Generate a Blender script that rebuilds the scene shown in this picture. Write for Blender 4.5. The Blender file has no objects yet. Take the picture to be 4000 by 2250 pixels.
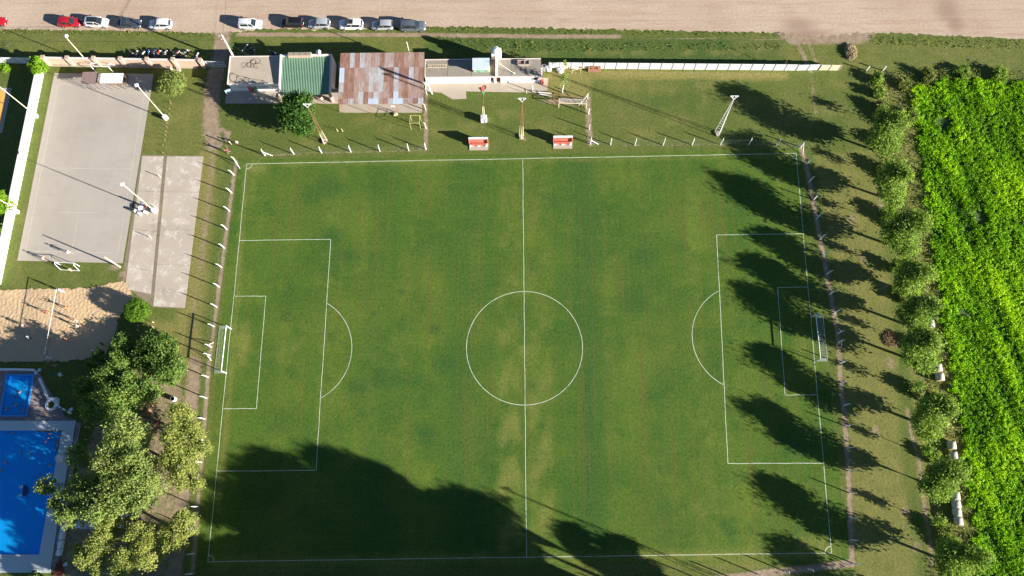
import bpy, bmesh, math, random
import numpy as np
from mathutils import Vector, Matrix
R_ = math.radians
rng = np.random.default_rng(7)
random.seed(7)
scene = bpy.context.scene

# ------------------------------------------------------------------ camera
CAM = np.array([0.49981, -25.37171, 131.53574])
ROT = np.array([[0.9998970, -0.0068145, -0.0126289],
                [-0.0033325, -0.9662625, 0.2575379],
                [-0.0139578, -0.2574693, -0.9661857]])
cd = bpy.data.cameras.new('camera')
cd.sensor_width = 36.0
cd.lens = 28.8
cd.clip_start = 1.0
cd.clip_end = 3000.0
cam = bpy.data.objects.new('camera', cd)
scene.collection.objects.link(cam)
mw = Matrix.Identity(4)
for i in range(3):
    mw[i][0] = ROT[i][0]; mw[i][1] = -ROT[i][1]; mw[i][2] = -ROT[i][2]; mw[i][3] = CAM[i]
cam.matrix_world = mw
scene.camera = cam

# ------------------------------------------------------------------ sky and sun
SUN_EL = R_(19.0)
SUN_AZ = R_(-22.2)          # direction towards the sun, from +X
world = bpy.data.worlds.new('World')
scene.world = world
world.use_nodes = True
wn = world.node_tree
bg = wn.nodes['Background']
sky = wn.nodes.new('ShaderNodeTexSky')
sky.sky_type = 'NISHITA'
sky.sun_disc = False
sky.sun_elevation = SUN_EL
sky.sun_rotation = math.pi / 2 - SUN_AZ
sky.air_density = 0.7
sky.dust_density = 0.1
sky.ozone_density = 3.0
wn.links.new(sky.outputs[0], bg.inputs[0])
bg.inputs[1].default_value = 0.05
sl = bpy.data.lights.new('sun', 'SUN')
sl.energy = 5.0
sl.angle = R_(0.53)
sl.color = (1.0, 0.945, 0.86)
sun = bpy.data.objects.new('sun', sl)
scene.collection.objects.link(sun)
sd = Vector((math.cos(SUN_AZ) * math.cos(SUN_EL), math.sin(SUN_AZ) * math.cos(SUN_EL), math.sin(SUN_EL)))
sun.rotation_euler = sd.to_track_quat('Z', 'Y').to_euler()
sun.location = sd * 200
vs = scene.view_settings
vs.view_transform = 'Standard'
vs.look = 'None'
vs.exposure = 1.5
vs.gamma = 1.0
vs.use_curve_mapping = False
scene.cycles.max_bounces = 6
scene.cycles.transparent_max_bounces = 8
scene.cycles.use_denoising = True

# ------------------------------------------------------------------ helpers
COL = scene.collection

def G(px, py, z=0.0):
    """where the photograph's pixel meets the level plane at height z (metres)"""
    d = ROT @ np.array([(px - 2000) / 3200.0, (py - 1125) / 3200.0, 1.0])
    t = (z - CAM[2]) / d[2]
    p = CAM + t * d
    return Vector((p[0], p[1], z))

def Gs(pts, z=0.0):
    return [G(x, y, z) for x, y in pts]

def thing(name, label, cat, loc=(0, 0, 0), rz=0.0, group=None):
    o = bpy.data.objects.new(name, None)
    COL.objects.link(o)
    o.location = loc
    o.rotation_euler = (0, 0, rz)
    o.empty_display_size = 0.2
    tag(o, label, cat, group)
    return o

def tag(o, label=None, cat=None, group=None, kind=None):
    if label: o['label'] = label
    if cat: o['category'] = cat
    if group: o['group'] = group
    if kind: o['kind'] = kind
    return o

def mesh_from(name, verts, faces, mats, mi=None, smooth=False):
    me = bpy.data.meshes.new(name)
    me.from_pydata([tuple(v) for v in verts], [], faces)
    for m in (mats if isinstance(mats, (list, tuple)) else [mats]):
        me.materials.append(m)
    if mi is not None and len(mi):
        me.polygons.foreach_set('material_index', mi)
    if smooth:
        me.polygons.foreach_set('use_smooth', [True] * len(faces))
    me.update()
    return me

def link(name, me, parent=None, loc=None, rot=None, scale=None):
    o = bpy.data.objects.new(name, me)
    COL.objects.link(o)
    if parent is not None: o.parent = parent
    if loc is not None: o.location = loc
    if rot is not None: o.rotation_euler = rot
    if scale is not None: o.scale = scale
    return o

class MB:
    def __init__(s):
        s.v = []; s.f = []; s.m = []
    def add(s, vs_, fs, m=0):
        k = len(s.v)
        s.v += [Vector(v) for v in vs_]
        for f in fs:
            s.f.append(tuple(i + k for i in f)); s.m.append(m)
        return s
    def box(s, c, size, rz=0.0, m=0, tilt=0.0, top=1.0):
        hx, hy, hz = size[0] / 2, size[1] / 2, size[2] / 2
        vs_ = []
        for dz in (-1, 1):
            k = top if dz > 0 else 1.0
            for dx, dy in ((-1, -1), (1, -1), (1, 1), (-1, 1)):
                p = Vector((dx * hx * k, dy * hy * k, dz * hz))
                if tilt: p = Matrix.Rotation(tilt, 3, 'Y') @ p
                if rz: p = Matrix.Rotation(rz, 3, 'Z') @ p
                vs_.append(p + Vector(c))
        return s.add(vs_, [(0, 3, 2, 1), (4, 5, 6, 7), (0, 1, 5, 4), (1, 2, 6, 5), (2, 3, 7, 6), (3, 0, 4, 7)], m)
    def prism(s, poly, z0, z1, m=0, mtop=None, bottom=True):
        n = len(poly)
        a = 0.0
        for i in range(n):
            j = (i + 1) % n
            a += poly[i][0] * poly[j][1] - poly[j][0] * poly[i][1]
        if a < 0: poly = list(poly)[::-1]
        zt = z1 if isinstance(z1, (list, tuple)) else [z1] * n
        if a < 0 and isinstance(z1, (list, tuple)): zt = list(z1)[::-1]
        k = len(s.v)
        s.v += [Vector((p[0], p[1], z0)) for p in poly] + [Vector((p[0], p[1], zt[i])) for i, p in enumerate(poly)]
        for i in range(n):
            j = (i + 1) % n
            s.f.append((k + i, k + j, k + n + j, k + n + i)); s.m.append(m)
        s.f.append(tuple(k + n + i for i in range(n))); s.m.append(m if mtop is None else mtop)
        if bottom:
            s.f.append(tuple(k + i for i in range(n))[::-1]); s.m.append(m)
        return s
    def wall(s, a, b, z0, z1, th, m=0):
        a = Vector((a[0], a[1], 0)); b = Vector((b[0], b[1], 0))
        d = (b - a).normalized(); n = Vector((-d.y, d.x, 0)) * th / 2
        return s.prism([a - n, b - n, b + n, a + n], z0, z1, m)
    def tube(s, pts, r, n=6, m=0, cap=True, closed=False):
        pts = [Vector(p) for p in pts]
        rr = r if isinstance(r, (list, tuple)) else [r] * len(pts)
        k = len(s.v); N = len(pts)
        for i, p in enumerate(pts):
            if closed: d = pts[(i + 1) % N] - pts[i - 1]
            else: d = pts[min(i + 1, N - 1)] - pts[max(i - 1, 0)]
            d.normalize()
            u = d.cross(Vector((0, 0, 1)))
            if u.length < 1e-3: u = Vector((1, 0, 0))
            u.normalize(); w = d.cross(u)
            for j in range(n):
                a = 2 * math.pi * j / n
                s.v.append(p + (u * math.cos(a) + w * math.sin(a)) * rr[i])
        for i in range(N if closed else N - 1):
            i2 = (i + 1) % N
            for j in range(n):
                j2 = (j + 1) % n
                s.f.append((k + i * n + j, k + i * n + j2, k + i2 * n + j2, k + i2 * n + j)); s.m.append(m)
        if cap and not closed:
            s.f.append(tuple(k + j for j in range(n))[::-1]); s.m.append(m)
            s.f.append(tuple(k + (N - 1) * n + j for j in range(n))); s.m.append(m)
        return s
    def lathe(s, prof, c=(0, 0, 0), n=16, m=0):
        k = len(s.v); c = Vector(c)
        for (r, z) in prof:
            for j in range(n):
                a = 2 * math.pi * j / n
                s.v.append(c + Vector((r * math.cos(a), r * math.sin(a), z)))
        for i in range(len(prof) - 1):
            for j in range(n):
                j2 = (j + 1) % n
                s.f.append((k + i * n + j, k + i * n + j2, k + (i + 1) * n + j2, k + (i + 1) * n + j)); s.m.append(m)
        s.f.append(tuple(k + j for j in range(n))[::-1]); s.m.append(m)
        s.f.append(tuple(k + (len(prof) - 1) * n + j for j in range(n))); s.m.append(m)
        return s
    def wheel(s, c, r, w, n=14, m=0, ax=(0, 1, 0), hub=None):
        """disc with rounded shoulders, axle along ax"""
        ax = Vector(ax).normalized()
        q = Vector((0, 0, 1)).rotation_difference(ax)
        k = len(s.v); c = Vector(c)
        prof = [(r * .62, -w / 2), (r * .93, -w / 2), (r, -w / 4), (r, w / 4), (r * .93, w / 2), (r * .62, w / 2)]
        for (rr, z) in prof:
            for j in range(n):
                a = 2 * math.pi * j / n
                s.v.append(c + q @ Vector((rr * math.cos(a), rr * math.sin(a), z)))
        for i in range(len(prof) - 1):
            for j in range(n):
                j2 = (j + 1) % n
                s.f.append((k + i * n + j, k + i * n + j2, k + (i + 1) * n + j2, k + (i + 1) * n + j)); s.m.append(m)
        s.f.append(tuple(k + j for j in range(n))[::-1]); s.m.append(m if hub is None else hub)
        s.f.append(tuple(k + 5 * n + j for j in range(n))); s.m.append(m if hub is None else hub)
        return s
    def ball(s, c, r, n=10, rings=6, m=0, sq=(1, 1, 1)):
        k = len(s.v); c = Vector(c)
        for i in range(1, rings):
            t = math.pi * i / rings
            for j in range(n):
                a = 2 * math.pi * j / n
                s.v.append(c + Vector((math.sin(t) * math.cos(a) * r * sq[0], math.sin(t) * math.sin(a) * r * sq[1], -math.cos(t) * r * sq[2])))
        a0 = len(s.v); s.v.append(c + Vector((0, 0, -r * sq[2]))); s.v.append(c + Vector((0, 0, r * sq[2])))
        for i in range(rings - 2):
            for j in range(n):
                j2 = (j + 1) % n
                s.f.append((k + i * n + j, k + i * n + j2, k + (i + 1) * n + j2, k + (i + 1) * n + j)); s.m.append(m)
        for j in range(n):
            j2 = (j + 1) % n
            s.f.append((a0, k + j2, k + j)); s.m.append(m)
            s.f.append((a0 + 1, k + (rings - 2) * n + j, k + (rings - 2) * n + j2)); s.m.append(m)
        return s
    def mesh(s, name, mats, smooth=False, rel=None):
        v = s.v if rel is None else [p - Vector(rel) for p in s.v]
        return mesh_from(name, v, s.f, mats, s.m, smooth)
    def obj(s, name, mats, parent=None, smooth=False):
        rel = None
        if parent is not None:
            rel = Vector(parent.location)
            if parent.parent is not None: rel = rel + Vector(parent.parent.location)
        return link(name, s.mesh(name, mats, smooth, rel), parent)
    def local(s, name, mats, parent, smooth=False):
        return link(name, s.mesh(name, mats, smooth), parent)

def copy_tree(o, parent=None):
    c = o.copy(); COL.objects.link(c); c.parent = parent
    for ch in [x for x in o.children]:
        copy_tree(ch, c)
    return c

# ------------------------------------------------------------------ materials
MATS = {}
def nt(name):
    m = bpy.data.materials.new(name); m.use_nodes = True
    t = m.node_tree; b = t.nodes['Principled BSDF']
    MATS[name] = m
    return m, t, b

def nd(t, typ, **kw):
    n = t.nodes.new('ShaderNode' + typ)
    for k, v in kw.items():
        if k.startswith('i_'):
            key = k[2:]
            key = int(key) if key.isdigit() else key.replace('_', ' ')
            n.inputs[key].default_value = v
        else: setattr(n, k, v)
    return n

def noise(t, scale, detail=4, rough=.6, vec=None):
    n = nd(t, 'TexNoise'); n.inputs['Scale'].default_value = scale
    n.inputs['Detail'].default_value = detail; n.inputs['Roughness'].default_value = rough
    if vec is not None: t.links.new(vec, n.inputs['Vector'])
    return n.outputs['Fac']

def coords(t, scale=(1, 1, 1), kind='Object', rot=(0, 0, 0)):
    tc = nd(t, 'TexCoord'); mp = nd(t, 'Mapping')
    mp.inputs['Scale'].default_value = scale; mp.inputs['Rotation'].default_value = rot
    t.links.new(tc.outputs[kind], mp.inputs['Vector'])
    return mp.outputs['Vector']

def ramp(t, fac, stops):
    r = nd(t, 'ValToRGB'); e = r.color_ramp.elements
    while len(e) < len(stops): e.new(.5)
    for i, (p, c) in enumerate(stops):
        e[i].position = p; e[i].color = (*c, 1) if len(c) == 3 else c
    t.links.new(fac, r.inputs['Fac'])
    return r.outputs['Color']

def mix(t, fac, a, b, mode='MIX'):
    m = nd(t, 'Mix', data_type='RGBA', blend_type=mode)
    if isinstance(fac, (int, float)): m.inputs[0].default_value = fac
    else: t.links.new(fac, m.inputs[0])
    for i, x in ((6, a), (7, b)):
        if isinstance(x, (tuple, list)): m.inputs[i].default_value = (*x, 1) if len(x) == 3 else x
        else: t.links.new(x, m.inputs[i])
    return m.outputs[2]

def math_(t, op, a, b=None, c=None, clamp=False):
    m = nd(t, 'Math', operation=op, use_clamp=clamp)
    for i, x in enumerate((a, b, c)):
        if x is None: continue
        if isinstance(x, (int, float)): m.inputs[i].default_value = x
        else: t.links.new(x, m.inputs[i])
    return m.outputs[0]

def smooth01(t, x, lo, hi):
    m = nd(t, 'MapRange', interpolation_type='SMOOTHSTEP')
    t.links.new(x, m.inputs[0]); m.inputs[1].default_value = lo; m.inputs[2].default_value = hi
    return m.outputs[0]

def bump(t, b, h, strength=.4, dist=.05):
    n = nd(t, 'Bump'); n.inputs['Strength'].default_value = strength; n.inputs['Distance'].default_value = dist
    t.links.new(h, n.inputs['Height']); t.links.new(n.outputs[0], b.inputs['Normal'])

def attr(t, name):
    a = nd(t, 'Attribute', attribute_name=name)
    return a.outputs['Fac']

def plain(name, col, rough=.6, metal=0.0, var=.12, scale=3.0, bumpy=0.0, spec=.4, dirt=None, dirtamt=.5, streak=None):
    """a painted / plain surface with procedural mottling and wear"""
    m, t, b = nt(name)
    v = coords(t, streak or (1, 1, 1))
    n1 = noise(t, scale, 5, .65, v)
    lo = tuple(c * (1 - var) for c in col); hi = tuple(min(1, c * (1 + var)) for c in col)
    c = ramp(t, n1, [(.3, lo), (.7, hi)])
    if dirt is not None:
        n2 = noise(t, scale * .45, 6, .7, v)
        c = mix(t, math_(t, 'MULTIPLY', smooth01(t, n2, .48, .72), dirtamt), c, dirt)
    t.links.new(c, b.inputs['Base Color'])
    b.inputs['Roughness'].default_value = rough; b.inputs['Metallic'].default_value = metal
    b.inputs['Specular IOR Level'].default_value = spec
    if bumpy: bump(t, b, noise(t, scale * 8, 4, .6, v), bumpy, .02)
    return m

def foliage(name, dark, mid, light, trans=.36, rough=.55):
    m, t, b = nt(name)
    a = attr(t, 'tint')
    dark, mid, light = (tuple(x * 1.9 for x in c_) for c_ in (dark, mid, light))
    c = ramp(t, a, [(.0, dark), (.5, mid), (1.0, light)])
    t.links.new(c, b.inputs['Base Color']); b.inputs['Roughness'].default_value = rough
    b.inputs['Specular IOR Level'].default_value = .08
    tr = nd(t, 'BsdfTranslucent'); t.links.new(mix(t, 1.0, c, (1.0, 1.15, .55), 'MULTIPLY'), tr.inputs[0])
    ms = nd(t, 'MixShader'); ms.inputs[0].default_value = trans
    out = t.nodes['Material Output']
    t.links.new(b.outputs[0], ms.inputs[1]); t.links.new(tr.outputs[0], ms.inputs[2])
    t.links.new(ms.outputs[0], out.inputs[0])
    return m

# car paint
def paint(name, col, rough=.25, metal=.0):
    m, t, b = nt(name)
    n1 = noise(t, 2.5, 4, .6, coords(t))
    t.links.new(ramp(t, n1, [(.3, tuple(c * .92 for c in col)), (.7, col)]), b.inputs['Base Color'])
    b.inputs['Roughness'].default_value = rough; b.inputs['Metallic'].default_value = metal
    b.inputs['Coat Weight'].default_value = .6; b.inputs['Coat Roughness'].default_value = .08
    return m

GRASS = dict(a=(.050, .078, .016), b=(.092, .108, .030))

def grass_material(name, mown):
    m, t, b = nt(name)
    v = coords(t)
    big = noise(t, .075, 5, .62, v)
    med = noise(t, .45, 6, .7, v)
    fin = noise(t, 7.0, 4, .8, v)
    if mown:
        base = ramp(t, big, [(.34, (.020, .056, .010)), (.5, (.036, .072, .012)), (.66, (.053, .088, .015))])
    else:
        base = ramp(t, big, [(.3, (.045, .074, .016)), (.55, (.062, .084, .020)), (.75, (.085, .096, .030))])
    base = mix(t, math_(t, 'MULTIPLY', smooth01(t, med, .35, .75), .45), base, (.080, .098, .026) if not mown else (.062, .088, .018))
    if mown:
        pt = noise(t, .16, 6, .68, v)
        base = mix(t, math_(t, 'MULTIPLY', smooth01(t, pt, .52, .66), .75), base, (.062, .094, .015))
        base = mix(t, math_(t, 'MULTIPLY', smooth01(t, noise(t, .21, 5, .7, coords(t, rot=(0, 0, 1.1))), .54, .70), .7), base, (.017, .050, .014))
    base = mix(t, smooth01(t, attr(t, 'lush'), 0, 1), base, (.018, .052, .014))
    if mown:
        st = noise(t, 1.0, 3, .7, coords(t, (2.2, .03, 1)))
        base = mix(t, math_(t, 'MULTIPLY', smooth01(t, st, .46, .68), math_(t, 'MULTIPLY_ADD', noise(t, .07, 3, .6, v), 2.2, -.55, True)), base, (.066, .062, .019))
        st2 = noise(t, 1.0, 3, .6, coords(t, (.22, .012, 1)))
        base = mix(t, math_(t, 'MULTIPLY', smooth01(t, st2, .35, .65), .38), base, (.026, .066, .011))
        tr = noise(t, 1.0, 4, .7, coords(t, (.05, 1.1, 1)))
        base = mix(t, math_(t, 'MULTIPLY', smooth01(t, tr, .52, .75), .2), base, (.085, .095, .022))
    else:
        st = noise(t, 1.0, 5, .75, coords(t, (.5, .14, 1)))
        base = mix(t, math_(t, 'MULTIPLY', smooth01(t, st, .52, .75), .4), base, (.13, .125, .045))
    dry = math_(t, 'ADD', attr(t, 'dry'), math_(t, 'MULTIPLY', math_(t, 'SUBTRACT', med, .5), .7))
    base = mix(t, math_(t, 'MULTIPLY', smooth01(t, dry, .15, .95), .85), base, (.112, .118, .036) if mown else (.135, .130, .044))
    base = mix(t, 1.0, base, (2.45, 2.25, 2.1) if mown else (2.2, 2.0, 2.1), 'MULTIPLY')
    d = math_(t, 'ADD', attr(t, 'dirt'), math_(t, 'MULTIPLY', math_(t, 'SUBTRACT', noise(t, 1.3, 6, .75, v), .5), 1.0))
    grain = noise(t, 2.6, 3, .75, v)
    base = mix(t, 1.0, base, ramp(t, grain, [(.28, (.58, .62, .55)), (.5, (.98, .98, .95)), (.74, (1.32, 1.24, 1.2))]), 'MULTIPLY')
    soil = ramp(t, noise(t, .9, 5, .7, v), [(.3, (.29, .20, .135)), (.7, (.45, .345, .25))])
    base = mix(t, smooth01(t, d, .38, .75), base, soil)
    base = mix(t, math_(t, 'MULTIPLY', fin, .9), base, mix(t, 1.0, base, (.55, .58, .5), 'MULTIPLY'))
    t.links.new(base, b.inputs['Base Color'])
    b.inputs['Roughness'].default_value = .9; b.inputs['Specular IOR Level'].default_value = .1
    bump(t, b, math_(t, 'ADD', fin, noise(t, 2.2, 4, .7, v)), .55, .08)
    return m

M_lawn = grass_material('lawn_grass', False)
M_pitch = grass_material('pitch_grass', True)

# dirt road
m, t, b = nt('dirt_road'); M_road = m
v = coords(t)
s1 = noise(t, 1.0, 6, .7, coords(t, (.035, .75, 1)))
s2 = noise(t, 1.0, 5, .7, coords(t, (.10, 2.6, 1)))
c = ramp(t, noise(t, .09, 4, .6, v), [(.3, (.43, .325, .24)), (.7, (.50, .40, .305))])
c = mix(t, math_(t, 'MULTIPLY', smooth01(t, s1, .46, .66), .55), c, (.40, .275, .19))
c = mix(t, math_(t, 'MULTIPLY', smooth01(t, s2, .52, .68), .55), c, (.35, .235, .165))
c = mix(t, 1.0, c, ramp(t, noise(t, 2.4, 4, .8, v), [(.3, (.80, .78, .76)), (.7, (1.14, 1.14, 1.14))]), 'MULTIPLY')
c = mix(t, math_(t, 'MULTIPLY', smooth01(t, attr(t, 'dirt'), .1, .9), .8), c, (.27, .185, .135))
t.links.new(c, b.inputs['Base Color']); b.inputs['Roughness'].default_value = .95; b.inputs['Specular IOR Level'].default_value = .1
bump(t, b, math_(t, 'ADD', s2, noise(t, 3.0, 5, .8, v)), .35, .06)

def concrete(name, c0, c1, stain, scale=.6, amt=.5, spot=None):
    m, t, b = nt(name)
    v = coords(t)
    c = ramp(t, noise(t, scale, 6, .7, v), [(.3, c0), (.7, c1)])
    c = mix(t, math_(t, 'MULTIPLY', smooth01(t, noise(t, scale * .5, 6, .75, v), .5, .72), amt), c, stain)
    if spot: c = mix(t, math_(t, 'MULTIPLY', smooth01(t, noise(t, scale * 1.4, 7, .8, v), .50, .62), .75), c, spot)
    c = mix(t, math_(t, 'MULTIPLY', noise(t, 22, 3, .7, v), .25), c, tuple(x * .6 for x in c0))
    t.links.new(c, b.inputs['Base Color']); b.inputs['Roughness'].default_value = .85; b.inputs['Specular IOR Level'].default_value = .2
    bump(t, b, noise(t, 14, 4, .7, v), .2, .01)
    return m
M_court = concrete('court_concrete', (.385, .34, .285), (.46, .41, .345), (.32, .28, .235), .22, .6)
M_slab = concrete('old_slab', (.42, .355, .28), (.51, .44, .355), (.24, .20, .155), .35, .6, (.66, .61, .53))
M_apron = concrete('apron_concrete', (.40, .34, .27), (.48, .41, .33), (.32, .26, .20), .5, .5)
M_roofc = concrete('roof_concrete', (.41, .34, .265), (.49, .415, .325), (.25, .20, .155), .9, .6)
M_roofm = concrete('mossy_roof', (.26, .23, .185), (.37, .325, .265), (.17, .145, .115), .8, .8)
M_deckpool = concrete('pool_deck', (.52, .58, .58), (.60, .66, .66), (.45, .48, .46), .4, .4)
M_brickpave = concrete('worn_paving', (.20, .155, .14), (.33, .28, .26), (.12, .09, .085), .9, .8, (.48, .44, .42))
M_base = concrete('joint_dirt', (.20, .16, .11), (.30, .24, .165), (.12, .13, .05), 1.2, .8)

M_white = plain('white_paint', (.80, .79, .77), .55, var=.05, scale=.8, dirt=(.55, .50, .42), dirtamt=.3)
M_whiteclean = plain('white_wall', (.82, .80, .77), .6, var=.04, scale=.5, dirt=(.66, .60, .50), dirtamt=.25)
M_line = plain('line_paint', (.52, .56, .43), .8, var=.25, scale=1.1, dirt=(.16, .22, .09), dirtamt=.8)
M_tan = plain('tan_render', (.60, .43, .32), .8, var=.06, scale=.9, dirt=(.46, .32, .23), dirtamt=.4)
M_tancap = plain('tan_pillar', (.52, .37, .27), .8, var=.1, scale=2)
M_cop = plain('pale_coping', (.74, .63, .58), .7, var=.08, scale=2)
M_black = plain('black_rubber', (.018, .018, .02), .7, var=.2)
M_dark = plain('dark_opening', (.03, .028, .028), .8)
M_glass = plain('dark_glass', (.02, .026, .032), .08, spec=.7, var=.3)
M_rim = plain('alloy', (.42, .41, .40), .4, .6)
M_steel = plain('galvanised', (.55, .56, .57), .45, .5, var=.12)
M_rusty = plain('rusty_steel', (.26, .125, .07), .8, .1, var=.3, scale=3, dirt=(.14, .06, .035))
M_cream = plain('cream_paint', (.74, .64, .45), .55, var=.08, dirt=(.55, .38, .22), dirtamt=.4)
M_red = plain('red_paint', (.52, .055, .045), .55, var=.1, dirt=(.40, .10, .07), dirtamt=.3)
M_redpale = plain('weathered_red', (.56, .15, .10), .7, var=.12, scale=1.5, dirt=(.60, .30, .22), dirtamt=.4)
M_green = plain('green_paint', (.05, .22, .11), .55, var=.1)
M_mint = plain('mint_paint', (.25, .52, .36), .6, var=.15)
M_brown = plain('brown_sheet', (.23, .155, .135), .75, var=.1, scale=2.5)
M_wood = plain('weathered_wood', (.30, .17, .095), .8, var=.25, scale=4, streak=(1, 6, 1))
M_redwood = plain('red_timber', (.20, .055, .03), .8, var=.25, scale=4)
M_bark = plain('bark', (.16, .125, .09), .9, var=.3, scale=3, bumpy=.6)
M_barkpale = plain('pale_bark', (.42, .36, .29), .85, var=.25, scale=2.5, bumpy=.4)
M_brick = plain('brick_red', (.40, .20, .125), .85, var=.3, scale=3, dirt=(.22, .09, .055))
M_blueroof = plain('pale_blue_sheet', (.55, .64, .70), .5, .1, var=.05, scale=1.2)
M_wire = plain('black_cable', (.03, .03, .03), .6)
M_hose = plain('brown_hose', (.12, .08, .05), .7)
M_bale = plain('bale_wrap', (.46, .42, .35), .6, var=.08, scale=3, dirt=(.44, .38, .28), dirtamt=.5)
M_orange = plain('orange_court', (.78, .38, .08), .7, var=.08)
M_plastic = plain('white_plastic', (.78, .80, .82), .4, var=.04)
M_navy = plain('navy_plastic', (.02, .045, .13), .4)
M_paleblue = plain('pale_blue_plastic', (.35, .62, .78), .4)
M_yellow = plain('yellow_paint', (.72, .62, .30), .6, var=.1)
M_greymetal = plain('grey_metal', (.30, .31, .32), .5, .3)
M_tarp = plain('brown_tarpaulin', (.33, .18, .11), .8, var=.15, scale=1.5, dirt=(.2, .1, .06))
M_straw = plain('dry_straw', (.46, .36, .21), .9, var=.25, scale=4, bumpy=.5)
M_signblue = plain('pale_blue_sign', (.42, .62, .72), .5, var=.06)
M_gtext = plain('grey_lettering', (.12, .15, .20), .7)

# ------------------------------------------------------------------ ground
def inside(poly, X, Y):
    r = np.zeros(X.shape, bool); n = len(poly); j = n - 1
    for i in range(n):
        xi, yi = poly[i][0], poly[i][1]; xj, yj = poly[j][0], poly[j][1]
        c = ((yi > Y) != (yj > Y)) & (X < (xj - xi) * (Y - yi) / (yj - yi + 1e-12) + xi)
        r ^= c; j = i
    return r

def dist_line(pts, X, Y, closed=False):
    d = np.full(X.shape, 1e9)
    P = list(pts) + ([pts[0]] if closed else [])
    for a, b_ in zip(P[:-1], P[1:]):
        vx, vy = b_[0] - a[0], b_[1] - a[1]
        L = vx * vx + vy * vy + 1e-9
        u = np.clip(((X - a[0]) * vx + (Y - a[1]) * vy) / L, 0, 1)
        d = np.minimum(d, np.hypot(X - a[0] - u * vx, Y - a[1] - u * vy))
    return d

FENCE_L = [(924, 634), (914, 684), (905, 754), (896, 825), (886, 896), (877, 970), (866, 1045), (856, 1121), (846, 1199), (837, 1276),
           (825, 1356), (820, 1389), (813, 1474), (807, 1555), (800, 1637), (792, 1719), (787, 1806), (777, 1891), (773, 1979), (767, 2071), (758, 2162), (751, 2240)]
FENCE_R = [(3128, 575), (3149, 642), (3161, 710), (3177, 781), (3188, 855), (3204, 933), (3217, 997), (3229, 1072), (3243, 1148), (3258, 1223), (3271, 1303), (3274, 1338),
           (3280, 1419), (3283, 1497), (3295, 1584), (3301, 1664), (3308, 1751), (3313, 1840), (3318, 1926), (3321, 2023), (3324, 2108), (3330, 2200)]
FENCE_T1 = [(1036, 608), (1148, 602), (1257, 598), (1371, 594), (1484, 591), (1597, 588), (1664, 584)]
FENCE_T2 = [(2306, 563), (2385, 566), (2480, 567), (2590, 567), (2703, 566), (2813, 566), (2924, 566), (3033, 568), (3128, 575)]
FENCE_V1 = [(1664, 345), (1663, 430), (1664, 502), (1664, 584)]
FENCE_V2 = [(2295, 385), (2299, 446), (2302, 505), (2306, 563)]
FENCE_B = [(3330, 2200), (3233, 2212), (3155, 2222), (3064, 2231), (2960, 2243), (2855, 2256), (2745, 2268), (2635, 2280), (2525, 2292), (2415, 2303), (2300, 2310)]

POOL_S = [(30, 1468), (128, 1468), (101, 1620), (5, 1620)]
POOL_B = [(-260, 1682), (243, 1682), (154, 2166), (-260, 2166)]

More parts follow.
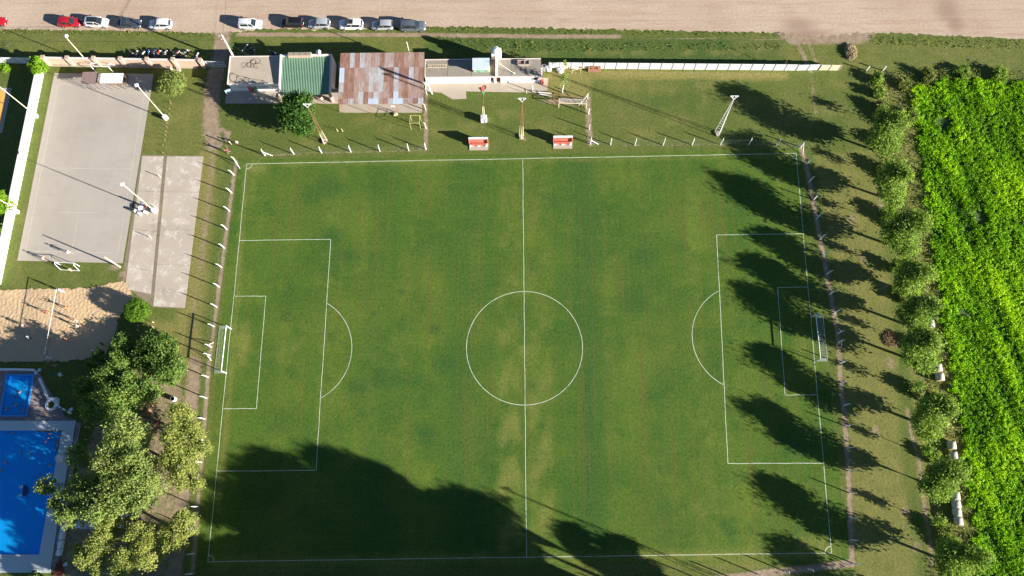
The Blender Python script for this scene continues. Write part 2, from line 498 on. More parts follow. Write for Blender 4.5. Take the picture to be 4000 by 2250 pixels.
def paint_masks(X, Y):
    """bare soil, dry grass and rank grass of the ground, by place"""
    dirt = np.zeros(X.shape); dry = np.zeros(X.shape); lush = np.zeros(X.shape)
    def strip(A, px, w, s):
        d = dist_line(Gs(px), X, Y); np.maximum(A, s * np.exp(-(d / w) ** 2), out=A)
    def blob(A, px, py, rx, ry, s):
        p = G(px, py); np.maximum(A, s * np.exp(-(((X - p.x) / rx) ** 2 + ((Y - p.y) / ry) ** 2)), out=A)
    def fill(A, px, soft, s):
        poly = Gs(px); ins = inside(poly, X, Y); d = dist_line(poly, X, Y, True)
        np.maximum(A, s * np.where(ins, 1.0, np.exp(-(d / soft) ** 2)), out=A)
    # soil under the fences
    strip(dirt, FENCE_L, .42, .95); strip(dirt, FENCE_R, .5, .95); strip(dirt, FENCE_B, .7, .98)
    strip(dirt, FENCE_T1, .35, .62); strip(dirt, FENCE_T2, .35, .55); strip(dirt, FENCE_V1, .55, .8); strip(dirt, FENCE_V2, .8, .8)
    # worn track left of the left fence, driveway from the gate
    strip(dirt, [(838, 560), (832, 640), (822, 700), (812, 800), (802, 900), (785, 1050)], 1.1, .58)
    strip(dirt, [(870, 130), (865, 200), (850, 260), (835, 330), (825, 420), (825, 500), (835, 560)], 1.9, .95)
    strip(dirt, [(860, 505), (895, 520), (880, 545)], .8, .75)
    strip(dirt, [(760, 1420), (752, 1520), (740, 1620), (728, 1750), (715, 1900), (700, 2100), (680, 2250)], 1.5, .95)
    strip(dry, [(805, 620), (790, 800), (765, 1000), (740, 1250), (735, 1400)], 2.8, .95); strip(dirt, [(790, 1000), (765, 1150), (750, 1300), (748, 1420)], 1.3, .5)
    fill(dirt, [(250, 2000), (470, 1450), (700, 1420), (700, 2300), (250, 2300)], 1.0, .62)
    blob(dirt, 505, 1075, 2.4, 1.6, .9); blob(dirt, 450, 1045, 1.6, .8, .8)
    blob(dry, 640, 1290, 4, 2.5, .8); blob(dirt, 690, 1250, 2.0, 1.0, .4)
    # verge
    strip(dirt, [(0, 108), (400, 112), (700, 118), (860, 126)], .6, .8)
    strip(dirt, [(930, 135), (1300, 136), (1700, 137), (2100, 142), (2420, 143)], .55, .95)
    strip(dirt, [(2420, 148), (2800, 151), (3100, 156), (3350, 158)], .3, .62)
    fill(dirt, [(3030, 110), (3250, 112), (3400, 135), (3360, 158), (3090, 160)], 1.2, .78)
    strip(dirt, [(3110, 160), (3130, 200), (3150, 240), (3165, 275)], .7, .72)
    strip(dirt, [(3150, 160), (3175, 205), (3190, 250)], .5, .66)
    strip(dirt, [(3165, 280), (3172, 330), (3180, 390), (3185, 440)], .8, .55)
    blob(dirt, 3320, 195, 1.6, 2.0, .55); blob(dirt, 3270, 170, 2.2, .5, .7)
    fill(dry, [(0, 150), (830, 165), (830, 215), (0, 210)], 2, .38)
    fill(dry, [(950, 150), (1650, 150), (1650, 200), (950, 200)], 2, .42)
    fill(dry, [(2900, 180), (4000, 190), (4000, 260), (3300, 260)], 3, .42)
    fill(lush, [(1700, 150), (3060, 165), (3060, 235), (1700, 225)], 1, .45)
    for x in range(1750, 3050, 130): blob(dry, x + 40 * math.sin(x), 205, 2.5, 1.0, .55)
    # along the white panel wall and the yard behind it
    strip(dirt, [(2320, 283), (2700, 285), (3000, 288)], .4, .55)
    strip(dry, [(2320, 290), (2700, 295), (3060, 297)], 1.2, .9)
    fill(dry, [(2150, 290), (2300, 290), (2280, 370), (2150, 370)], 1.4, .85)
    blob(dirt, 2200, 395, 5.5, 1.0, .8); blob(dirt, 2120, 370, 3.0, .7, .6); blob(dirt, 2040, 385, 2.5, .8, .4)
    for (x, y) in ((2450, 330), (2600, 345), (2750, 330), (2900, 400), (2650, 470), (2500, 520), (3060, 480), (3280, 330), (3250, 420)): blob(dry, x, y, 5, 2.0, .5)
    for (x, y) in ((2560, 400), (2880, 330), (2720, 310), (3320, 420)): blob(lush, x, y, 4, 2, .35)
    # centre apron yard
    for (x, y) in ((1720, 520), (1850, 500), (2150, 490), (1980, 440), (1420, 470), (1500, 500), (1200, 560)): blob(dry, x, y, 4, 2, .45)
    blob(dirt, 2048, 540, 1.0, .9, .62); blob(dirt, 1865, 588, 2.4, .35, .5); blob(dirt, 2195, 582, 2.4, .35, .5); blob(dirt, 1960, 560, .9, .7, .4)
    # courts' lawns
    fill(dry, [(560, 430), (800, 430), (790, 600), (560, 600)], 2, .45)
    fill(dry, [(60, 1040), (420, 1040), (400, 1120), (60, 1120)], 1, .3)
    strip(dry, [(190, 300), (140, 600), (80, 900), (50, 1020)], .7, .3)
    # strip between right fence and tree row
    fill(dry, [(3200, 620), (3400, 600), (3430, 900), (3480, 1300), (3500, 1800), (3560, 2250), (3360, 2250), (3330, 1700), (3290, 1100)], 1.5, .58)
    for (x, y) in ((3440, 800), (3375, 1010), (3450, 1120), (3490, 1330), (3480, 1420), (3420, 1680), (3580, 2140), (3540, 2000), (3330, 860)): blob(dirt, x, y, 1.3, 1.8, .62)
    blob(dirt, 3480, 1325, 1.8, 1.6, .85)
    strip(dirt, [(3545, 1600), (3560, 1700), (3590, 1800), (3605, 1950), (3635, 2100), (3640, 2200)], .6, .7)
    strip(dirt, [(3385, 300), (3395, 420), (3400, 500)], .5, .5)
    fill(dry, [(3420, 280), (3500, 290), (3560, 480), (3600, 800), (3680, 1200), (3740, 1600), (3790, 2250), (3640, 2250), (3560, 1400), (3470, 800)], .8, .55)
    # pitch: worn and pale areas
    c0 = G(2050, 1500)
    band = lambda x0_, x1_: np.clip((X - x0_ + .6) / 1.6, 0, 1) * np.clip((x1_ - X + .6) / 1.6, 0, 1) * (np.abs(Y) < 33.2)
    low_ = np.clip((14 - Y) / 34, 0, 1)
    np.maximum(dry, band(-4.0, .6) * (.38 + .26 * low_) * (.75 + .25 * np.sin(Y * .8 + np.sin(X * 1.3))), out=dry)
    np.maximum(dry, band(.6, 5.8) * (.34 + .22 * low_) * (.75 + .25 * np.sin(Y * .6 + 1.7 * np.sin(X))), out=dry)
    np.maximum(lush, band(5.8, 9.6) * .32, out=lush); np.maximum(lush, band(-9.5, -4.0) * .30, out=lush)
    np.maximum(dry, band(12.5, 16.5) * .24, out=dry); np.maximum(lush, band(19.5, 24.5) * .3, out=lush); np.maximum(dry, band(27.5, 31.0) * .26, out=dry)
    np.maximum(lush, band(-26, -20) * .3, out=lush); np.maximum(dry, band(-19.5, -15.5) * .22, out=dry); np.maximum(dry, band(-34, -29) * .22, out=dry)
    np.maximum(lush, .60 * np.exp(-((X - 11.0) / 3.8) ** 2) * (np.abs(Y) < 33), out=lush)
    np.maximum(lush, .45 * np.exp(-((X + 9.5) / 3.6) ** 2) * (np.abs(Y) < 33), out=lush)
    np.maximum(lush, .35 * np.exp(-((X - 22.0) / 3.0) ** 2) * (np.abs(Y) < 33), out=lush)
    blob(dry, 950, 1340, 2.4, 5.0, .6); blob(dirt, 935, 1372, .9, 2.6, .44); blob(dirt, 3155, 1325, .8, 2.4, .40)
    blob(dry, 1120, 1370, 4, 5, .34); blob(dry, 3130, 1330, 1.5, 4, .5)
    blob(dry, 1150, 1360, 1.0, 1.0, .55); blob(dry, 2050, 1365, 2, 2, .45)
    blob(dry, 1560, 1370, 6, 6, .3); blob(dry, 1000, 660, 3, 2, .65); blob(dry, 990, 720, 1.2, 4, .55)
    blob(dry, 2790, 2000, 9, 6, .32)
    for (x, y, r) in ((1350, 1000, 2.2), (1570, 1140, .8), (1460, 1225, .7), (1700, 1285, 1.2), (1280, 730, 3), (1220, 760, 2.6), (1500, 1480, 2.5), (1750, 1420, 2.4),
                      (1400, 1520, 2.0), (1660, 1700, 2.5), (2480, 1180, 3), (2520, 1000, 2.5), (1290, 930, 2.5), (1620, 1480, 1.5)):
        blob(lush, x, y, r * 1.15, r * .95, .8)
    strip(dry, [(950, 645), (1500, 632), (2040, 625), (2600, 617), (3100, 602)], .9, .45)
    strip(dry, [(830, 2195), (1500, 2190), (2300, 2180), (3250, 2160)], 1.6, .55)
    blob(dry, 3180, 2130, 6, 2, .6); blob(dry, 2900, 2200, 8, 1.5, .6)
    strip(dry, [(965, 640), (945, 900), (900, 1500), (850, 2000)], .9, .5)
    return dirt, dry, lush

def grid_mesh(name, x0, x1, y0, y1, step, mat, keep=None, z=0.0, zfun=None):
    nx = int(round((x1 - x0) / step)) + 1; ny = int(round((y1 - y0) / step)) + 1
    xs = np.linspace(x0, x1, nx); ys = np.linspace(y0, y1, ny)
    X, Y = np.meshgrid(xs, ys)
    Z = np.full(X.shape, z) if zfun is None else zfun(X, Y)
    V = np.stack([X.ravel(), Y.ravel(), Z.ravel()], 1)
    idx = np.arange(nx * ny).reshape(ny, nx)
    F = np.stack([idx[:-1, :-1].ravel(), idx[:-1, 1:].ravel(), idx[1:, 1:].ravel(), idx[1:, :-1].ravel()], 1)
    if keep is not None:
        cx = V[F].mean(1); F = F[keep(cx[:, 0], cx[:, 1])]
    return quads_to_mesh(name, V, F, mat), X, Y

def quads_to_mesh(name, V, F, mat, smooth=True):
    me = bpy.data.meshes.new(name)
    me.vertices.add(len(V)); me.vertices.foreach_set('co', V.astype(np.float32).ravel())
    n = F.shape[1]
    me.loops.add(F.size); me.loops.foreach_set('vertex_index', F.astype(np.int32).ravel())
    me.polygons.add(len(F))
    me.polygons.foreach_set('loop_start', np.arange(0, F.size, n, dtype=np.int32))
    me.polygons.foreach_set('loop_total', np.full(len(F), n, dtype=np.int32))
    me.materials.append(mat)
    me.update(calc_edges=True)
    me.validate()
    if smooth: me.polygons.foreach_set('use_smooth', np.ones(len(F), bool))
    return me

def set_attr(me, name, arr, domain='POINT'):
    a = me.attributes.new(name, 'FLOAT', domain)
    a.data.foreach_set('value', arr.astype(np.float32).ravel())

pS = Gs(POOL_S); pB = Gs(POOL_B)
def not_pool(X, Y):
    return ~(inside(pS, X, Y) | inside(pB, X, Y))
GX0, GX1, GY0, GY1 = -106.0, 100.0, -46.0, 78.0
me, X, Y = grid_mesh('ground', GX0, GX1, GY0, GY1, .4, M_lawn, not_pool)
for nm, A in zip(('dirt', 'dry', 'lush'), paint_masks(X, Y)): set_attr(me, nm, A)
tag(link('ground', me), kind='structure')
# the land beyond the part in view, in four sheets meeting its edges
o = MB()
E_ = 900
for (a, b2, c2, d2) in ((-E_, -E_, E_, GY0), (-E_, GY1, E_, E_), (-E_, GY0, GX0, GY1), (GX1, GY0, E_, GY1)):
    o.add([(a, b2, 0), (c2, b2, 0), (c2, d2, 0), (a, d2, 0)], [(0, 1, 2, 3)])
tag(o.obj('terrain', M_lawn), kind='structure')

TL, TR, BR_, BL = G(964, 640), G(3110, 599), G(3248, 2160), G(812, 2194)
pitch_poly = [G(930, 622), G(3122, 585), G(3322, 2196), G(2200, 2212), G(772, 2216)]
me, X, Y = grid_mesh('football_pitch', -52, 52, -38, 36.5, .4, M_pitch, lambda x, y: inside(pitch_poly, x, y), .004)
for nm, A in zip(('dirt', 'dry', 'lush'), paint_masks(X, Y)): set_attr(me, nm, A)
pitch = tag(link('football_pitch', me), kind='structure')

# painted lines
def line_strip(name, pts, w=.09, closed=False, z=.008):
    pts = [Vector((p[0], p[1], 0)) for p in pts]
    n = len(pts); vs_ = []; fs = []
    for i, p in enumerate(pts):
        d = (pts[(i + 1) % n] - pts[i - 1]) if closed else (pts[min(i + 1, n - 1)] - pts[max(i - 1, 0)])
        d.normalize(); q = Vector((-d.y, d.x, 0)) * w / 2
        vs_ += [p + q + Vector((0, 0, z)), p - q + Vector((0, 0, z))]
    for i in range(n if closed else n - 1):
        j = (i + 1) % n
        fs.append((2 * i, 2 * i + 1, 2 * j + 1, 2 * j))
    return link(name, mesh_from(name, vs_, fs, M_line), pitch)
def seg(a, b2, n=24, wob=.03):
    out = []
    for i in range(n + 1):
        p = a.lerp(b2, i / n)
        out.append(p + Vector((random.uniform(-wob, wob), random.uniform(-wob, wob), 0)))
    return out
line_strip('touchline', seg(TL, TR)); line_strip('touchline', seg(BL, BR_)); line_strip('goal_line', seg(TL, BL)); line_strip('goal_line', seg(TR, BR_))
line_strip('halfway_line', seg(G(2042, 623), G(2057, 2177)))
line_strip('centre_circle', [(.78 + 9.46 * math.cos(a), -.32 + 9.40 * math.sin(a)) for a in np.linspace(0, 2 * math.pi, 90, endpoint=False)], closed=True)
def corners(l): return [G(x * 1.55280, y * 1.55280) for x, y in l]
for nm, l in (('penalty_area_line', [(603, 605), (832, 602), (795, 1183), (545, 1185)]), ('goal_area_line', [(589, 745), (669, 745), (645, 1028), (563, 1028)]),
              ('penalty_area_line', [(2020, 588), (1803, 591), (1831, 1166), (2073, 1165)]), ('goal_area_line', [(2034, 722), (1956, 723), (1975, 994), (2058, 993)])):
    c4 = corners(l)
    line_strip(nm, seg(c4[0], c4[1], 10) + seg(c4[1], c4[2], 16) + seg(c4[2], c4[3], 10))
def arc3(a, b2, c2):
    ax, ay, bx, by, cx, cy = a.x, a.y, b2.x, b2.y, c2.x, c2.y
    d = 2 * (ax * (by - cy) + bx * (cy - ay) + cx * (ay - by))
    ux = ((ax**2 + ay**2) * (by - cy) + (bx**2 + by**2) * (cy - ay) + (cx**2 + cy**2) * (ay - by)) / d
    uy = ((ax**2 + ay**2) * (cx - bx) + (bx**2 + by**2) * (ax - cx) + (cx**2 + cy**2) * (bx - ax)) / d
    r = math.hypot(ax - ux, ay - uy)
    t0 = math.atan2(ay - uy, ax - ux); t1 = math.atan2(cy - uy, cx - ux); tb = math.atan2(by - uy, bx - ux)
    if t0 < 0 and tb > 1.6: t0 += 2 * math.pi
    if abs(tb) > 1.6:
        t0 %= 2 * math.pi; t1 %= 2 * math.pi
    return [(ux + r * math.cos(t0 + (t1 - t0) * i / 30), uy + r * math.sin(t0 + (t1 - t0) * i / 30)) for i in range(31)]
line_strip('penalty_arc', arc3(*corners([(821, 762), (885, 882), (804, 1003)])))
line_strip('penalty_arc', arc3(*corners([(1808, 732), (1741, 845), (1820, 968)])))
for c0, a0 in ((TL, -90), (TR, 180), (BR_, 90), (BL, 0)):
    line_strip('corner_arc', [(c0.x + .95 * math.cos(R_(a0 + k * 9)), c0.y + .95 * math.sin(R_(a0 + k * 9))) for k in range(11)], .1)

# ------------------------------------------------------------------ road and paths
def ragged(pts, step=.5, amp=.18):
    out = []
    for a, b2 in zip(pts[:-1], pts[1:]):
        n = max(1, int((b2 - a).length / step))
        for i in range(n):
            p = a.lerp(b2, i / n)
            d = (b2 - a).normalized(); q = Vector((-d.y, d.x, 0))
            out.append(p + q * random.gauss(0, amp))
    out.append(pts[-1])
    return out
edge = ragged(Gs([(-320, 111), (0, 113), (400, 117), (700, 123), (845, 130), (930, 124), (1020, 112), (1250, 116), (1600, 108), (1700, 104), (2000, 108), (2400, 115), (2700, 122), (2950, 126), (3060, 132), (3230, 140), (3330, 130), (3480, 128), (3700, 138), (4000, 152), (4400, 168)]), .45, .16)
RD = [Vector((e.x, e.y)) for e in edge]
ex = np.array([p.x for p in RD]); ey = np.array([p.y for p in RD])
top_y = 82.0
vs_ = []; fs = []; dat = []
rows = 64
for i in range(len(RD)):
    for k in range(rows + 1):
        y = ey[i] + (top_y - ey[i]) * (k / rows) ** 1.2
        vs_.append((ex[i], y, .004)); 
for i in range(len(RD) - 1):
    for k in range(rows):
        a = i * (rows + 1) + k
        fs.append((a, a + rows + 1, a + rows + 2, a + 1))
me = mesh_from('road', vs_, fs, M_road)
V = np.array(vs_)
dm = np.zeros(len(V))
for (x, y, rx, ry, s) in ((3700, 40, 3.0, 3.5, .75), (3730, 90, 2.0, 2.5, .8), (3120, 100, 4.0, 2.0, .7), (3150, 130, 6, 1.0, .8), (3090, 60, 2.0, 3, .35), (3300, 100, 3, .6, .4), (1580, 22, .6, 1.4, .35), (840, 90, .2, 9, .4)):
    p = G(x, y)
    dm = np.maximum(dm, s * np.exp(-(((V[:, 0] - p.x) / rx) ** 2 + ((V[:, 1] - p.y) / ry) ** 2)))
for ln_, w_, s_ in (([(1750, 68), (2100, 70), (2450, 74), (3000, 98)], .32, .5), ([(2200, 16), (3200, 30), (4000, 44)], .35, .4), ([(3250, 108), (3600, 122), (4000, 138)], .3, .5), ([(0, 24), (900, 20), (1700, 34)], .3, .32), ([(1750, 80), (2300, 84), (2900, 104)], .25, .35), ([(700, 60), (1500, 48), (2400, 40)], .25, .25), ([(3000, 60), (4000, 92)], .3, .3)):
    dl = dist_line(Gs(ln_), V[:, 0], V[:, 1] + .25 * np.sin(V[:, 0] * .9))
    dm = np.maximum(dm, s_ * np.exp(-(dl / w_) ** 2) * (.55 + .45 * np.sin(V[:, 0] * .7 + 2 * np.sin(V[:, 0] * .23))))
set_attr(me, 'dirt', dm)
tag(link('road', me), kind='structure')
set_attr_dummy = None

def sheet(name, px, z, mat, kind='structure', amp=0.0, label=None, thick=None):
    pts = Gs(px)
    if amp: pts = ragged(pts + [pts[0]], .5, amp)[:-1]
    b_ = MB(); b_.prism(pts, -.05 if thick is None else z - thick, z, bottom=False)
    o = b_.obj(name, mat)
    if kind: o['kind'] = kind
    return o

# concrete court: base and slabs with joints
def quad_uv(c, u, v_):
    a = c[0].lerp(c[1], u); d = c[3].lerp(c[2], u)
    return a.lerp(d, v_)
def slabs(parent, c, us, vs2, gap, z, mat, name='slab', jit=0.0):
    W = (c[1] - c[0]).length; H = (c[3] - c[0]).length
    for i in range(len(us) - 1):
        for j in range(len(vs2) - 1):
            gu = gap / W; gv = gap / H
            q = [quad_uv(c, us[i] + gu, vs2[j] + gv), quad_uv(c, us[i + 1] - gu, vs2[j] + gv), quad_uv(c, us[i + 1] - gu, vs2[j + 1] - gv), quad_uv(c, us[i] + gu, vs2[j + 1] - gv)]
            MB().prism(q, 0.0, z + random.uniform(-jit, jit), bottom=False).obj(name, mat, parent)
court = sheet('concrete_court', [(211, 285), (601, 288), (480, 1029), (66, 1019)], .008, M_base)
slabs(court, Gs([(213, 286), (600, 289), (479, 1028), (68, 1018)]), [0, .25, .5, .75, 1], [0, .12, .24, .35, .45, .56, .66, .77, .88, 1], .005, .020, M_court, jit=.0012)
cq = Gs([(213, 286), (600, 289), (479, 1028), (68, 1018)])
M_cl = plain('worn_court_line', (.50, .455, .40), .85, var=.2, scale=1.5, dirt=(.38, .34, .29), dirtamt=.9)
def court_line(uv, w=.09):
    P = [quad_uv(cq, u, v_) for u, v_ in uv]
    for a, b2 in zip(P[:-1], P[1:]):
        d = (b2 - a).normalized(); q_ = Vector((-d.y, d.x, 0)) * w / 2
        MB().prism([a - q_, b2 - q_, b2 + q_, a + q_], .0222, .0226, bottom=False).obj('court_line', M_cl, court)
court_line([(.06, .06), (.94, .06)]); court_line([(.94, .062), (.94, .95)]); court_line([(.06, .062), (.06, .95)]); court_line([(.062, .95), (.938, .95)])
court_line([(.062, .52), (.938, .52)]); court_line([(.5, .062), (.5, .2)], .07); court_line([(.5, .75), (.5, .948)], .07); court_line([(.3, .75), (.7, .75)], .07)
yard = sheet('slab_yard', [(553, 606), (797, 609), (770, 760), (722, 1206), (600, 1200), (505, 1130), (484, 1040)], .006, M_base)
slabs(yard, Gs([(556, 609), (640, 610), (590, 1150), (487, 1128)]), [0, 1], [0, .27, .42, .56, .84, 1], .03, .024, M_slab, jit=.004)
slabs(yard, Gs([(652, 611), (795, 611), (722, 1203), (598, 1196)]), [0, 1], [0, .245, .5, .73, 1], .02, .024, M_slab, jit=.004)
sheet('store_apron', [(884, 345), (1328, 345), (1323, 405), (880, 404)], .03, M_apron)
sheet('shed_slab', [(1322, 240), (1652, 240), (1648, 440), (1326, 440)], .035, M_apron)
sheet('changing_room_apron', [(1666, 300), (2142, 305), (2138, 352), (2100, 362), (1820, 357), (1822, 386), (1768, 388), (1722, 362), (1668, 357)], .03, M_apron)
sheet('wall_footing', [(190, 254), (770, 262), (770, 268), (190, 259)], .03, M_apron)

# ------------------------------------------------------------------ sand court
m, t, b = nt('sand'); M_sand = m
v = coords(t)
c = ramp(t, noise(t, .35, 5, .7, v), [(.35, (.50, .37, .235)), (.6, (.58, .41, .23)), (.75, (.62, .48, .31))])
c = mix(t, math_(t, 'MULTIPLY', noise(t, 9, 4, .8, v), .35), c, (.40, .28, .17))
t.links.new(c, b.inputs['Base Color']); b.inputs['Roughness'].default_value = .95; b.inputs['Specular IOR Level'].default_value = .1
sand_poly = ragged(Gs([(-60, 1130), (45, 1132), (100, 1128), (220, 1128), (330, 1124), (405, 1116), (440, 1104), (490, 1100), (506, 1118), (512, 1140), (525, 1180), (490, 1215), (462, 1240), (455, 1300), (440, 1350), (400, 1390), (330, 1402), (250, 1412), (0, 1412), (-60, 1412)]) + [G(-60, 1130)], .5, .12)[:-1]
nzs = []
for _ in range(70):
    a = rng.uniform(0, math.pi); f_ = rng.uniform(5.0, 13.0)
    nzs.append((f_ * math.cos(a), f_ * math.sin(a), rng.uniform(0, 6.28), rng.uniform(.3, 1)))
def sand_z(X, Y):
    Z = np.zeros(X.shape)
    for kx, ky, ph, am in nzs: Z += am * np.sin(kx * X + ky * Y + ph)
    Z = Z / 6.0
    return .055 + .026 * np.tanh(Z)
xs = [p.x for p in sand_poly]; ys = [p.y for p in sand_poly]
me, X, Y = grid_mesh('sand_court', min(xs), max(xs), min(ys), max(ys), .13, M_sand, lambda x, y: inside(sand_poly, x, y), zfun=sand_z)
tag(link('sand_court', me), kind='structure')

# ------------------------------------------------------------------ pools
M_pooltile = plain('blue_pool_paint', (.02, .46, .92), .5, var=.08, scale=.6)
m, t, b = nt('pool_water'); M_water = m
v = coords(t)
tr = nd(t, 'BsdfTransparent'); tr.inputs[0].default_value = (.60, .92, 1.0, 1)
gl = nd(t, 'BsdfGlossy'); gl.inputs['Roughness'].default_value = .06
df = nd(t, 'BsdfDiffuse'); df.inputs[0].default_value = (.008, .42, .95, 1)
bp = nd(t, 'Bump'); bp.inputs['Strength'].default_value = .25; bp.inputs['Distance'].default_value = .05
t.links.new(noise(t, 1.6, 4, .6, v), bp.inputs['Height'])
for n_ in (gl, df): t.links.new(bp.outputs[0], n_.inputs['Normal'])
fr = nd(t, 'Fresnel'); fr.inputs['IOR'].default_value = 1.33
m1 = nd(t, 'MixShader'); m1.inputs[0].default_value = .5
t.links.new(tr.outputs[0], m1.inputs[1]); t.links.new(df.outputs[0], m1.inputs[2])
m2 = nd(t, 'MixShader'); t.links.new(fr.outputs[0], m2.inputs[0]); t.links.new(m1.outputs[0], m2.inputs[1]); t.links.new(gl.outputs[0], m2.inputs[2])
t.links.new(m2.outputs[0], t.nodes['Material Output'].inputs[0])
t.nodes.remove(b)
def grow(poly, d):
    """offset a convex quad outwards"""
    c = sum(poly, Vector()) / len(poly); out = []
    n = len(poly)
    for i in range(n):
        p0, p1, p2 = poly[i - 1], poly[i], poly[(i + 1) % n]
        d1 = (p1 - p0).normalized(); d2_ = (p2 - p1).normalized()
        n1 = Vector((-d1.y, d1.x, 0)); n2 = Vector((-d2_.y, d2_.x, 0))
        if n1.dot(c - p1) > 0: n1 = -n1
        if n2.dot(c - p1) > 0: n2 = -n2
        bis = (n1 + n2).normalized()
        out.append(p1 + bis * d / max(.3, bis.dot(n1)))
    return out
def ring(b_, inner, outer, z0, z1, m_=0):
    n = len(inner); k = len(b_.v)
    for p in inner: b_.v += [Vector((p.x, p.y, z0)), Vector((p.x, p.y, z1))]
    for p in outer: b_.v += [Vector((p.x, p.y, z0)), Vector((p.x, p.y, z1))]
    for i in range(n):
        j = (i + 1) % n
        a, c = k + 2 * i, k + 2 * j; d_, e_ = k + 2 * n + 2 * i, k + 2 * n + 2 * j
        for f in ((a + 1, c + 1, e_ + 1, d_ + 1), (d_, e_, e_ + 1, d_ + 1), (a, c, c + 1, a + 1)):
            b_.f.append(f); b_.m.append(m_)
def pool(name, label, poly, depth, coping, cop_mat):
    c = sum(poly, Vector()) / 4
    t_ = thing(name, label, 'pool', (c.x, c.y, 0))
    b_ = MB()
    k = [Vector((p.x, p.y, 0)) for p in poly]
    vs_ = [Vector((p.x, p.y, -depth)) for p in k] + [Vector((p.x, p.y, .10)) for p in k]
    b_.add(vs_, [(0, 1, 2, 3), (0, 1, 5, 4), (1, 2, 6, 5), (2, 3, 7, 6), (3, 0, 4, 7)])
    b_.obj('basin', M_pooltile, t_)
    w = MB(); w.add([Vector((p.x, p.y, -.03)) for p in k], [(0, 1, 2, 3)]); w.obj('water', M_water, t_)
    r = MB(); ring(r, k, grow(k, coping), 0.0, .12); r.obj('coping', cop_mat, t_)
    return t_
pool('paddling_pool', 'small rectangular blue paddling pool with pale blue rim by the low white wall', pS, 0.9, .28, plain('light_blue_rim', (.05, .30, .72), .5))
pool('swimming_pool', 'large deep blue swimming pool with pale wide deck at the left edge', pB, 1.5, .02, M_deckpool)
deck = MB()
for q in ([(-260, 1643), (298, 1644), (291, 1681.6), (-260, 1681.6)], [(243.4, 1681), (291.2, 1681), (226, 2043), (208, 2166.4), (154.4, 2166.4)], [(-260, 2166.6), (208, 2166.6), (196, 2237), (-260, 2237)]):
    deck.prism(Gs(q), .0, .13, bottom=False)
tag(deck.obj('pool_deck', M_deckpool), kind='structure')
tq = MB()
for q in ([(-60, 1447), (150, 1448), (158, 1462), (-60, 1462)], [(134, 1462.4), (158, 1462.4), (190, 1520), (240, 1600), (252, 1626), (107, 1626)], [(-60, 1626.4), (252, 1626.4), (290, 1640), (298, 1643), (-60, 1643)], [(-60, 1462.4), (25, 1462.4), (-1, 1626), (-60, 1626)]):
    tq.prism(Gs(q), -.05, .012, bottom=False)
tag(tq.obj('pool_terrace', M_brickpave), kind='structure')
sheet('pool_step', [(299, 1650), (318, 1650), (252, 2050), (222, 2237), (200, 2237), (228, 2043)], .06, M_brickpave)
sheet('neighbour_paving', [(-80, 342), (46, 344), (8, 520), (-80, 515)], .02, M_apron)
sheet('orange_playground', [(-80, 350), (10, 352), (20, 372), (12, 440), (-2, 500), (-80, 500)], .028, M_orange)

# ------------------------------------------------------------------ corrugated sheet meshes
def corrugated(name, L, W, n, amp, mats):
    """sheet L long (y), W wide (x), n corrugations, centred on its north-west corner, running to -y"""
    vs_ = []; fs = []
    k = n * 2
    for j in (0, 1):
        for i in range(k + 1):
            vs_.append((W * i / k, -L * j, amp * (i % 2)))
    for i in range(k): fs.append((i, i + k + 1, i + k + 2, i + 1))
    return mesh_from(name, vs_, fs, mats)

# ------------------------------------------------------------------ corner store with flat roof
H1 = 2.75
a = G(889, 326, H1); b1 = G(901, 221, H1); c1 = G(1094, 222, H1); d1 = G(1096, 326, H1)
x0, x1, y0, y1 = a.x, d1.x - .02, a.y, b1.y
st = thing('store_building', 'flat roofed white store with a red and green mural on its front wall', 'building', ((x0 + x1) / 2, y0, 0))
w = MB(); w.wall((x0, y0 + .1), (x1, y0 + .1), 0, H1 - .16, .2); w.wall((x0 + .1, y0 + .2), (x0 + .1, y1), 0, H1 - .16, .2)
w.wall((x0 + .2, y1 - .1), (x1, y1 - .1), 0, H1 - .16, .2); w.obj('wall', M_whiteclean, st)
r = MB(); r.prism([(x0 - .06, y0 - .1), (x1, y0 - .1), (x1, y1 + .06), (x0 - .06, y1 + .06)], H1 - .155, H1 - .02)
rf = r.obj('roof', M_roofc, st)
k = MB(); k.wall((x0 - .0, y0 - .2), (x0 - .0, y1 + .1), H1 - .02, H1 + .10, .12); k.wall((x0 + .07, y0 - .045), (x1, y0 - .045), H1 - .02, H1 + .02, .1)
k.wall((x0 + .07, y1), (x1, y1), H1 - .02, H1 + .06, .12); k.obj('roof_kerb', M_cop, rf)
f0 = x0; FW = x1 - x0
def front(u0, u1, z0, z1, mat, name, pr=.02, par=None):
    return MB().box((x0 + FW * (u0 + u1) / 2, y0 - pr / 2 - .001, (z0 + z1) / 2), (FW * (u1 - u0), pr, z1 - z0)).obj(name, mat, par or st)
front(.325, .42, .06, 1.75, M_red, 'mural_panel'); front(.42, .50, .72, 1.75, M_green, 'mural_panel'); front(.42, .50, .06, .71, M_mint, 'mural_panel')
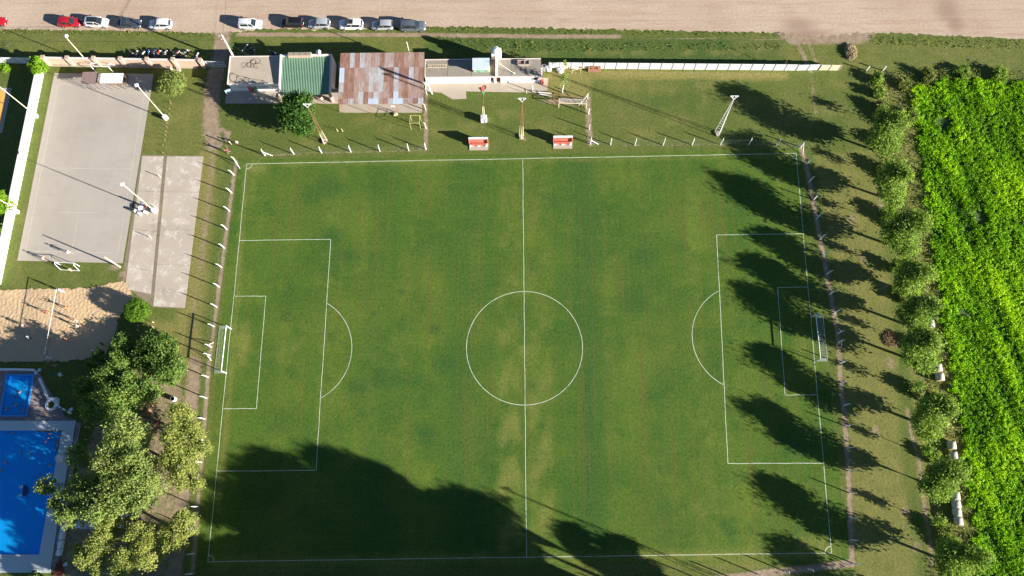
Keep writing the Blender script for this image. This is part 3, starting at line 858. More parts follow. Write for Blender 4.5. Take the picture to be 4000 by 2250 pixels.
# the mural's pale marks and the grey lines of lettering beside it, unreadable in the photograph
for u0, u1, z0, z1 in ((.345, .40, 1.42, 1.6), (.405, .455, 1.40, 1.56), (.46, .49, 1.45, 1.58), (.372, .392, .98, 1.14), (.428, .438, .95, 1.08)):
    MB().box((x0 + FW * (u0 + u1) / 2, y0 - .03, (z0 + z1) / 2), (FW * (u1 - u0), .012, z1 - z0)).obj('mural_mark', M_white, st)
for row, z in ((0, 1.52), (1, 1.18)):
    for (ua, ub) in ((.155, .285), (.53, .72), (.80, .965)):
        if row == 1 and ua < .2: ua, ub = .18, .30
        u = ua; tx = MB()
        while u < ub:
            wd = random.uniform(.004, .012)
            tx.box((x0 + FW * (u + wd / 2), y0 - .012, z), (FW * wd, .012, random.uniform(.09, .16))); u += wd + .003
        tx.obj('lettering', M_gtext, st)['kind'] = 'stuff'

# hoses lying on the store roof
def loop_pts(cx, cy, rx, ry, z, a0, a1, n=20, jit=.04):
    return [(cx + rx * math.cos(a0 + (a1 - a0) * i / n) + random.gauss(0, jit * .3), cy + ry * math.sin(a0 + (a1 - a0) * i / n) + random.gauss(0, jit * .3), z + .02 * math.sin(i)) for i in range(n + 1)]
hb = MB(); ZR = H1 + .02
def hz(px, py): return G(px, py, ZR)
for (px, py, rx, ry, turns) in ((955, 252, .42, .40, 1), (975, 254, .38, .48, 2), (992, 243, .5, .42, 3), (1000, 240, .9, .55, 1), (1010, 258, .75, .6, .7)):
    p = hz(px, py); hb.tube(loop_pts(p.x, p.y, rx, ry, ZR + .02, .4, .4 + 6.28 * turns, 16 * max(1, int(turns))), .016, 5)
hb.tube([hz(*q) + Vector((0, 0, .03)) for q in ((945, 267), (960, 262), (985, 265), (1003, 258), (1010, 268))], .015, 5)
tag(hb.obj('coiled_hose', M_hose), 'tangle of brown hose coils lying on the flat store roof', 'hose')
hb = MB()
for (px, py, rx, ry, a0, a1) in ((912, 303, .75, .9, 1.6, 6.6), (930, 300, 1.4, 1.1, 2.6, 5.6)):
    p = hz(px, py); hb.tube(loop_pts(p.x, p.y, rx, ry, ZR + .02, a0, a1, 22, .02), .02, 5)
tag(hb.obj('bent_hose', M_hose), 'two open curves of stiff brown hose near the roof corner of the store', 'hose')
hb = MB(); hb.tube([hz(898, 285) + Vector((0, 0, .05)), hz(1000, 313) + Vector((0, 0, .03))], .035, 6)
tag(hb.obj('roof_rod', M_hose), 'long thin brown rod lying across the flat store roof', 'rod')

# sign board on two legs
p = G(908, 378); q0 = G(886, 350, 2.3)
sg = thing('sign_board', 'pale blue sign board on two thin legs at the store corner', 'sign', (p.x, p.y, 0))
for s_ in (-.16, .16): MB().tube([(p.x + s_, p.y + .35 * s_, 0), (p.x + s_, p.y + .35 * s_, 1.8)], .035, 6).obj('leg', M_steel, sg)
MB().box((p.x, p.y - .05, 2.15), (1.05, .05, .95), rz=.35).obj('board', M_signblue, sg)
MB().box((p.x - .12, p.y - .12, 2.28), (.3, .03, .2), rz=.35).obj('emblem', M_gtext, sg)
MB().tube([(p.x - .16, p.y - .056, 1.05), (p.x + .16, p.y + .056, 1.05)], .025, 5).obj('crossbar', M_steel, sg)

# ------------------------------------------------------------------ hall with green ribbed roof
gx0, gx1 = G(1090, 290, 3.3).x, G(1293, 300, 3.3).x
gy0 = G(1180, 366, 2.75).y; gy1 = G(1190, 212, 3.6).y
hl = thing('green_roof_hall', 'low hall with a green ribbed metal roof between pale parapets', 'building', ((gx0 + gx1) / 2, gy0, 0))
w = MB()
w.prism([(gx0, gy0 + 2.3), (gx0 + .3, gy0 + 2.3), (gx0 + .3, gy1), (gx0, gy1)], 0, [3.2, 3.2, 3.65, 3.65]); w.prism([(gx0, gy0 + .1), (gx0 + .3, gy0 + .1), (gx0 + .3, gy0 + 2.299), (gx0, gy0 + 2.299)], 2.6, [3.05, 3.05, 3.2, 3.2]); w.obj('parapet_wall', M_cop, hl)
w = MB(); w.prism([(gx1 - .3, gy0 + 2.3), (gx1, gy0 + 2.3), (gx1, gy1), (gx1 - .3, gy1)], 0, [3.2, 3.2, 3.65, 3.65]); w.prism([(gx1 - .3, gy0 + .1), (gx1, gy0 + .1), (gx1, gy0 + 2.299), (gx1 - .3, gy0 + 2.299)], 2.6, [3.05, 3.05, 3.2, 3.2]); w.obj('parapet_wall', M_cop, hl)
w = MB(); w.wall((gx0 + .31, gy1 - .15), (gx1 - .31, gy1 - .15), 0, 3.62, .3); w.obj('parapet_wall', M_cop, hl)
w = MB(); w.wall((gx0 + .31, gy0 + 2.5), (gx1 - .31, gy0 + 2.5), 0, 2.6, .2); w.obj('front_wall', M_tan, hl)
nW = 10; Lr = (gy1 - .3) - (gy0 - .25); sw = (gx1 - gx0 - .62) / nW; slope = math.atan2(.55, Lr)
gm, tt, bb = nt('green_sheet_paint'); M_gsheet = gm
vv = coords(tt)
tt.links.new(ramp(tt, noise(tt, .7, 5, .7, vv), [(.3, (.15, .265, .175)), (.7, (.20, .33, .225))]), bb.inputs['Base Color'])
bb.inputs['Roughness'].default_value = .5; bb.inputs['Metallic'].default_value = .1
vs_ = []; fs = []
prof = []
for kk in range(3):
    o_ = sw * kk / 3; s3 = sw / 3
    prof += [(o_, 0), (o_ + s3 * .45, 0), (o_ + s3 * .58, .085), (o_ + s3 * .87, .085)]
prof.append((sw, 0))
for j in (0, 1):
    for (x_, z_) in prof: vs_.append((x_, -Lr / math.cos(slope) * j, z_))
kk = len(prof)
for i in range(kk - 1): fs.append((i, i + kk, i + kk + 1, i + 1))
gme = mesh_from('roof_sheet', vs_, fs, M_gsheet)
for i in range(nW):
    link('roof_sheet', gme, hl, (gx0 + .31 + sw * i - hl.location.x, gy1 - .3 - hl.location.y, 3.30 + .002 * (i % 2)), (slope, 0, 0))
for px, rr in ((1104, 0), (1213, 0), (1306, 0)):
    pp = G(px, 386)
    MB().box((pp.x - .2, gy0 - .05, 1.3), (.36, .6, 2.6)).obj('pillar', M_tan, hl)
MB().box(((gx0 + gx1) / 2, gy0 + .28, 2.58), (gx1 - gx0 - .7, .12, .16)).obj('fascia_beam', M_redwood, hl)
# brick box on the north parapet
bx0, bx1 = G(1124, 205, 4.1).x, G(1215, 205, 4.1).x; by0 = G(1170, 222, 3.7).y; by1 = G(1170, 203, 4.1).y
cb = MB(); cb.prism([(bx0, by0), (bx1, by0), (bx1, by1), (bx0, by1)], 3.3, 4.05)
cbo = cb.obj('chimney_block', M_tancap, hl)
for i in range(4):
    u0 = bx0 + (bx1 - bx0) * i / 4 + .06; u1 = bx0 + (bx1 - bx0) * (i + 1) / 4 - .06
    MB().box(((u0 + u1) / 2, (by0 + by1) / 2, 4.08), (u1 - u0, (by1 - by0) * .8, .07)).obj('cap_slab', M_roofm, cbo)
# satellite dish
p = G(1244, 204, 4.4)
ds = thing('satellite_dish', 'round white satellite dish on the north parapet of the green roof', 'dish', (p.x, gy1 - .15, 3.6))
dm_ = MB(); n = 18
prof = [(.02, 0), (.2, .02), (.36, .07), (.46, .13)]
dm_.lathe(prof, (0, 0, 0), n)
do = dm_.local('reflector', M_plastic, ds, True); do.location = (0, .1, .75); do.rotation_euler = (R_(35), 0, 0)
ar = MB(); ar.tube([(0, 0, 0), (0, .1, .75)], .03, 6); ar.tube([(0, .05, .5), (0, -.5, .95)], .015, 5); ar.local('arm', M_greymetal, ds)
MB().box((0, -.5, .97), (.08, .12, .08)).local('receiver', M_black, ds)

# ------------------------------------------------------------------ rusty corrugated shed
HS = 4.1
sx0, sx1 = G(1321, 405, HS).x, G(1652, 405, HS).x
sy0, sy1 = G(1480, 405, HS).y, G(1490, 207, HS + .35).y
sx1n = sx1
sh = thing('rusty_shed', 'open steel shed roofed with patchy rusty and galvanised corrugated sheets', 'shed', ((sx0 + sx1) / 2, sy0, 0))
def sheetmat(name, c0, c1, c2, met=.15):
    m, t, b = nt(name)
    oi = nd(t, 'ObjectInfo')
    tc = nd(t, 'TexCoord'); ad = nd(t, 'VectorMath', operation='ADD'); t.links.new(tc.outputs['Object'], ad.inputs[0])
    cb_ = nd(t, 'CombineXYZ'); t.links.new(math_(t, 'MULTIPLY', oi.outputs['Random'], 40.0), cb_.inputs[0]); t.links.new(cb_.outputs[0], ad.inputs[1])
    mp = nd(t, 'Mapping'); mp.inputs['Scale'].default_value = (3.0, .55, 1); t.links.new(ad.outputs[0], mp.inputs[0])
    n1 = noise(t, 1.0, 6, .7, mp.outputs[0])
    n2 = noise(t, .9, 5, .7, ad.outputs[0])
    c = ramp(t, n1, [(.3, c0), (.55, c1), (.75, c2)])
    c = mix(t, math_(t, 'MULTIPLY', smooth01(t, n2, .5, .75), .6), c, c0)
    t.links.new(c, b.inputs['Base Color']); b.inputs['Roughness'].default_value = .7; b.inputs['Metallic'].default_value = met
    return m
S_rust = sheetmat('rust_deep', (.17, .078, .052), (.30, .165, .12), (.42, .30, .25))
S_rustl = sheetmat('rust_light', (.22, .125, .09), (.37, .26, .21), (.45, .38, .34))
S_mix = sheetmat('rust_patchy', (.27, .14, .10), (.38, .31, .28), (.46, .45, .45))
S_galv = sheetmat('galvanised_pale', (.31, .245, .21), (.44, .44, .445), (.48, .51, .54), .2)
S_blue = sheetmat('galvanised_new', (.44, .48, .54), (.47, .54, .63), (.52, .58, .66), .2)
rows_y = [207, 263, 320, 357, 383, 405]
ry = [1.0 - (y - 207) / 198.0 for y in rows_y]
ncol = 17
slp = math.atan2(.35, sy1 - sy0)
cw = (sx1 - sx0) / ncol
sm = {}
for r_ in range(5):
    L = (sy1 - sy0) * (ry[r_] - ry[r_ + 1]) / math.cos(slp) + .12
    sm[r_] = corrugated('roof_sheet', L, cw + .06, 9, .022, S_rust)
rs = random.Random(11)
row_bias = {0: 'RRGRGmlmRmmRRllRl', 1: 'BRRllmGGGRRGRRGlR', 2: 'GRRlmlGmGlRGlRlll', 3: 'lRRlGRlGmlRBlRlml', 4: 'RlGmGRBBlRGBBlmRG'}
dm2 = {'R': S_rust, 'l': S_rustl, 'm': S_mix, 'G': S_galv, 'B': S_blue}
for r_ in range(5):
    for c_ in range(ncol):
        y_ = sy0 + (sy1 - sy0) * ry[r_] + .03
        o = link('roof_sheet', sm[r_], sh, (sx0 + cw * c_ - .02 - sh.location.x, y_ - sh.location.y, HS + .35 * ry[r_] + .028 * (4 - r_) * .4 + .007 * (c_ % 2) + rs.uniform(0, .004)), (slp, 0, rs.uniform(-.004, .004)))
        o.material_slots[0].link = 'OBJECT'; o.material_slots[0].material = dm2[row_bias[r_][c_]]
def truss(b_, a, c, w_, n, r=.02):
    a = Vector(a); c = Vector(c); off = Vector(w_)
    b_.tube([a + off, c + off], r, 4); b_.tube([a - off, c - off], r, 4)
    for i in range(n):
        u = a.lerp(c, i / n); v2 = a.lerp(c, (i + 1) / n)
        s_ = 1 if i % 2 else -1
        b_.tube([u + off * s_, v2 - off * s_], r * .7, 4)
for i in range(4):
    x_ = sx0 + .3 + (sx1 - sx0 - .6) * i / 3
    for y_, hz_ in ((sy0 + .25, HS - .1), (sy1 - .3, HS + .22)):
        b_ = MB(); truss(b_, (x_, y_, 0), (x_, y_, hz_), (.14, 0, 0), 12); b_.obj('column', M_rusty, sh)
    b_ = MB(); truss(b_, (x_, sy0 + .25, HS - .22), (x_, sy1 - .3, HS + .1), (0, 0, .12), 18); b_.obj('rafter', M_rusty, sh)
for y_, hz_ in ((sy0 + .25, HS - .05), ((sy0 + sy1) / 2, HS + .12), (sy1 - .3, HS + .26)):
    MB().tube([(sx0 + .1, y_, hz_), (sx1 - .1, y_, hz_)], .035, 5).obj('purlin', M_rusty, sh)
MB().wall((sx0 + .2, sy1 - .12), (sx1 - .2, sy1 - .12), 0, 3.9, .12).obj('back_wall', M_tancap, sh)
b_ = MB(); truss(b_, (sx0 - .25, sy0 + .2, 2.6), (sx0 - .25, sy1 - .4, 2.7), (.12, 0, 0), 26); b_.obj('side_truss', M_rusty, sh)

# ------------------------------------------------------------------ changing rooms
HL = 2.4
def cr(px, py, z=HL): return G(px, py, z)
lx0, lx1 = cr(1660, 298).x, cr(2112, 298).x
ly0, ly1 = cr(1880, 298).y, cr(1880, 232).y
xm = cr(1938, 298).x
ch = thing('changing_rooms', 'long low white block with stained concrete roof behind the flag mast', 'building', ((lx0 + lx1) / 2, ly0, 0))
w = MB(); 
doors = [(cr(1922, 298).x, .55, 1.9, .0), (cr(1946, 298).x, .75, 1.9, .0), (cr(2092, 298).x, .75, 1.7, .75)]
segs = [lx0] + [v2 for d_ in doors for v2 in (d_[0] - d_[1] / 2, d_[0] + d_[1] / 2)] + [lx1]
for i in range(0, len(segs), 2): w.wall((segs[i], ly0 + .1), (segs[i + 1], ly0 + .1), 0, HL - .14, .2)
for d_ in doors:
    w.wall((d_[0] - d_[1] / 2, ly0 + .1), (d_[0] + d_[1] / 2, ly0 + .1), d_[2], HL - .14, .2)
    if d_[3] > 0: w.wall((d_[0] - d_[1] / 2, ly0 + .1), (d_[0] + d_[1] / 2, ly0 + .1), 0, d_[3], .2)
w.wall((lx0 + .1, ly0 + .2), (lx0 + .1, ly1), 0, HL - .14, .2); w.wall((lx1 - .1, ly0 + .2), (lx1 - .1, ly1), 0, HL - .14, .2)
w.wall((lx0 + .2, ly1 - .1), (lx1 - .2, ly1 - .1), 0, HL - .14, .2)
w.obj('wall', M_whiteclean, ch)
for d_ in doors:
    MB().box((d_[0] - .02, ly0 + .45, (d_[2] + d_[3]) / 2), (d_[1] - .04, .04, d_[2] - d_[3])).obj('door' if d_[3] == 0 else 'window', M_redwood if d_[0] < doors[2][0] else M_dark, ch)
for (u0, u1, nm) in ((lx0 - .08, xm - .12, 'roof'), (xm + .12, lx1 + .08, 'roof')):
    ro = MB().prism([(u0, ly0 - .12), (u1, ly0 - .12), (u1, ly1 + .08), (u0, ly1 + .08)], HL - .135, HL).obj(nm, M_roofm, ch)
    kb = MB(); kb.wall((u0, ly1 + .02), (u1, ly1 + .02), HL, HL + .1, .12); kb.wall((u0 + .05, ly0 - .06), (u0 + .05, ly1 - .06), HL, HL + .07, .1); kb.wall((u0 + .1, ly0 - .07), (u1, ly0 - .07), HL, HL + .04, .1)
    kb.obj('roof_kerb', M_cop, ro)
    nj = 3
    for i in range(1, nj):
        xx = u0 + (u1 - u0) * i / nj
        MB().wall((xx, ly0), (xx, ly1 - .06), HL, HL + .025, .07).obj('roof_seam', M_roofm, ro)
MB().wall((xm, ly0 - .12), (xm, ly1 + .1), HL - .135, HL + .35, .22).obj('party_wall', M_whiteclean, ch)
# tower block and water tank behind
tp = G(1939, 222, HL + .9)
MB().prism([(tp.x - .85, ly1 - .05), (tp.x + .85, ly1 - .05), (tp.x + .85, ly1 + 1.45), (tp.x - .85, ly1 + 1.45)], 0, 3.7).obj('tank_tower', M_whiteclean, ch)
MB().box((tp.x + .0, ly1 - .9, HL + .62), (.32, 1.6, 1.2)).obj('stair_wall', M_whiteclean, ch)
tk = thing('water_tank', 'white cylindrical water tank with dark lid on the changing room tower', 'tank', (tp.x - .1, ly1 + .7, 3.7))
MB().lathe([(.5, 0), (.56, .1), (.56, .9), (.5, 1.05), (.3, 1.18), (.28, 1.2)], (0, 0, 0), 18).local('drum', M_plastic, tk, True)
MB().lathe([(.3, 1.2), (.3, 1.27), (.22, 1.32)], (0, 0, 0), 16).local('lid', M_greymetal, tk)
pb = MB(); pb.tube([(.4, -.3, .2), (.75, -.6, .25), (.8, -.62, -.6), (.9, -.9, -1.2)], .03, 5); pb.local('pipe', M_steel, tk)
# loose things on the roof
def roofp(px, py): return G(px, py, HL + .03)
p0 = roofp(1669, 259); p1 = roofp(1745, 259)
ld = thing('ladder', 'pale wooden ladder lying flat on the changing room roof', 'ladder', (p0.x, p0.y, HL + .03))
LL = p1.x - p0.x
for s_ in (-.24, .24): MB().box((LL / 2, s_, .04), (LL, .07, .07)).local('rail', M_cream, ld)
for i in range(11): MB().box((.15 + (LL - .3) * i / 10, 0, .04), (.06, .41, .045)).local('rung', M_cream, ld)
p0 = G(1845, 228, 4.2); p1 = G(1911, 266, 4.0)
hut = thing('roof_hut', 'small hut with pale blue corrugated roof standing on the changing rooms', 'hut', ((p0.x + p1.x) / 2, (p0.y + p1.y) / 2, HL))
hw = (p1.x - p0.x); hd = p0.y - p1.y
w = MB(); w.wall((-hw / 2 + .1, -hd / 2 + .15), (-hw / 2 + .1, hd / 2 - .1), .01, 1.55, .12); w.local('side_wall', M_red, hut)
w = MB(); w.wall((hw / 2 - .1, -hd / 2 + .15), (hw / 2 - .1, hd / 2 - .1), .01, 1.55, .12); w.local('side_wall', M_cream, hut)
w = MB(); w.wall((-hw / 2 + .16, -hd / 2 + .2), (hw / 2 - .16, -hd / 2 + .2), .01, 1.5, .1); w.local('front_wall', M_mint, hut)
rm = random.Random(3)
for i in range(14):
    MB().box((rm.uniform(-hw * .4, hw * .4), -hd / 2 + .14, rm.uniform(.15, 1.2)), (rm.uniform(.2, .5), .025, rm.uniform(.12, .35)), tilt=rm.uniform(-.6, .6)).local('mosaic_piece', rm.choice((M_redpale, M_mint, M_tancap, M_green)), hut)
w = MB(); w.wall((-hw / 2 + .16, hd / 2 - .16), (hw / 2 - .16, hd / 2 - .16), .01, 1.6, .1); w.local('back_wall', M_tan, hut)
hme = corrugated('roof_sheet', hd + .3, hw / 4 + .03, 6, .03, M_blueroof)
for i in range(4): link('roof_sheet', hme, hut, (-hw / 2 - .02 + hw / 4 * i, hd / 2 + .1, 1.72 + .003 * (i % 2)), (R_(2.5), 0, 0))
MB().box((0, -hd / 2 - .22, 1.56), (hw, .05, .14)).local('roof_edge', M_plastic, hut)
pm = roofp(2008, 286)
ms = thing('roof_mast', 'thin leaning cream mast on the changing room roof', 'mast', (pm.x, pm.y, HL + .01))
tp2 = G(1946, 245, HL + 2.6) - ms.location
MB().tube([(0, 0, 0), (tp2.x, tp2.y, 2.6)], .035, 6).local('pole', M_cream, ms)
MB().lathe([(.16, 0), (.14, .12), (.06, .16)], n=10).local('base', M_whiteclean, ms)
pq = roofp(2045, 250)
rt = thing('roof_trestle', 'brown weathered hatch frame on the changing room roof', 'frame', (pq.x, pq.y, HL + .01))
for (cx, cy, sx, sy) in ((0, .55, 2.0, .1), (0, -.3, 2.0, .1), (-1.0, .12, .1, .9), (.15, .12, .1, .9), (1.0, .12, .1, .9)): MB().box((cx, cy, .22), (sx, sy, .44)).local('kerb', M_roofc, rt)
for cx in (-.42, .57): MB().box((cx, .12, .2), (1.0, .72, .05)).local('cover', M_brown, rt)

# annex with grey tank in the passage
p = G(2125, 262, 1.0)
at = thing('grey_tank', 'grey upright tank in the shaded passage beside the changing rooms', 'tank', (p.x, p.y, .0))
MB().lathe([(.5, 0), (.52, .1), (.52, 1.2), (.35, 1.4), (.1, 1.45)], n=16).local('drum', M_greymetal, at, True)
MB().lathe([(.18, 1.44), (.18, 1.5)], n=12).local('cap', M_black, at)
p = G(2117, 310, .8)
st2 = thing('brick_pier', 'pink rendered stepped pier at the corner of the changing rooms', 'pier', (p.x, p.y, 0))
MB().box((-.1, .7, 1.05), (.35, 1.5, 2.1)).local('shaft', M_cop, st2)
MB().box((.05, -.35, .5), (.5, .6, 1.0)).local('step', M_redpale, st2)

# ------------------------------------------------------------------ walls
def pts_world(px, z=0): return [G(x, y, z) for x, y in px]
# tan wall with pillars
HT = 2.3
tops = [(165, 222), (260, 224), (363, 225), (468, 227), (572, 229), (674, 230), (780, 233)]
tw = pts_world(tops, HT + .15)
yl = [p.y for p in tw]
tb = thing('tan_wall', 'long tan rendered wall with pillars and pale coping behind the courts', 'wall', (tw[3].x, tw[3].y, 0))
for i, p in enumerate(tw):
    pl = MB().box((p.x, p.y - .02, (HT + .1) / 2), (.58, .62, HT + .1)).obj('pillar', M_tan, tb)
    MB().box((p.x, p.y - .02, HT + .15), (.68, .72, .1)).obj('cap', M_tancap, pl)
for i in range(6):
    a, b2 = tw[i], tw[i + 1]
    aa = Vector((a.x + .29, a.y, 0)); bb_ = Vector((b2.x - .29, b2.y, 0))
    if i == 5: bb_ = aa.lerp(bb_, .86)
    pn = MB().wall(aa, bb_, 0, HT - .12, .2).obj('panel', M_tan, tb)
    n = 4
    for j in range(n):
        u = aa.lerp(bb_, j / n + .004); v2 = aa.lerp(bb_, (j + 1) / n - .004)
        MB().wall(u, v2, HT - .12, HT - .04, .32).obj('coping_block', M_cop, pn)
# gate: leaf ajar and open lattice
def frame_gate(name, label, a, b2, h, cols, fill=False):
    t_ = thing(name, label, 'gate', (a.x, a.y, 0))
    d = b2 - a; d.z = 0
    for z in (.12, h * .5, h): MB().tube([Vector((0, 0, z)), d + Vector((0, 0, z))], .035, 5).local('rail', M_plastic, t_)
    for i in range(cols + 1): MB().tube([d * (i / cols) + Vector((0, 0, .05)), d * (i / cols) + Vector((0, 0, h))], .03, 5).local('stile', M_plastic, t_)
    mb = MB(); n = cols * 7
    for i in range(n + 1): mb.tube([d * (i / n) + Vector((0, 0, .12)), d * (i / n) + Vector((0, 0, h))], .009, 3)
    for i in range(int(h / .14)): mb.tube([Vector((0, 0, .2 + i * .14)), d + Vector((0, 0, .2 + i * .14))], .009, 3)
    mb.local('mesh', M_steel, t_)
    return t_
ga = G(792, 258); 
frame_gate('yard_gate', 'open white mesh gate beside the driveway', Vector((ga.x, ga.y, 0)), G(885, 262), 1.75, 4)
frame_gate('small_gate', 'narrow white mesh gate leaf next to the last tan pillar', G(766, 258), G(790, 258.4), 1.75, 1)
# prefab white wall at far left
def panel_wall(name, label, a, b2, n, h, mat, pm, lean=0, skip=()):
    t_ = thing(name, label, 'wall', (a.x, a.y, 0))
    d = (b2 - a); d.z = 0
    for i in range(n):
        if i in skip: continue
        u = d * (i / n) + d.normalized() * .06; v2 = d * ((i + 1) / n) - d.normalized() * .06
        pn = MB()
        for kz in range(4):
            pn.wall(u, v2, h * kz / 4 + .006, h * (kz + 1) / 4 - .006, .045)
        pn.local('panel', mat, t_)
    for i in range(n + 1):
        q = d * (i / n)
        MB().box((q.x, q.y, (h + .04) / 2), (.13, .14, h + .04), rz=math.atan2(d.y, d.x)).local('post', pm, t_)
    return t_
M_postgrey = plain('grey_concrete_post', (.44, .38, .37), .85, var=.12)
panel_wall('white_panel_wall', 'short white prefab wall left of the tan wall', G(-55, 246), G(160, 248), 5, 1.95, M_whiteclean, M_postgrey)
wa, wb = G(2144, 266.5), G(3108, 275)
panel_wall('white_panel_wall', 'long white prefab panel wall between the verge and the training lawn', wa, wb, 22, 1.98, M_whiteclean, M_postgrey)
panel_wall('pale_blue_gate', 'pale blue white sheet gate at the end of the panel wall', G(3110, 275), G(3195, 273), 2, 1.85, M_plastic, M_steel)
panel_wall('cream_panel_wall', 'two cream panels past the sheet gate at the wall end', G(3198, 274), G(3276, 275), 2, 1.8, M_cream, M_tancap)
# the tall white side wall
wl0, wl1 = G(177, 262), G(3, 1112)
lw = thing('white_side_wall', 'very long plain white wall along the left of the courts', 'wall', (wl0.x, wl0.y, 0))
dd = wl1 - wl0; nn = Vector((-dd.y, dd.x, 0)).normalized()
if nn.x > 0: nn = -nn
HW = 2.2
for i in range(9):
    u = wl0.lerp(wl1, i / 9) + nn * .12; v2 = wl0.lerp(wl1, (i + 1) / 9) + nn * .12
    MB().wall(u, v2, 0, HW, .24).obj('wall_bay', M_whiteclean, lw)
for px, py in ((147, 456), (74, 830)):
    p = G(px, py); MB().box((p.x - .15, p.y, .95), (.55, .55, 1.9), rz=math.atan2(dd.y, dd.x)).obj('buttress', M_whiteclean, lw)
# ------------------------------------------------------------------ perimeter fences
def post_mesh(h, arm, arm_dir):
    b_ = MB()
    b_.box((0, 0, h / 2), (.14, .14, h), top=.85)
    d = Vector((math.cos(arm_dir), math.sin(arm_dir), 0))
    b_.tube([(0, 0, h - .03), d * arm * .6 + Vector((0, 0, h + arm * .75))], [.06, .03], 4)
    return b_.mesh('post', M_white)
def fence(name, label, px, h, arm_dir, brace_at=(), wires=(.5, 1.2, 1.9), skip=()):
    P = pts_world(px)
    t_ = thing(name, label, 'fence', (P[0].x, P[0].y, 0))
    me = post_mesh(h, .36, arm_dir)
    for i, p in enumerate(P):
        if i in skip: continue
        link('post', me, t_, p - t_.location, (random.gauss(0, .012), random.gauss(0, .012), random.gauss(0, .08)))
    wm = MB()
    for z in wires: wm.tube([p - t_.location + Vector((0, 0, z)) for p in P], .004, 3)
    wm.local('wire', M_steel, t_)
    for (i, dx, dy) in brace_at:
        p = P[i] - t_.location
        MB().tube([p + Vector((0, 0, h * .75)), p + Vector((dx, dy, .05))], .06, 4).local('brace', M_white, t_)
    return t_
ARM = math.pi
fence('perimeter_fence', 'white concrete post fence down the left side of the pitch', FENCE_L, 2.15, math.pi, ((0, .7, -1.2), (10, .35, .75), (11, .3, -.85)))
fence('perimeter_fence', 'white concrete post fence down the right side of the pitch', FENCE_R, 2.15, 0, ((0, -1.1, -.1), (0, .2, -1.4), (10, .4, .8), (11, .4, -.8), (21, -1.2, -.1)))
fence('perimeter_fence', 'white concrete post fence behind the top touchline on the left', FENCE_T1, 2.1, math.pi / 2, ((0, 1.3, -.05), (6, -1.3, .05)))
fence('perimeter_fence', 'white concrete post fence behind the top touchline on the right', FENCE_T2, 2.1, math.pi / 2, ((0, 1.4, -.05),), skip=(8,))
fence('perimeter_fence', 'short white post fence running up beside the rusty shed', FENCE_V1, 2.1, math.pi, (), skip=(3,))
fence('perimeter_fence', 'short white post fence running up beside the spare netted goal', FENCE_V2, 2.1, 0, ((0, -1.6, -1.4),), skip=(3,))
fence('perimeter_fence', 'white post fence along the lower edge of the pitch', FENCE_B, 2.15, -math.pi / 2, (), skip=(0,))
gp = [(905, 603), (918, 612)]

# ------------------------------------------------------------------ poles and light towers
def court_pole(name, label, base, h, top_px=None, drum=True, lamp=True, cat='lamp post', mat=None, r=.085):
    p = Vector((base.x, base.y, 0))
    t_ = thing(name, label, cat, p)
    tp = Vector((0, 0, h))
    if top_px is not None:
        q = G(top_px[0], top_px[1], h) - p
        tp = Vector((q.x, q.y, h))
    MB().tube([(0, 0, 0), tp * .5, tp], [r, r * .85, r * .65], 8).local('pole', mat or M_cream, t_)
    if drum: MB().lathe([(.42, 0), (.44, .3), (.42, .85), (.36, .9)], n=14).local('base_drum', M_white, t_)
    if lamp:
        hd = MB().box(tp + Vector((-.1, .05, .12)), (.55, .45, .25), rz=.3).local('floodlight', M_plastic, t_)
        MB().box(tp + Vector((-.1, .05, -.04)), (.62, .44, .03), rz=.3).local('lens', M_glass, hd)
    return t_
court_pole('court_light', 'cream lamp post with white drum base at the upper court edge', G(649, 463), 11.2, (537, 335))
court_pole('court_light', 'cream lamp post with white drum base beside the court table', G(606, 826), 11.0, (482, 722))
court_pole('old_pole', 'short cream pole without a lamp at the lower court corner', G(469, 1043), 5.2, (408, 1004), False, False, 'pole', r=.13)
court_pole('neighbour_light', 'tall cream pole rising behind the white side wall', G(115, 432, 2.1), 11.0, None, False, True)
court_pole('neighbour_light', 'lower tall cream pole behind the white side wall among shrubs', G(36, 802, 2.1), 10.5, None, False, True)
sp = court_pole('street_lamp', 'cream street lamp with round white head behind the tan wall', G(321, 221, 2.25), 7.6, (258, 146), False, False)
q = G(258, 140, 7.8) - sp.location
MB().ball((q.x, q.y, 7.75), .33, 10, 6).local('globe', M_plastic, sp, True)
# utility pole with a cable
ub = G(906, 217, 2.75); ub.z = 0
up = thing('utility_pole', 'pale concrete utility pole with crossarm behind the store roof corner', 'pole', ub)
q = G(866, 136, 9.0) - ub
MB().tube([(0, 0, 0), (q.x * .5, q.y * .5, 4.5), (q.x, q.y, 9.0)], [.2, .16, .11], 8).local('shaft', M_cop, up)
for dz, ln in ((8.6, .6), (7.6, .45), (6.6, .35)):
    MB().tube([Vector((q.x * dz / 9 - ln, q.y * dz / 9, dz)), Vector((q.x * dz / 9 + ln * .4, q.y * dz / 9, dz))], .035, 5).local('crossarm', M_wood, up)
    MB().lathe([(.05, 0), (.07, .08), (.03, .16)], (q.x * dz / 9 - ln + .05, q.y * dz / 9, dz + .04), 8).local('insulator', M_plastic, up)
top = ub + Vector((q.x, q.y, 8.6))
def cable(name, label, a, b2, sag, r=.018, n=14):
    pts = [a.lerp(b2, i / n) + Vector((0, 0, -sag * 4 * (i / n) * (1 - i / n))) for i in range(n + 1)]
    tag(MB().tube(pts, r, 4).obj(name, M_wire), label, 'cable')
lo = ub + Vector((q.x * 7.6 / 9, q.y * 7.6 / 9, 7.6))
cable('power_cable', 'thin black cable running left from the utility pole over the verge', lo, G(-80, 158, 6.6), .5, .03)
cable('power_cable', 'thin black cable crossing the dirt road from the utility pole', top, G(888, -90, 7.5), .3, .025)
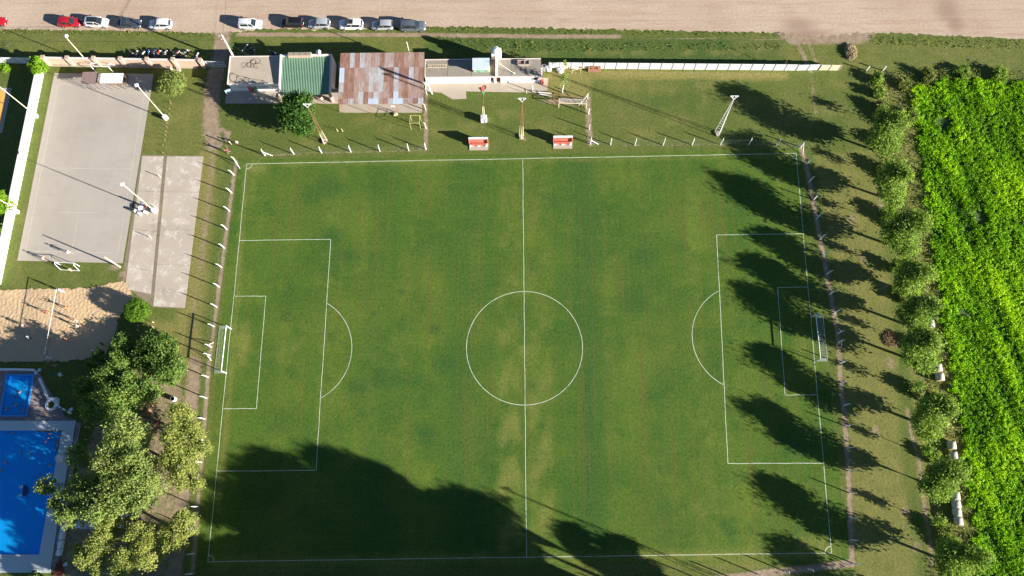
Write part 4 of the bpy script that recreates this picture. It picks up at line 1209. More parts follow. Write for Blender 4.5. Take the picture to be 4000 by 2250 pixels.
cable('service_cable', 'thin cable dropping from the utility pole to the store roof', lo + Vector((.3, 0, -.6)), G(975, 220, 2.9), .2, .018)
court_pole('verge_post', 'short leaning pale post standing behind the rusty shed', G(1599, 205, 3.6), 6.2, (1588, 163), False, False, 'post', M_cop, .09)
court_pole('wall_rod', 'thin brown pole behind the white panel wall near the sheet gate', G(3066, 250, 1.9), 6.0, (3107, 182), False, False, 'pole', M_wood, .05)

def tower(name, label, base, h, top_px, mats, legs=3, w=.55, lean=True, foot=.3, boards=True, split=.3):
    p = Vector((base.x, base.y, 0))
    t_ = thing(name, label, 'light tower', p)
    q = (G(top_px[0], top_px[1], h) - p) if top_px else Vector(); q.z = 0
    def at(u): return Vector((q.x * u, q.y * u, h * u))
    L = []
    for k in range(legs):
        a = 2 * math.pi * k / legs + .5
        L.append(Vector((math.cos(a), math.sin(a), 0)))
    for k in range(legs):
        for (u0, u1, mt) in ((0, split, mats[0]), (split, 1, mats[1])):
            f = lambda u: w * (1 - u) ** 1.0 * .8 + .05
            MB().tube([at(u0) + L[k] * f(u0), at((u0 + u1) / 2) + L[k] * f((u0 + u1) / 2), at(u1) + L[k] * f(u1)], [.05 - .02 * u0, .045 - .02 * u0, .03], 5).local('leg', mt, t_)
    n = 14; lower = MB(); upper = MB()
    for i in range(n):
        u0, u1 = i / n, (i + 1) / n
        f = lambda u: w * (1 - u) * .8 + .05
        for k in range(legs):
            k2 = (k + 1) % legs
            (lower if u1 <= split else upper).tube([at(u0) + L[k] * f(u0), at(u1) + L[k2] * f(u1)], .016, 3)
    lower.local('bracing', mats[0], t_); upper.local('bracing', mats[1], t_)
    MB().box((0, 0, foot / 2), (.8, .8, foot), rz=.3, top=.9).local('footing', M_apron, t_)
    if boards:
        ba = MB(); ba.tube([at(1) + Vector((-.6, .25, .3)), at(1) + Vector((0, -.1, -.3)), at(1) + Vector((.6, .25, .3))], .06, 5); ba.tube([at(1) + Vector((-.6, .25, .3)), at(1) + Vector((.6, .25, .3))], .025, 5); ba.local('lamp_bracket', mats[2], t_)
        for s_ in (-.55, -.2, .2, .55):
            MB().box(at(1) + Vector((s_, .2, .22)), (.18, .16, .2), tilt=0).local('floodlight', M_plastic, t_)
    return t_
tower('light_tower', 'rusty lattice light tower with cream feet beside the big round tree', G(1268, 553), 12.6, (1200, 414), (M_cream, M_rusty, M_white))
tower('light_tower', 'rusty lattice light tower with yellow feet between the dugouts', G(2036, 535), 12.8, (2040, 392), (M_yellow, M_rusty, M_white), w=.5)
tower('light_tower', 'white lattice light tower on the training lawn', G(2803, 522), 12.4, (2868, 383), (M_white, M_white, M_white), w=.7)
tower('light_tower', 'lattice light tower below the lower touchline', Vector((32.9, -37.2, 0)), 12.9, None, (M_yellow, M_rusty, M_white))
# flag mast
fb = G(1891, 470)
fm = thing('flag_mast', 'rusty flag mast with white cube base and a red and green flag', 'flagpole', fb)
q = G(1890, 330, 11.4) - fb; q.z = 0
MB().box((0, 0, .55), (1.1, 1.0, 1.1), rz=.05).local('plinth', M_white, fm)
b_ = MB(); h0 = 4.6
for k in range(3):
    L_ = Vector((math.cos(k * 2.1), math.sin(k * 2.1), 0)) * .22
    b_.tube([L_ + Vector((0, 0, 1.1)), L_ * .7 + Vector((0, q.y * .4, h0))], .04, 4)
    for i in range(8):
        L2 = Vector((math.cos(k * 2.1 + 2.1), math.sin(k * 2.1 + 2.1), 0)) * .2
        b_.tube([L_ + Vector((0, q.y * .05 * i, 1.1 + 3.5 * i / 8)), L2 + Vector((0, q.y * .05 * (i + 1), 1.1 + 3.5 * (i + 1) / 8))], .018, 3)
b_.local('lattice_base', M_cream, fm)
MB().tube([Vector((0, q.y * .4, h0)), Vector((q.x, q.y, 11.4))], [.06, .03], 6).local('pole', M_rusty, fm)
def cloth(pts, mat, name, par):
    vs_ = [Vector(p) for p in pts]; n = len(vs_) // 2
    return link(name, mesh_from(name, vs_, [(2 * i, 2 * i + 2, 2 * i + 3, 2 * i + 1) for i in range(n - 1)], mat), par)
tp = Vector((q.x, q.y, 11.3))
cloth([tp + Vector((-.05, 0, 0)), tp + Vector((-.02, 0, -1.7)), tp + Vector((-.5, -.25, -.3)), tp + Vector((-.35, -.3, -1.9)), tp + Vector((-.95, -.05, -.8)), tp + Vector((-.5, -.1, -2.1))], M_red, 'flag_red', fm)
cloth([tp + Vector((-.02, 0, -1.7)), tp + Vector((0, 0, -2.9)), tp + Vector((-.35, -.3, -1.9)), tp + Vector((-.25, -.2, -3.1)), tp + Vector((-.5, -.1, -2.1)), tp + Vector((-.12, -.25, -3.3))], M_green, 'flag_green', fm)
cloth([tp + Vector((.04, 0, 0)), tp + Vector((.04, 0, -1.5)), tp + Vector((.45, -.15, -.2)), tp + Vector((.12, -.1, -1.7))], M_redpale, 'flag_fold', fm)

# ------------------------------------------------------------------ goals
def net_grid(b_, p00, p10, p11, p01, nu, nv, r=.005):
    P = [Vector(x) for x in (p00, p10, p11, p01)]
    def f(u, v_): return P[0].lerp(P[1], u).lerp(P[3].lerp(P[2], u), v_)
    for i in range(nu + 1): b_.tube([f(i / nu, 0), f(i / nu, .5), f(i / nu, 1)], r, 3, cap=False)
    for j in range(nv + 1): b_.tube([f(0, j / nv), f(.5, j / nv), f(1, j / nv)], r, 3, cap=False)
def big_goal(label, a, b2, back):
    """a, b2: post feet; back: direction into the net"""
    t_ = thing('football_goal', label, 'goal', (a.x, a.y, 0))
    d = b2 - a; bk = Vector((back, 0, 0)); H = 2.44
    for o_ in (Vector(), d): MB().tube([o_, o_ + Vector((0, 0, H + .06))], .075, 8).local('post', M_white, t_)
    MB().tube([Vector((0, 0, H)), d + Vector((0, 0, H))], .075, 8).local('crossbar', M_white, t_)
    sp_ = MB()
    for o_ in (Vector(), d): sp_.tube([o_ + Vector((0, 0, H)), o_ + bk * .55 + Vector((0, 0, H - .05)), o_ + bk + Vector((0, 0, .05))], .02, 5)
    sp_.tube([bk + Vector((0, 0, .05)), d + bk + Vector((0, 0, .05))], .02, 5); sp_.local('net_support', M_steel, t_)
    n = MB(); up_ = Vector((0, 0, H)); m_ = bk * .55 + Vector((0, 0, H - .06)); lo_ = bk + Vector((0, 0, .05))
    net_grid(n, up_, d + up_, d + m_, m_, 28, 6); net_grid(n, m_, d + m_, d + lo_, lo_, 28, 10)
    for o_ in (Vector(), d): net_grid(n, o_, o_ + lo_, o_ + m_, o_ + up_, 8, 8)
    n.local('net', M_plastic, t_)
    return t_
big_goal('white football goal with net in the sunlit left half', G(904, 1285), G(885, 1458), -2.0)
big_goal('white football goal with net under the tree shadows on the right', G(3167, 1239), G(3184, 1411), 2.0)
def small_goal(label, pts, H, back, mat=None, net=False, name='small_goal', r=.06):
    a, b2 = pts
    t_ = thing(name, label, 'goal', (a.x, a.y, 0))
    d = b2 - a; bk = Vector(back)
    mt = mat or M_white
    for o_ in (Vector(), d):
        MB().tube([o_, o_ + Vector((0, 0, H))], r, 6).local('post', mt, t_)
        MB().tube([o_ + Vector((0, 0, H)), o_ + bk * .45 + Vector((0, 0, H))], r * .8, 5).local('top_stay', mt, t_)
        MB().tube([o_ + bk * .45 + Vector((0, 0, H)), o_ + bk + Vector((0, 0, .05))], r * .8, 5).local('back_stay', mt, t_)
    MB().tube([Vector((0, 0, H)), d + Vector((0, 0, H))], r, 6).local('crossbar', mt, t_)
    MB().tube([bk + Vector((0, 0, .05)), d + bk + Vector((0, 0, .05))], r * .8, 5).local('ground_bar', mt, t_)
    if net:
        n = MB(); u = Vector((0, 0, H)); m_ = bk * .45 + u; l_ = bk + Vector((0, 0, .05))
        net_grid(n, u, d + u, d + m_, m_, 16, 4, .006); net_grid(n, m_, d + m_, d + l_, l_, 16, 8, .006); n.local('net', M_plastic, t_)
    return t_
small_goal('small white goal frame behind the lower end of the concrete court', (G(238, 1036), G(311, 1040)), 1.9, (.1, -.8, 0))
small_goal('small white goal frame between the tan wall and the court shelters', (G(373, 278), G(442, 281)), 1.9, (.25, 1.3, 0))
small_goal('spare cream goal with white net beside the short fence', (G(2182, 420), G(2288, 424)), 1.7, (.05, 1.7, 0), M_cream, True)
small_goal('tan goal frame lying behind the spare netted goal', (G(2162, 390), G(2275, 402)), 1.9, (.0, -.7, 0), M_wood)
# rectangular hoop frame and its partner beside shed
p = G(1625, 505); hp = thing('hoop_frame', 'thin yellow rectangular pipe frame standing beside the shed fence', 'frame', p)
for (a, c) in (((-.8, 0, 0), (-.8, 0, 2.4)), ((.85, 0, 0), (.85, 0, 2.4)), ((-.8, 0, 2.4), (.85, 0, 2.4)), ((-.8, 0, 2.4), (-.75, 1.5, 2.3)), ((.85, 0, 2.4), (.9, 1.5, 2.3)), ((-.75, 1.5, 2.3), (.9, 1.5, 2.3)), ((-.75, 1.5, 0), (-.75, 1.5, 2.3)), ((.9, 1.5, 0), (.9, 1.5, 2.3))):
    MB().tube([a, c], .028, 5).local('tube', M_yellow, hp)
p = G(1546, 448); bs = thing('basketball_stand', 'rusty basketball stand with white hoop board by the shed slab', 'stand', p)
MB().tube([(0, 0, 0), (-.1, .1, 2.6)], .05, 6).local('pole', M_rusty, bs); MB().box((-.12, .2, 2.7), (.7, .05, .5)).local('backboard', M_plastic, bs)
MB().box((0, 0, .15), (.6, .5, .3)).local('foot', M_cream, bs)

for k, (px, lab) in enumerate(((1319, 'left one of two short yellow stakes on the lawn'), (1338, 'right one of two short yellow stakes on the lawn'))):
    p = G(px, 512); s_ = thing('stake', lab, 'stake', p, group='short yellow stakes'); MB().tube([(0, 0, 0), (0, 0, .95)], .045, 6).local('shaft', M_yellow, s_); MB().lathe([(.1, 0), (.09, .1)], n=8).local('foot', M_cream, s_)

# ------------------------------------------------------------------ dugouts
def dugout(label, px0, px1, py):
    a, b2 = G(px0, py), G(px1, py)
    L_ = b2.x - a.x
    t_ = thing('dugout', label, 'dugout', ((a.x + b2.x) / 2, a.y, 0), group='team shelters by the touchline')
    MB().box((0, .5, .05), (L_ + .1, 1.5, .1)).local('floor_slab', M_apron, t_)
    MB().wall((-L_ / 2, 1.12), (L_ / 2, 1.12), .1, 1.95, .15).local('back_wall', M_redpale, t_)
    for s_ in (-1, 1):
        MB().prism([(s_ * L_ / 2 - .07 * s_, .78), (s_ * L_ / 2 + .07 * s_, .78), (s_ * L_ / 2 + .07 * s_, 1.19), (s_ * L_ / 2 - .07 * s_, 1.19)], .1, [1.5, 1.5, 1.952, 1.952]).local('side_wall', M_redpale, t_)
    MB().box((0, 1.08, 2.01), (L_ + .12, .34, .1)).local('roof', M_white, t_)
    MB().box((0, .62, .50), (L_ - .5, .35, .07)).local('bench', M_redpale, t_)
    for s_ in (-L_ / 2 + .25, 0, L_ / 2 - .25): MB().box((s_, .58, .30), (.4, .4, .36)).local('bench_block', M_white, t_)
    return t_
dugout('red and white dugout shelter left of the middle light tower', 1834, 1906, 582)
dugout('red and white dugout shelter right of the middle light tower', 2162, 2234, 576)

# ------------------------------------------------------------------ court shelters
def shelter(name, label, px, hgt, mat, npost):
    c = [G(x, y, hgt) for x, y in px]
    x0_, x1_ = c[0].x, c[1].x; y0_, y1_ = c[3].y, c[0].y
    t_ = thing(name, label, 'shelter', ((x0_ + x1_) / 2, y0_, 0))
    n = 6; me_ = corrugated('roof_sheet', y1_ - y0_, (x1_ - x0_) / n + .03, 6, .025, mat)
    for i in range(n): link('roof_sheet', me_, t_, ((x0_ - x1_) / 2 + (x1_ - x0_) / n * i, y1_ - y0_, hgt + .004 * (i % 2)), (R_(-3), 0, 0))
    for i in range(npost):
        u = x0_ + .15 + (x1_ - x0_ - .3) * i / (npost - 1)
        for yy in (y0_ + .1, y1_ - .1): MB().tube([(u, yy, 0), (u, yy, hgt - .03)], .04, 5).obj('post', M_greymetal, t_)
    MB().box(((x0_ + x1_) / 2, (y0_ + y1_) / 2, .45), ((x1_ - x0_) * .9, .4, .06)).obj('bench', M_wood, t_)
    for i in (0, 1): MB().tube([(x0_ + .1, (y0_ + .1) if i == 0 else (y1_ - .1), hgt - .06), (x1_ - .1, (y0_ + .1) if i == 0 else (y1_ - .1), hgt - .06)], .035, 5).obj('beam', M_greymetal, t_)
    return t_
shelter('court_shelter', 'open shelter with a dull brown roof at the top of the court', [(323, 281), (385, 283), (378, 330), (316, 330)], 2.0, M_brown, 4)
shelter('court_shelter', 'open shelter with a pale grey roof at the top of the court', [(395, 287), (482, 288), (477, 328), (389, 327)], 2.35, M_plastic, 4)
p = G(493, 305); bz = thing('court_bench', 'small worn wooden bench beside the pale grey shelter', 'bench', p)
for s_ in (-.3, .3): MB().box((s_, 0, .25), (.08, 1.2, .5)).local('side', M_wood, bz)
for y_ in (-.4, 0, .4): MB().box((0, y_, .48), (.9, .14, .05)).local('slat', M_wood, bz)
p = G(676, 287); cv = thing('barbecue_block', 'tan rendered block with flat cap behind the clipped round tree', 'block', p)
MB().box((-.1, .0, .9), (.8, .9, 1.8)).local('body', M_tan, cv); MB().box((-.1, .0, 1.83), (.75, .85, .06)).local('cap', M_brown, cv)
p = G(700, 276); cv = thing('low_block', 'small tan box on the grass next to the tan wall', 'block', p)
MB().box((0, 0, .25), (.65, .45, .5), top=.94).local('body', M_tan, cv); MB().box((0, 0, .515), (.66, .46, .03)).local('lid', M_apron, cv)

# ------------------------------------------------------------------ cars
def lerp_tab(tab, x):
    for (a, va), (b2, vb) in zip(tab[:-1], tab[1:]):
        if a <= x <= b2:
            u = (x - a) / (b2 - a) if b2 > a else 0
            u = u * u * (3 - 2 * u) if False else u
            return va + (vb - va) * u
    return tab[-1][1]
def car(kind, name, label, col, loc, rz, L, W, H, extra=None):
    t_ = thing(name, label, 'car', loc, rz, 'cars parked along the dirt road')
    # x forward. hood/belt profile and roof profile in units of L / H
    if kind == 'hatch':
        belt = [(-.5, .46), (-.47, .60), (-.30, .62), (.10, .60), (.22, .58), (.42, .50), (.48, .42), (.5, .32)]
        rf = [(-.49, .62), (-.43, .90), (-.30, .985), (-.05, 1.0), (.08, .96), (.25, .59)]
    elif kind == 'sedan':
        belt = [(-.5, .48), (-.48, .62), (-.36, .66), (-.25, .64), (.10, .62), (.22, .60), (.42, .52), (.48, .44), (.5, .34)]
        rf = [(-.34, .655), (-.22, .93), (-.10, .99), (.0, 1.0), (.08, .96), (.23, .61)]
    else:
        belt = [(-.5, .50), (-.48, .62), (-.30, .63), (.10, .62), (.24, .61), (.44, .54), (.48, .46), (.5, .34)]
        rf = [(-.485, .63), (-.45, .92), (-.34, .985), (-.05, 1.0), (.10, .965), (.25, .62)]
    hw = W / 2
    def plan(u):   # half width along the length
        e = abs(u) * 2
        return hw * (1 - .16 * max(0, (e - .72) / .28) ** 2 - .02)
    xs_ = [-.5, -.48, -.44, -.38, -.30, -.2, -.1, 0, .1, .2, .28, .36, .42, .46, .485, .5]
    b_ = MB(); k0 = 0; ring_n = 9
    for u in xs_:
        w_ = plan(u); zt = lerp_tab(belt, u) * H
        zb = .19 * (1 + (.6 if abs(u) > .47 else 0))
        for (yy, zz) in ((-w_ * .80, zb), (-w_ * .97, zb + .12), (-w_, .45 * min(1, zt / .6)), (-w_ * .965, zt * .93), (-w_ * .84, zt), (-w_ * .4, zt + .022)):
            b_.v.append(Vector((u * L, yy, zz)))
        for (yy, zz) in ((w_ * .4, zt + .022), (w_ * .84, zt), (w_ * .965, zt * .93), (w_, .45 * min(1, zt / .6)), (w_ * .97, zb + .12), (w_ * .80, zb)):
            b_.v.append(Vector((u * L, yy, zz)))
    n = 12
    for i in range(len(xs_) - 1):
        for j in range(n):
            j2 = (j + 1) % n
            b_.f.append((i * n + j, i * n + j2, (i + 1) * n + j2, (i + 1) * n + j)); b_.m.append(0)
    b_.f.append(tuple(range(n))); b_.m.append(0)
    b_.f.append(tuple((len(xs_) - 1) * n + j for j in range(n))[::-1]); b_.m.append(0)
    body = b_.local('body', col, t_, True)
    # greenhouse rings
    G_ = []
    for (u, z_) in rf:
        zt = lerp_tab(belt, u) * H
        f = max(0.0, (z_ * H - zt) / (H - .6 * H))
        wr = plan(u) * (.86 - .17 * min(1, f))
        G_.append((u * L, wr, z_ * H, plan(u) * .86, zt + .005))
    def gv(i, s_, top):
        x_, wr, zr, wb_, zb_ = G_[i]
        return Vector((x_, s_ * wr, zr)) if top else Vector((x_, s_ * wb_, zb_))
    ng = len(G_)
    # windscreen and rear window
    def patch(name_, pts, mat, off=Vector()):
        return link(name_, mesh_from(name_, [p + off for p in pts], [tuple(range(len(pts)))], mat), t_)
    fr0, fr1 = G_[-1], G_[-2]
    patch('windscreen', [Vector((fr0[0], -fr0[1], fr0[2])), Vector((fr0[0], fr0[1], fr0[2])), Vector((fr1[0], fr1[1], fr1[2])), Vector((fr1[0], -fr1[1], fr1[2]))], M_glass)
    bk0, bk1 = G_[0], G_[1]
    patch('rear_window', [Vector((bk0[0], bk0[1] * .95, bk0[2])), Vector((bk0[0], -bk0[1] * .95, bk0[2])), Vector((bk1[0], -bk1[1], bk1[2])), Vector((bk1[0], bk1[1], bk1[2]))], M_glass)
    r = MB()
    for i in range(1, ng - 1):
        x_, wr, zr = G_[i][:3]
        r.v += [Vector((x_, -wr, zr)), Vector((x_, -wr * .6, zr + .025)), Vector((x_, wr * .6, zr + .025)), Vector((x_, wr, zr))]
    for i in range(ng - 3):
        for j in range(3): r.f.append((i * 4 + j, (i + 1) * 4 + j, (i + 1) * 4 + j + 1, i * 4 + j + 1)); r.m.append(0)
    roof = r.local('roof', col, t_, True)
    for s_ in (-1, 1):
        sw_ = MB()
        for i in range(ng): sw_.v += [gv(i, s_, False), gv(i, s_, True)]
        for i in range(ng - 1):
            sw_.f.append((2 * i, 2 * i + 2, 2 * i + 3, 2 * i + 1)); sw_.m.append(0)
        sw_.local('side_window', M_glass, t_)
        pl = MB()
        for i0, i1 in ((ng - 1, ng - 2), (0, 1)):
            pl.tube([gv(i0, s_, True) + Vector((0, s_ * .01, 0)), gv(i1, s_, True) + Vector((0, s_ * .01, 0))], .03, 4)
        for i in range(1, ng - 2): pl.tube([gv(i, s_, True), gv(i + 1, s_, True)], .018, 4)
        for i in range(ng - 1): pl.tube([gv(i, s_, False) + Vector((0, s_ * .012, 0)), gv(i + 1, s_, False) + Vector((0, s_ * .006, 0))], .014, 4)
        xm_ = -.04 * L
        pl.tube([Vector((xm_, s_ * plan(-.04) * .875, lerp_tab(belt, -.04) * H)), Vector((xm_ - .03, s_ * (G_[3][1] + .012), G_[3][2] - .02))], .025, 4)
        if kind != 'sedan': pl.tube([gv(1, s_, False).lerp(gv(2, s_, False), .6) + Vector((0, s_ * .015, 0)), gv(1, s_, True).lerp(gv(2, s_, True), .3) + Vector((0, s_ * .012, 0))], .05, 4)
        pl.local('pillar', col, t_)
        for wx in (-.30, .31):
            tr_ = MB().wheel((wx * L, s_ * (hw - .10), .31), .31, .2, 16).local('tyre', M_black, t_)
            MB().wheel((wx * L, s_ * (hw - .085), .31), .20, .19, 12, 0).local('rim', M_rim, tr_)
            MB().wheel((wx * L, s_ * (hw - .115), .335), .385, .19, 16).local('wheel_arch', M_dark, t_)
        MB().ball((.485 * L, s_ * hw * .62, .40 * H), .15, 8, 5, sq=(.5, 1.1, .55)).local('headlight', M_plastic, t_)
        MB().ball((-.487 * L, s_ * hw * .74, .52 * H), .14, 8, 5, sq=(.4, .7, .9)).local('tail_light', M_red, t_)
        MB().ball((.16 * L, s_ * (hw + .08), .62 * H), .11, 8, 5, sq=(.6, 1, .7)).local('mirror', col, t_)
    MB().box((.5 * L, 0, .34), (.05, hw * 1.1, .12)).local('grille', M_black, t_)
    MB().box((-.502 * L, 0, .5), (.03, .5, .12)).local('number_plate', M_plastic, t_)
    x2 = G_[2][0]; x3 = G_[4][0]; zr = H + .03
    if extra == 'glassroof': link('glass_roof', mesh_from('glass_roof', [(x2 - .1, -.52, G_[2][2] + .03), (G_[3][0], -.54, zr), (x3 + .02, -.56, G_[4][2] + .035), (x3 + .02, .56, G_[4][2] + .035), (G_[3][0], .54, zr), (x2 - .1, .52, G_[2][2] + .03)], [(0, 1, 4, 5), (1, 2, 3, 4)], M_glass), t_)
    if extra == 'sunroof': MB().box(((G_[3][0] + .1), 0, zr - .002), (.8, .95, .02)).local('sunroof', M_glass, t_)
    if extra == 'rails':
        for s_ in (-1, 1): MB().tube([(x2, s_ * .56, G_[2][2] + .05), (G_[3][0], s_ * .56, zr + .03), (x3, s_ * .55, G_[4][2] + .04)], .022, 5).local('roof_rail', M_black, t_)
    return t_
P_red = paint('car_red', (.42, .012, .02)); P_white = paint('car_white', (.80, .80, .80)); P_white2 = paint('car_white_blue', (.76, .79, .83))
P_grey = paint('car_dark_grey', (.065, .08, .105), .3, .3); P_black = paint('car_black', (.012, .011, .014), .2)
P_silver = paint('car_silver', (.50, .53, .57), .3, .35); P_silver2 = paint('car_silver_warm', (.52, .54, .56), .3, .35); P_gsuv = paint('car_slate', (.16, .18, .21), .3, .35)
CARS = [('hatch', 'red hatchback cut off by the left edge of the photograph', P_red, -57, 30, 106, 1, 4.0, 1.70, 1.48, None),
        ('hatch', 'red hatchback parked in front of the white car with black roof', P_red, 232, 319, 110, 1, 4.0, 1.70, 1.48, None),
        ('hatch', 'white hatchback with a black glass roof parked ahead of a red one', P_white, 335, 428, 111, 1, 4.25, 1.78, 1.5, 'glassroof'),
        ('sedan', 'dark grey saloon parked along the road above the tan wall', P_grey, 460, 556, 115, 1, 4.4, 1.75, 1.48, None),
        ('hatch', 'white hatchback facing left, parked near the driveway', P_white2, 585, 675, 118, -1, 4.1, 1.72, 1.52, None),
        ('suv', 'white compact sport utility car parked alone past the driveway', P_white, 936, 1026, 119, 1, 4.25, 1.78, 1.64, 'rails'),
        ('suv', 'black compact car parked above the green roofed hall', P_black, 1098, 1188, 113, -1, 4.15, 1.74, 1.6, None),
        ('hatch', 'silver hatchback parked directly behind the black car', P_silver, 1208, 1290, 115, -1, 3.85, 1.68, 1.46, None),
        ('suv', 'white crossover with a dark sunroof parked among silver cars', P_white, 1328, 1418, 121, -1, 4.3, 1.8, 1.62, 'sunroof'),
        ('hatch', 'silver hatchback parked just behind the slate grey sport utility car', P_silver2, 1455, 1537, 122, -1, 3.9, 1.70, 1.5, None),
        ('suv', 'slate grey sport utility car at the right end of the row', P_gsuv, 1564, 1664, 127, 1, 4.7, 1.86, 1.72, 'rails')]
for kind, lab, col, pa, pb_, py, d_, L_, W_, H_, ex_ in CARS:
    a, b2 = G(pa, py), G(pb_, py)
    car(kind, 'parked_car', lab, col, ((a.x + b2.x) / 2, a.y + W_ / 2 - .05, .004), (0 if d_ > 0 else math.pi) + random.gauss(0, .012) + math.atan2((b2 - a).y, (b2 - a).x), L_, W_, H_, ex_)

# ------------------------------------------------------------------ motorbikes
def bike(label, loc, rz, c1, c2, lean=.12):
    t_ = thing('motorbike', label, 'motorbike', loc, rz, 'motorbikes parked behind the walls')
    t_.rotation_euler = (lean, 0, rz)
    for wx, nm in ((-.62, 'wheel'), (.64, 'wheel')):
        w_ = MB(); w_.tube([(wx + .27 * math.cos(a), 0, .30 + .27 * math.sin(a)) for a in np.linspace(0, 6.283, 16, endpoint=False)], .05, 6, closed=True)
        wo = w_.local(nm, M_black, t_, True)
        MB().wheel((wx, 0, .30), .17, .05, 10).local('rim', M_rim, wo)
    f = MB(); f.tube([(-.62, 0, .30), (-.15, 0, .42), (.1, 0, .40), (.42, 0, .82)], .035, 5); f.tube([(-.5, 0, .72), (.1, 0, .72), (.42, 0, .86)], .03, 5); f.tube([(.64, .05, .30), (.45, .05, .98)], .025, 5); f.tube([(.64, -.05, .30), (.45, -.05, .98)], .025, 5); f.local('frame', M_greymetal, t_)
    MB().box((.02, 0, .42), (.36, .24, .28), top=.85).local('engine', M_greymetal, t_)
    MB().ball((.2, 0, .80), .22, 10, 6, sq=(1.3, .72, .62)).local('tank', c1, t_, True)
    MB().ball((-.3, 0, .79), .22, 10, 6, sq=(1.8, .62, .34)).local('seat', M_black, t_, True)
    MB().ball((-.72, 0, .70), .14, 8, 5, sq=(1.5, .6, .4)).local('rear_mudguard', c2, t_, True)
    MB().ball((.66, 0, .62), .14, 8, 5, sq=(1.6, .5, .3)).local('front_mudguard', c2, t_, True)
    MB().tube([(.36, -.36, 1.06), (.44, -.12, 1.0), (.44, .12, 1.0), (.36, .36, 1.06)], .02, 5).local('handlebar', M_black, t_)
    MB().ball((.56, 0, .90), .12, 8, 6, sq=(.7, 1, 1)).local('headlight', c2, t_, True)
    MB().tube([(0, -.14, .28), (-.4, -.15, .32), (-.8, -.16, .42)], .045, 6).local('exhaust', M_rim, t_)
    return t_
B_white = paint('bike_white', (.78, .78, .76)); B_blue = paint('bike_blue', (.03, .07, .36)); B_navy = paint('bike_navy', (.02, .03, .14)); B_red = paint('bike_red', (.55, .012, .02)); B_pink = paint('bike_pink', (.68, .22, .26))
BK = [(511, 219, M_black, M_greymetal, 'grey black motorbike, first of the row behind the tan wall', 1.0), (531, 213, M_black, B_white, 'black motorbike with a round white headlight near the wall', 1.25),
      (557, 213, B_white, B_white, 'white motorbike just left of a tan pillar', .95), (580, 210, B_blue, B_blue, 'bright blue motorbike just right of a tan pillar', 1.35),
      (598, 205, B_navy, B_navy, 'navy motorbike angled between the blue and red ones', .75), (617, 209, B_red, B_white, 'red motorbike with white mudguards in the middle of the row', .8),
      (643, 209, M_greymetal, M_rim, 'grey motorbike right of the red one', 1.2), (676, 210, M_black, M_rim, 'black motorbike with a pale frame past the grey one', 2.4),
      (692, 209, B_pink, B_white, 'pink and white motorbike in the row', .8), (722, 201, M_black, B_white, 'black motorbike with white front parked out from the wall', .15),
      (711, 221, B_red, M_black, 'dark red motorbike tucked against the tan wall', .5), (767, 221, M_greymetal, B_white, 'grey motorbike by the last tan pillar', 1.0),
      (958, 187, M_black, B_white, 'black motorbike with white lamp in the shadow behind the store', .9), (976, 202, M_black, M_rim, 'black motorbike nearest the store in its shadow', 1.3),
      (993, 203, M_tancap, M_rim, 'brown motorbike in the store shadow', 1.4), (1062, 212, M_black, B_white, 'black and white motorbike behind the store next to the hall', 2.3), (1080, 214, B_white, M_rim, 'white motorbike behind the store closest to the hall', 2.5)]
for x_, y_, c1_, c2_, lab, rz in BK:
    p = G(x_, y_, .5); bike(lab, (p.x, p.y, 0), rz + random.gauss(0, .1), c1_, c2_)
def bicycle(label, p, rz):
    t_ = thing('bicycle', label, 'bicycle', p, rz); t_.rotation_euler = (.15, 0, rz)
    for wx in (-.5, .5): MB().tube([(wx + .33 * math.cos(a), 0, .34 + .33 * math.sin(a)) for a in np.linspace(0, 6.283, 18, endpoint=False)], .022, 4, closed=True).local('wheel', M_black, t_)
    f = MB(); f.tube([(-.5, 0, .34), (-.05, 0, .32), (-.18, 0, .82), (-.5, 0, .34)], .018, 4); f.tube([(-.05, 0, .32), (.38, 0, .85), (-.16, 0, .78)], .018, 4); f.tube([(.5, 0, .34), (.36, 0, .95)], .018, 4); f.local('frame', M_greymetal, t_)
    MB().tube([(.34, -.27, .98), (.38, 0, .97), (.34, .27, .98)], .016, 4).local('handlebar', M_black, t_); MB().ball((-.2, 0, .88), .1, 8, 5, sq=(1.4, .7, .4)).local('saddle', M_black, t_)
bicycle('bicycle leaning on the grass left of the street lamp', G(37, 182), .4)
bicycle('dark bicycle standing on the court near the shelters', G(505, 342), .3)
bicycle('dark bicycle leaning by the tree in front of the hall', G(1120, 395), 2.3)

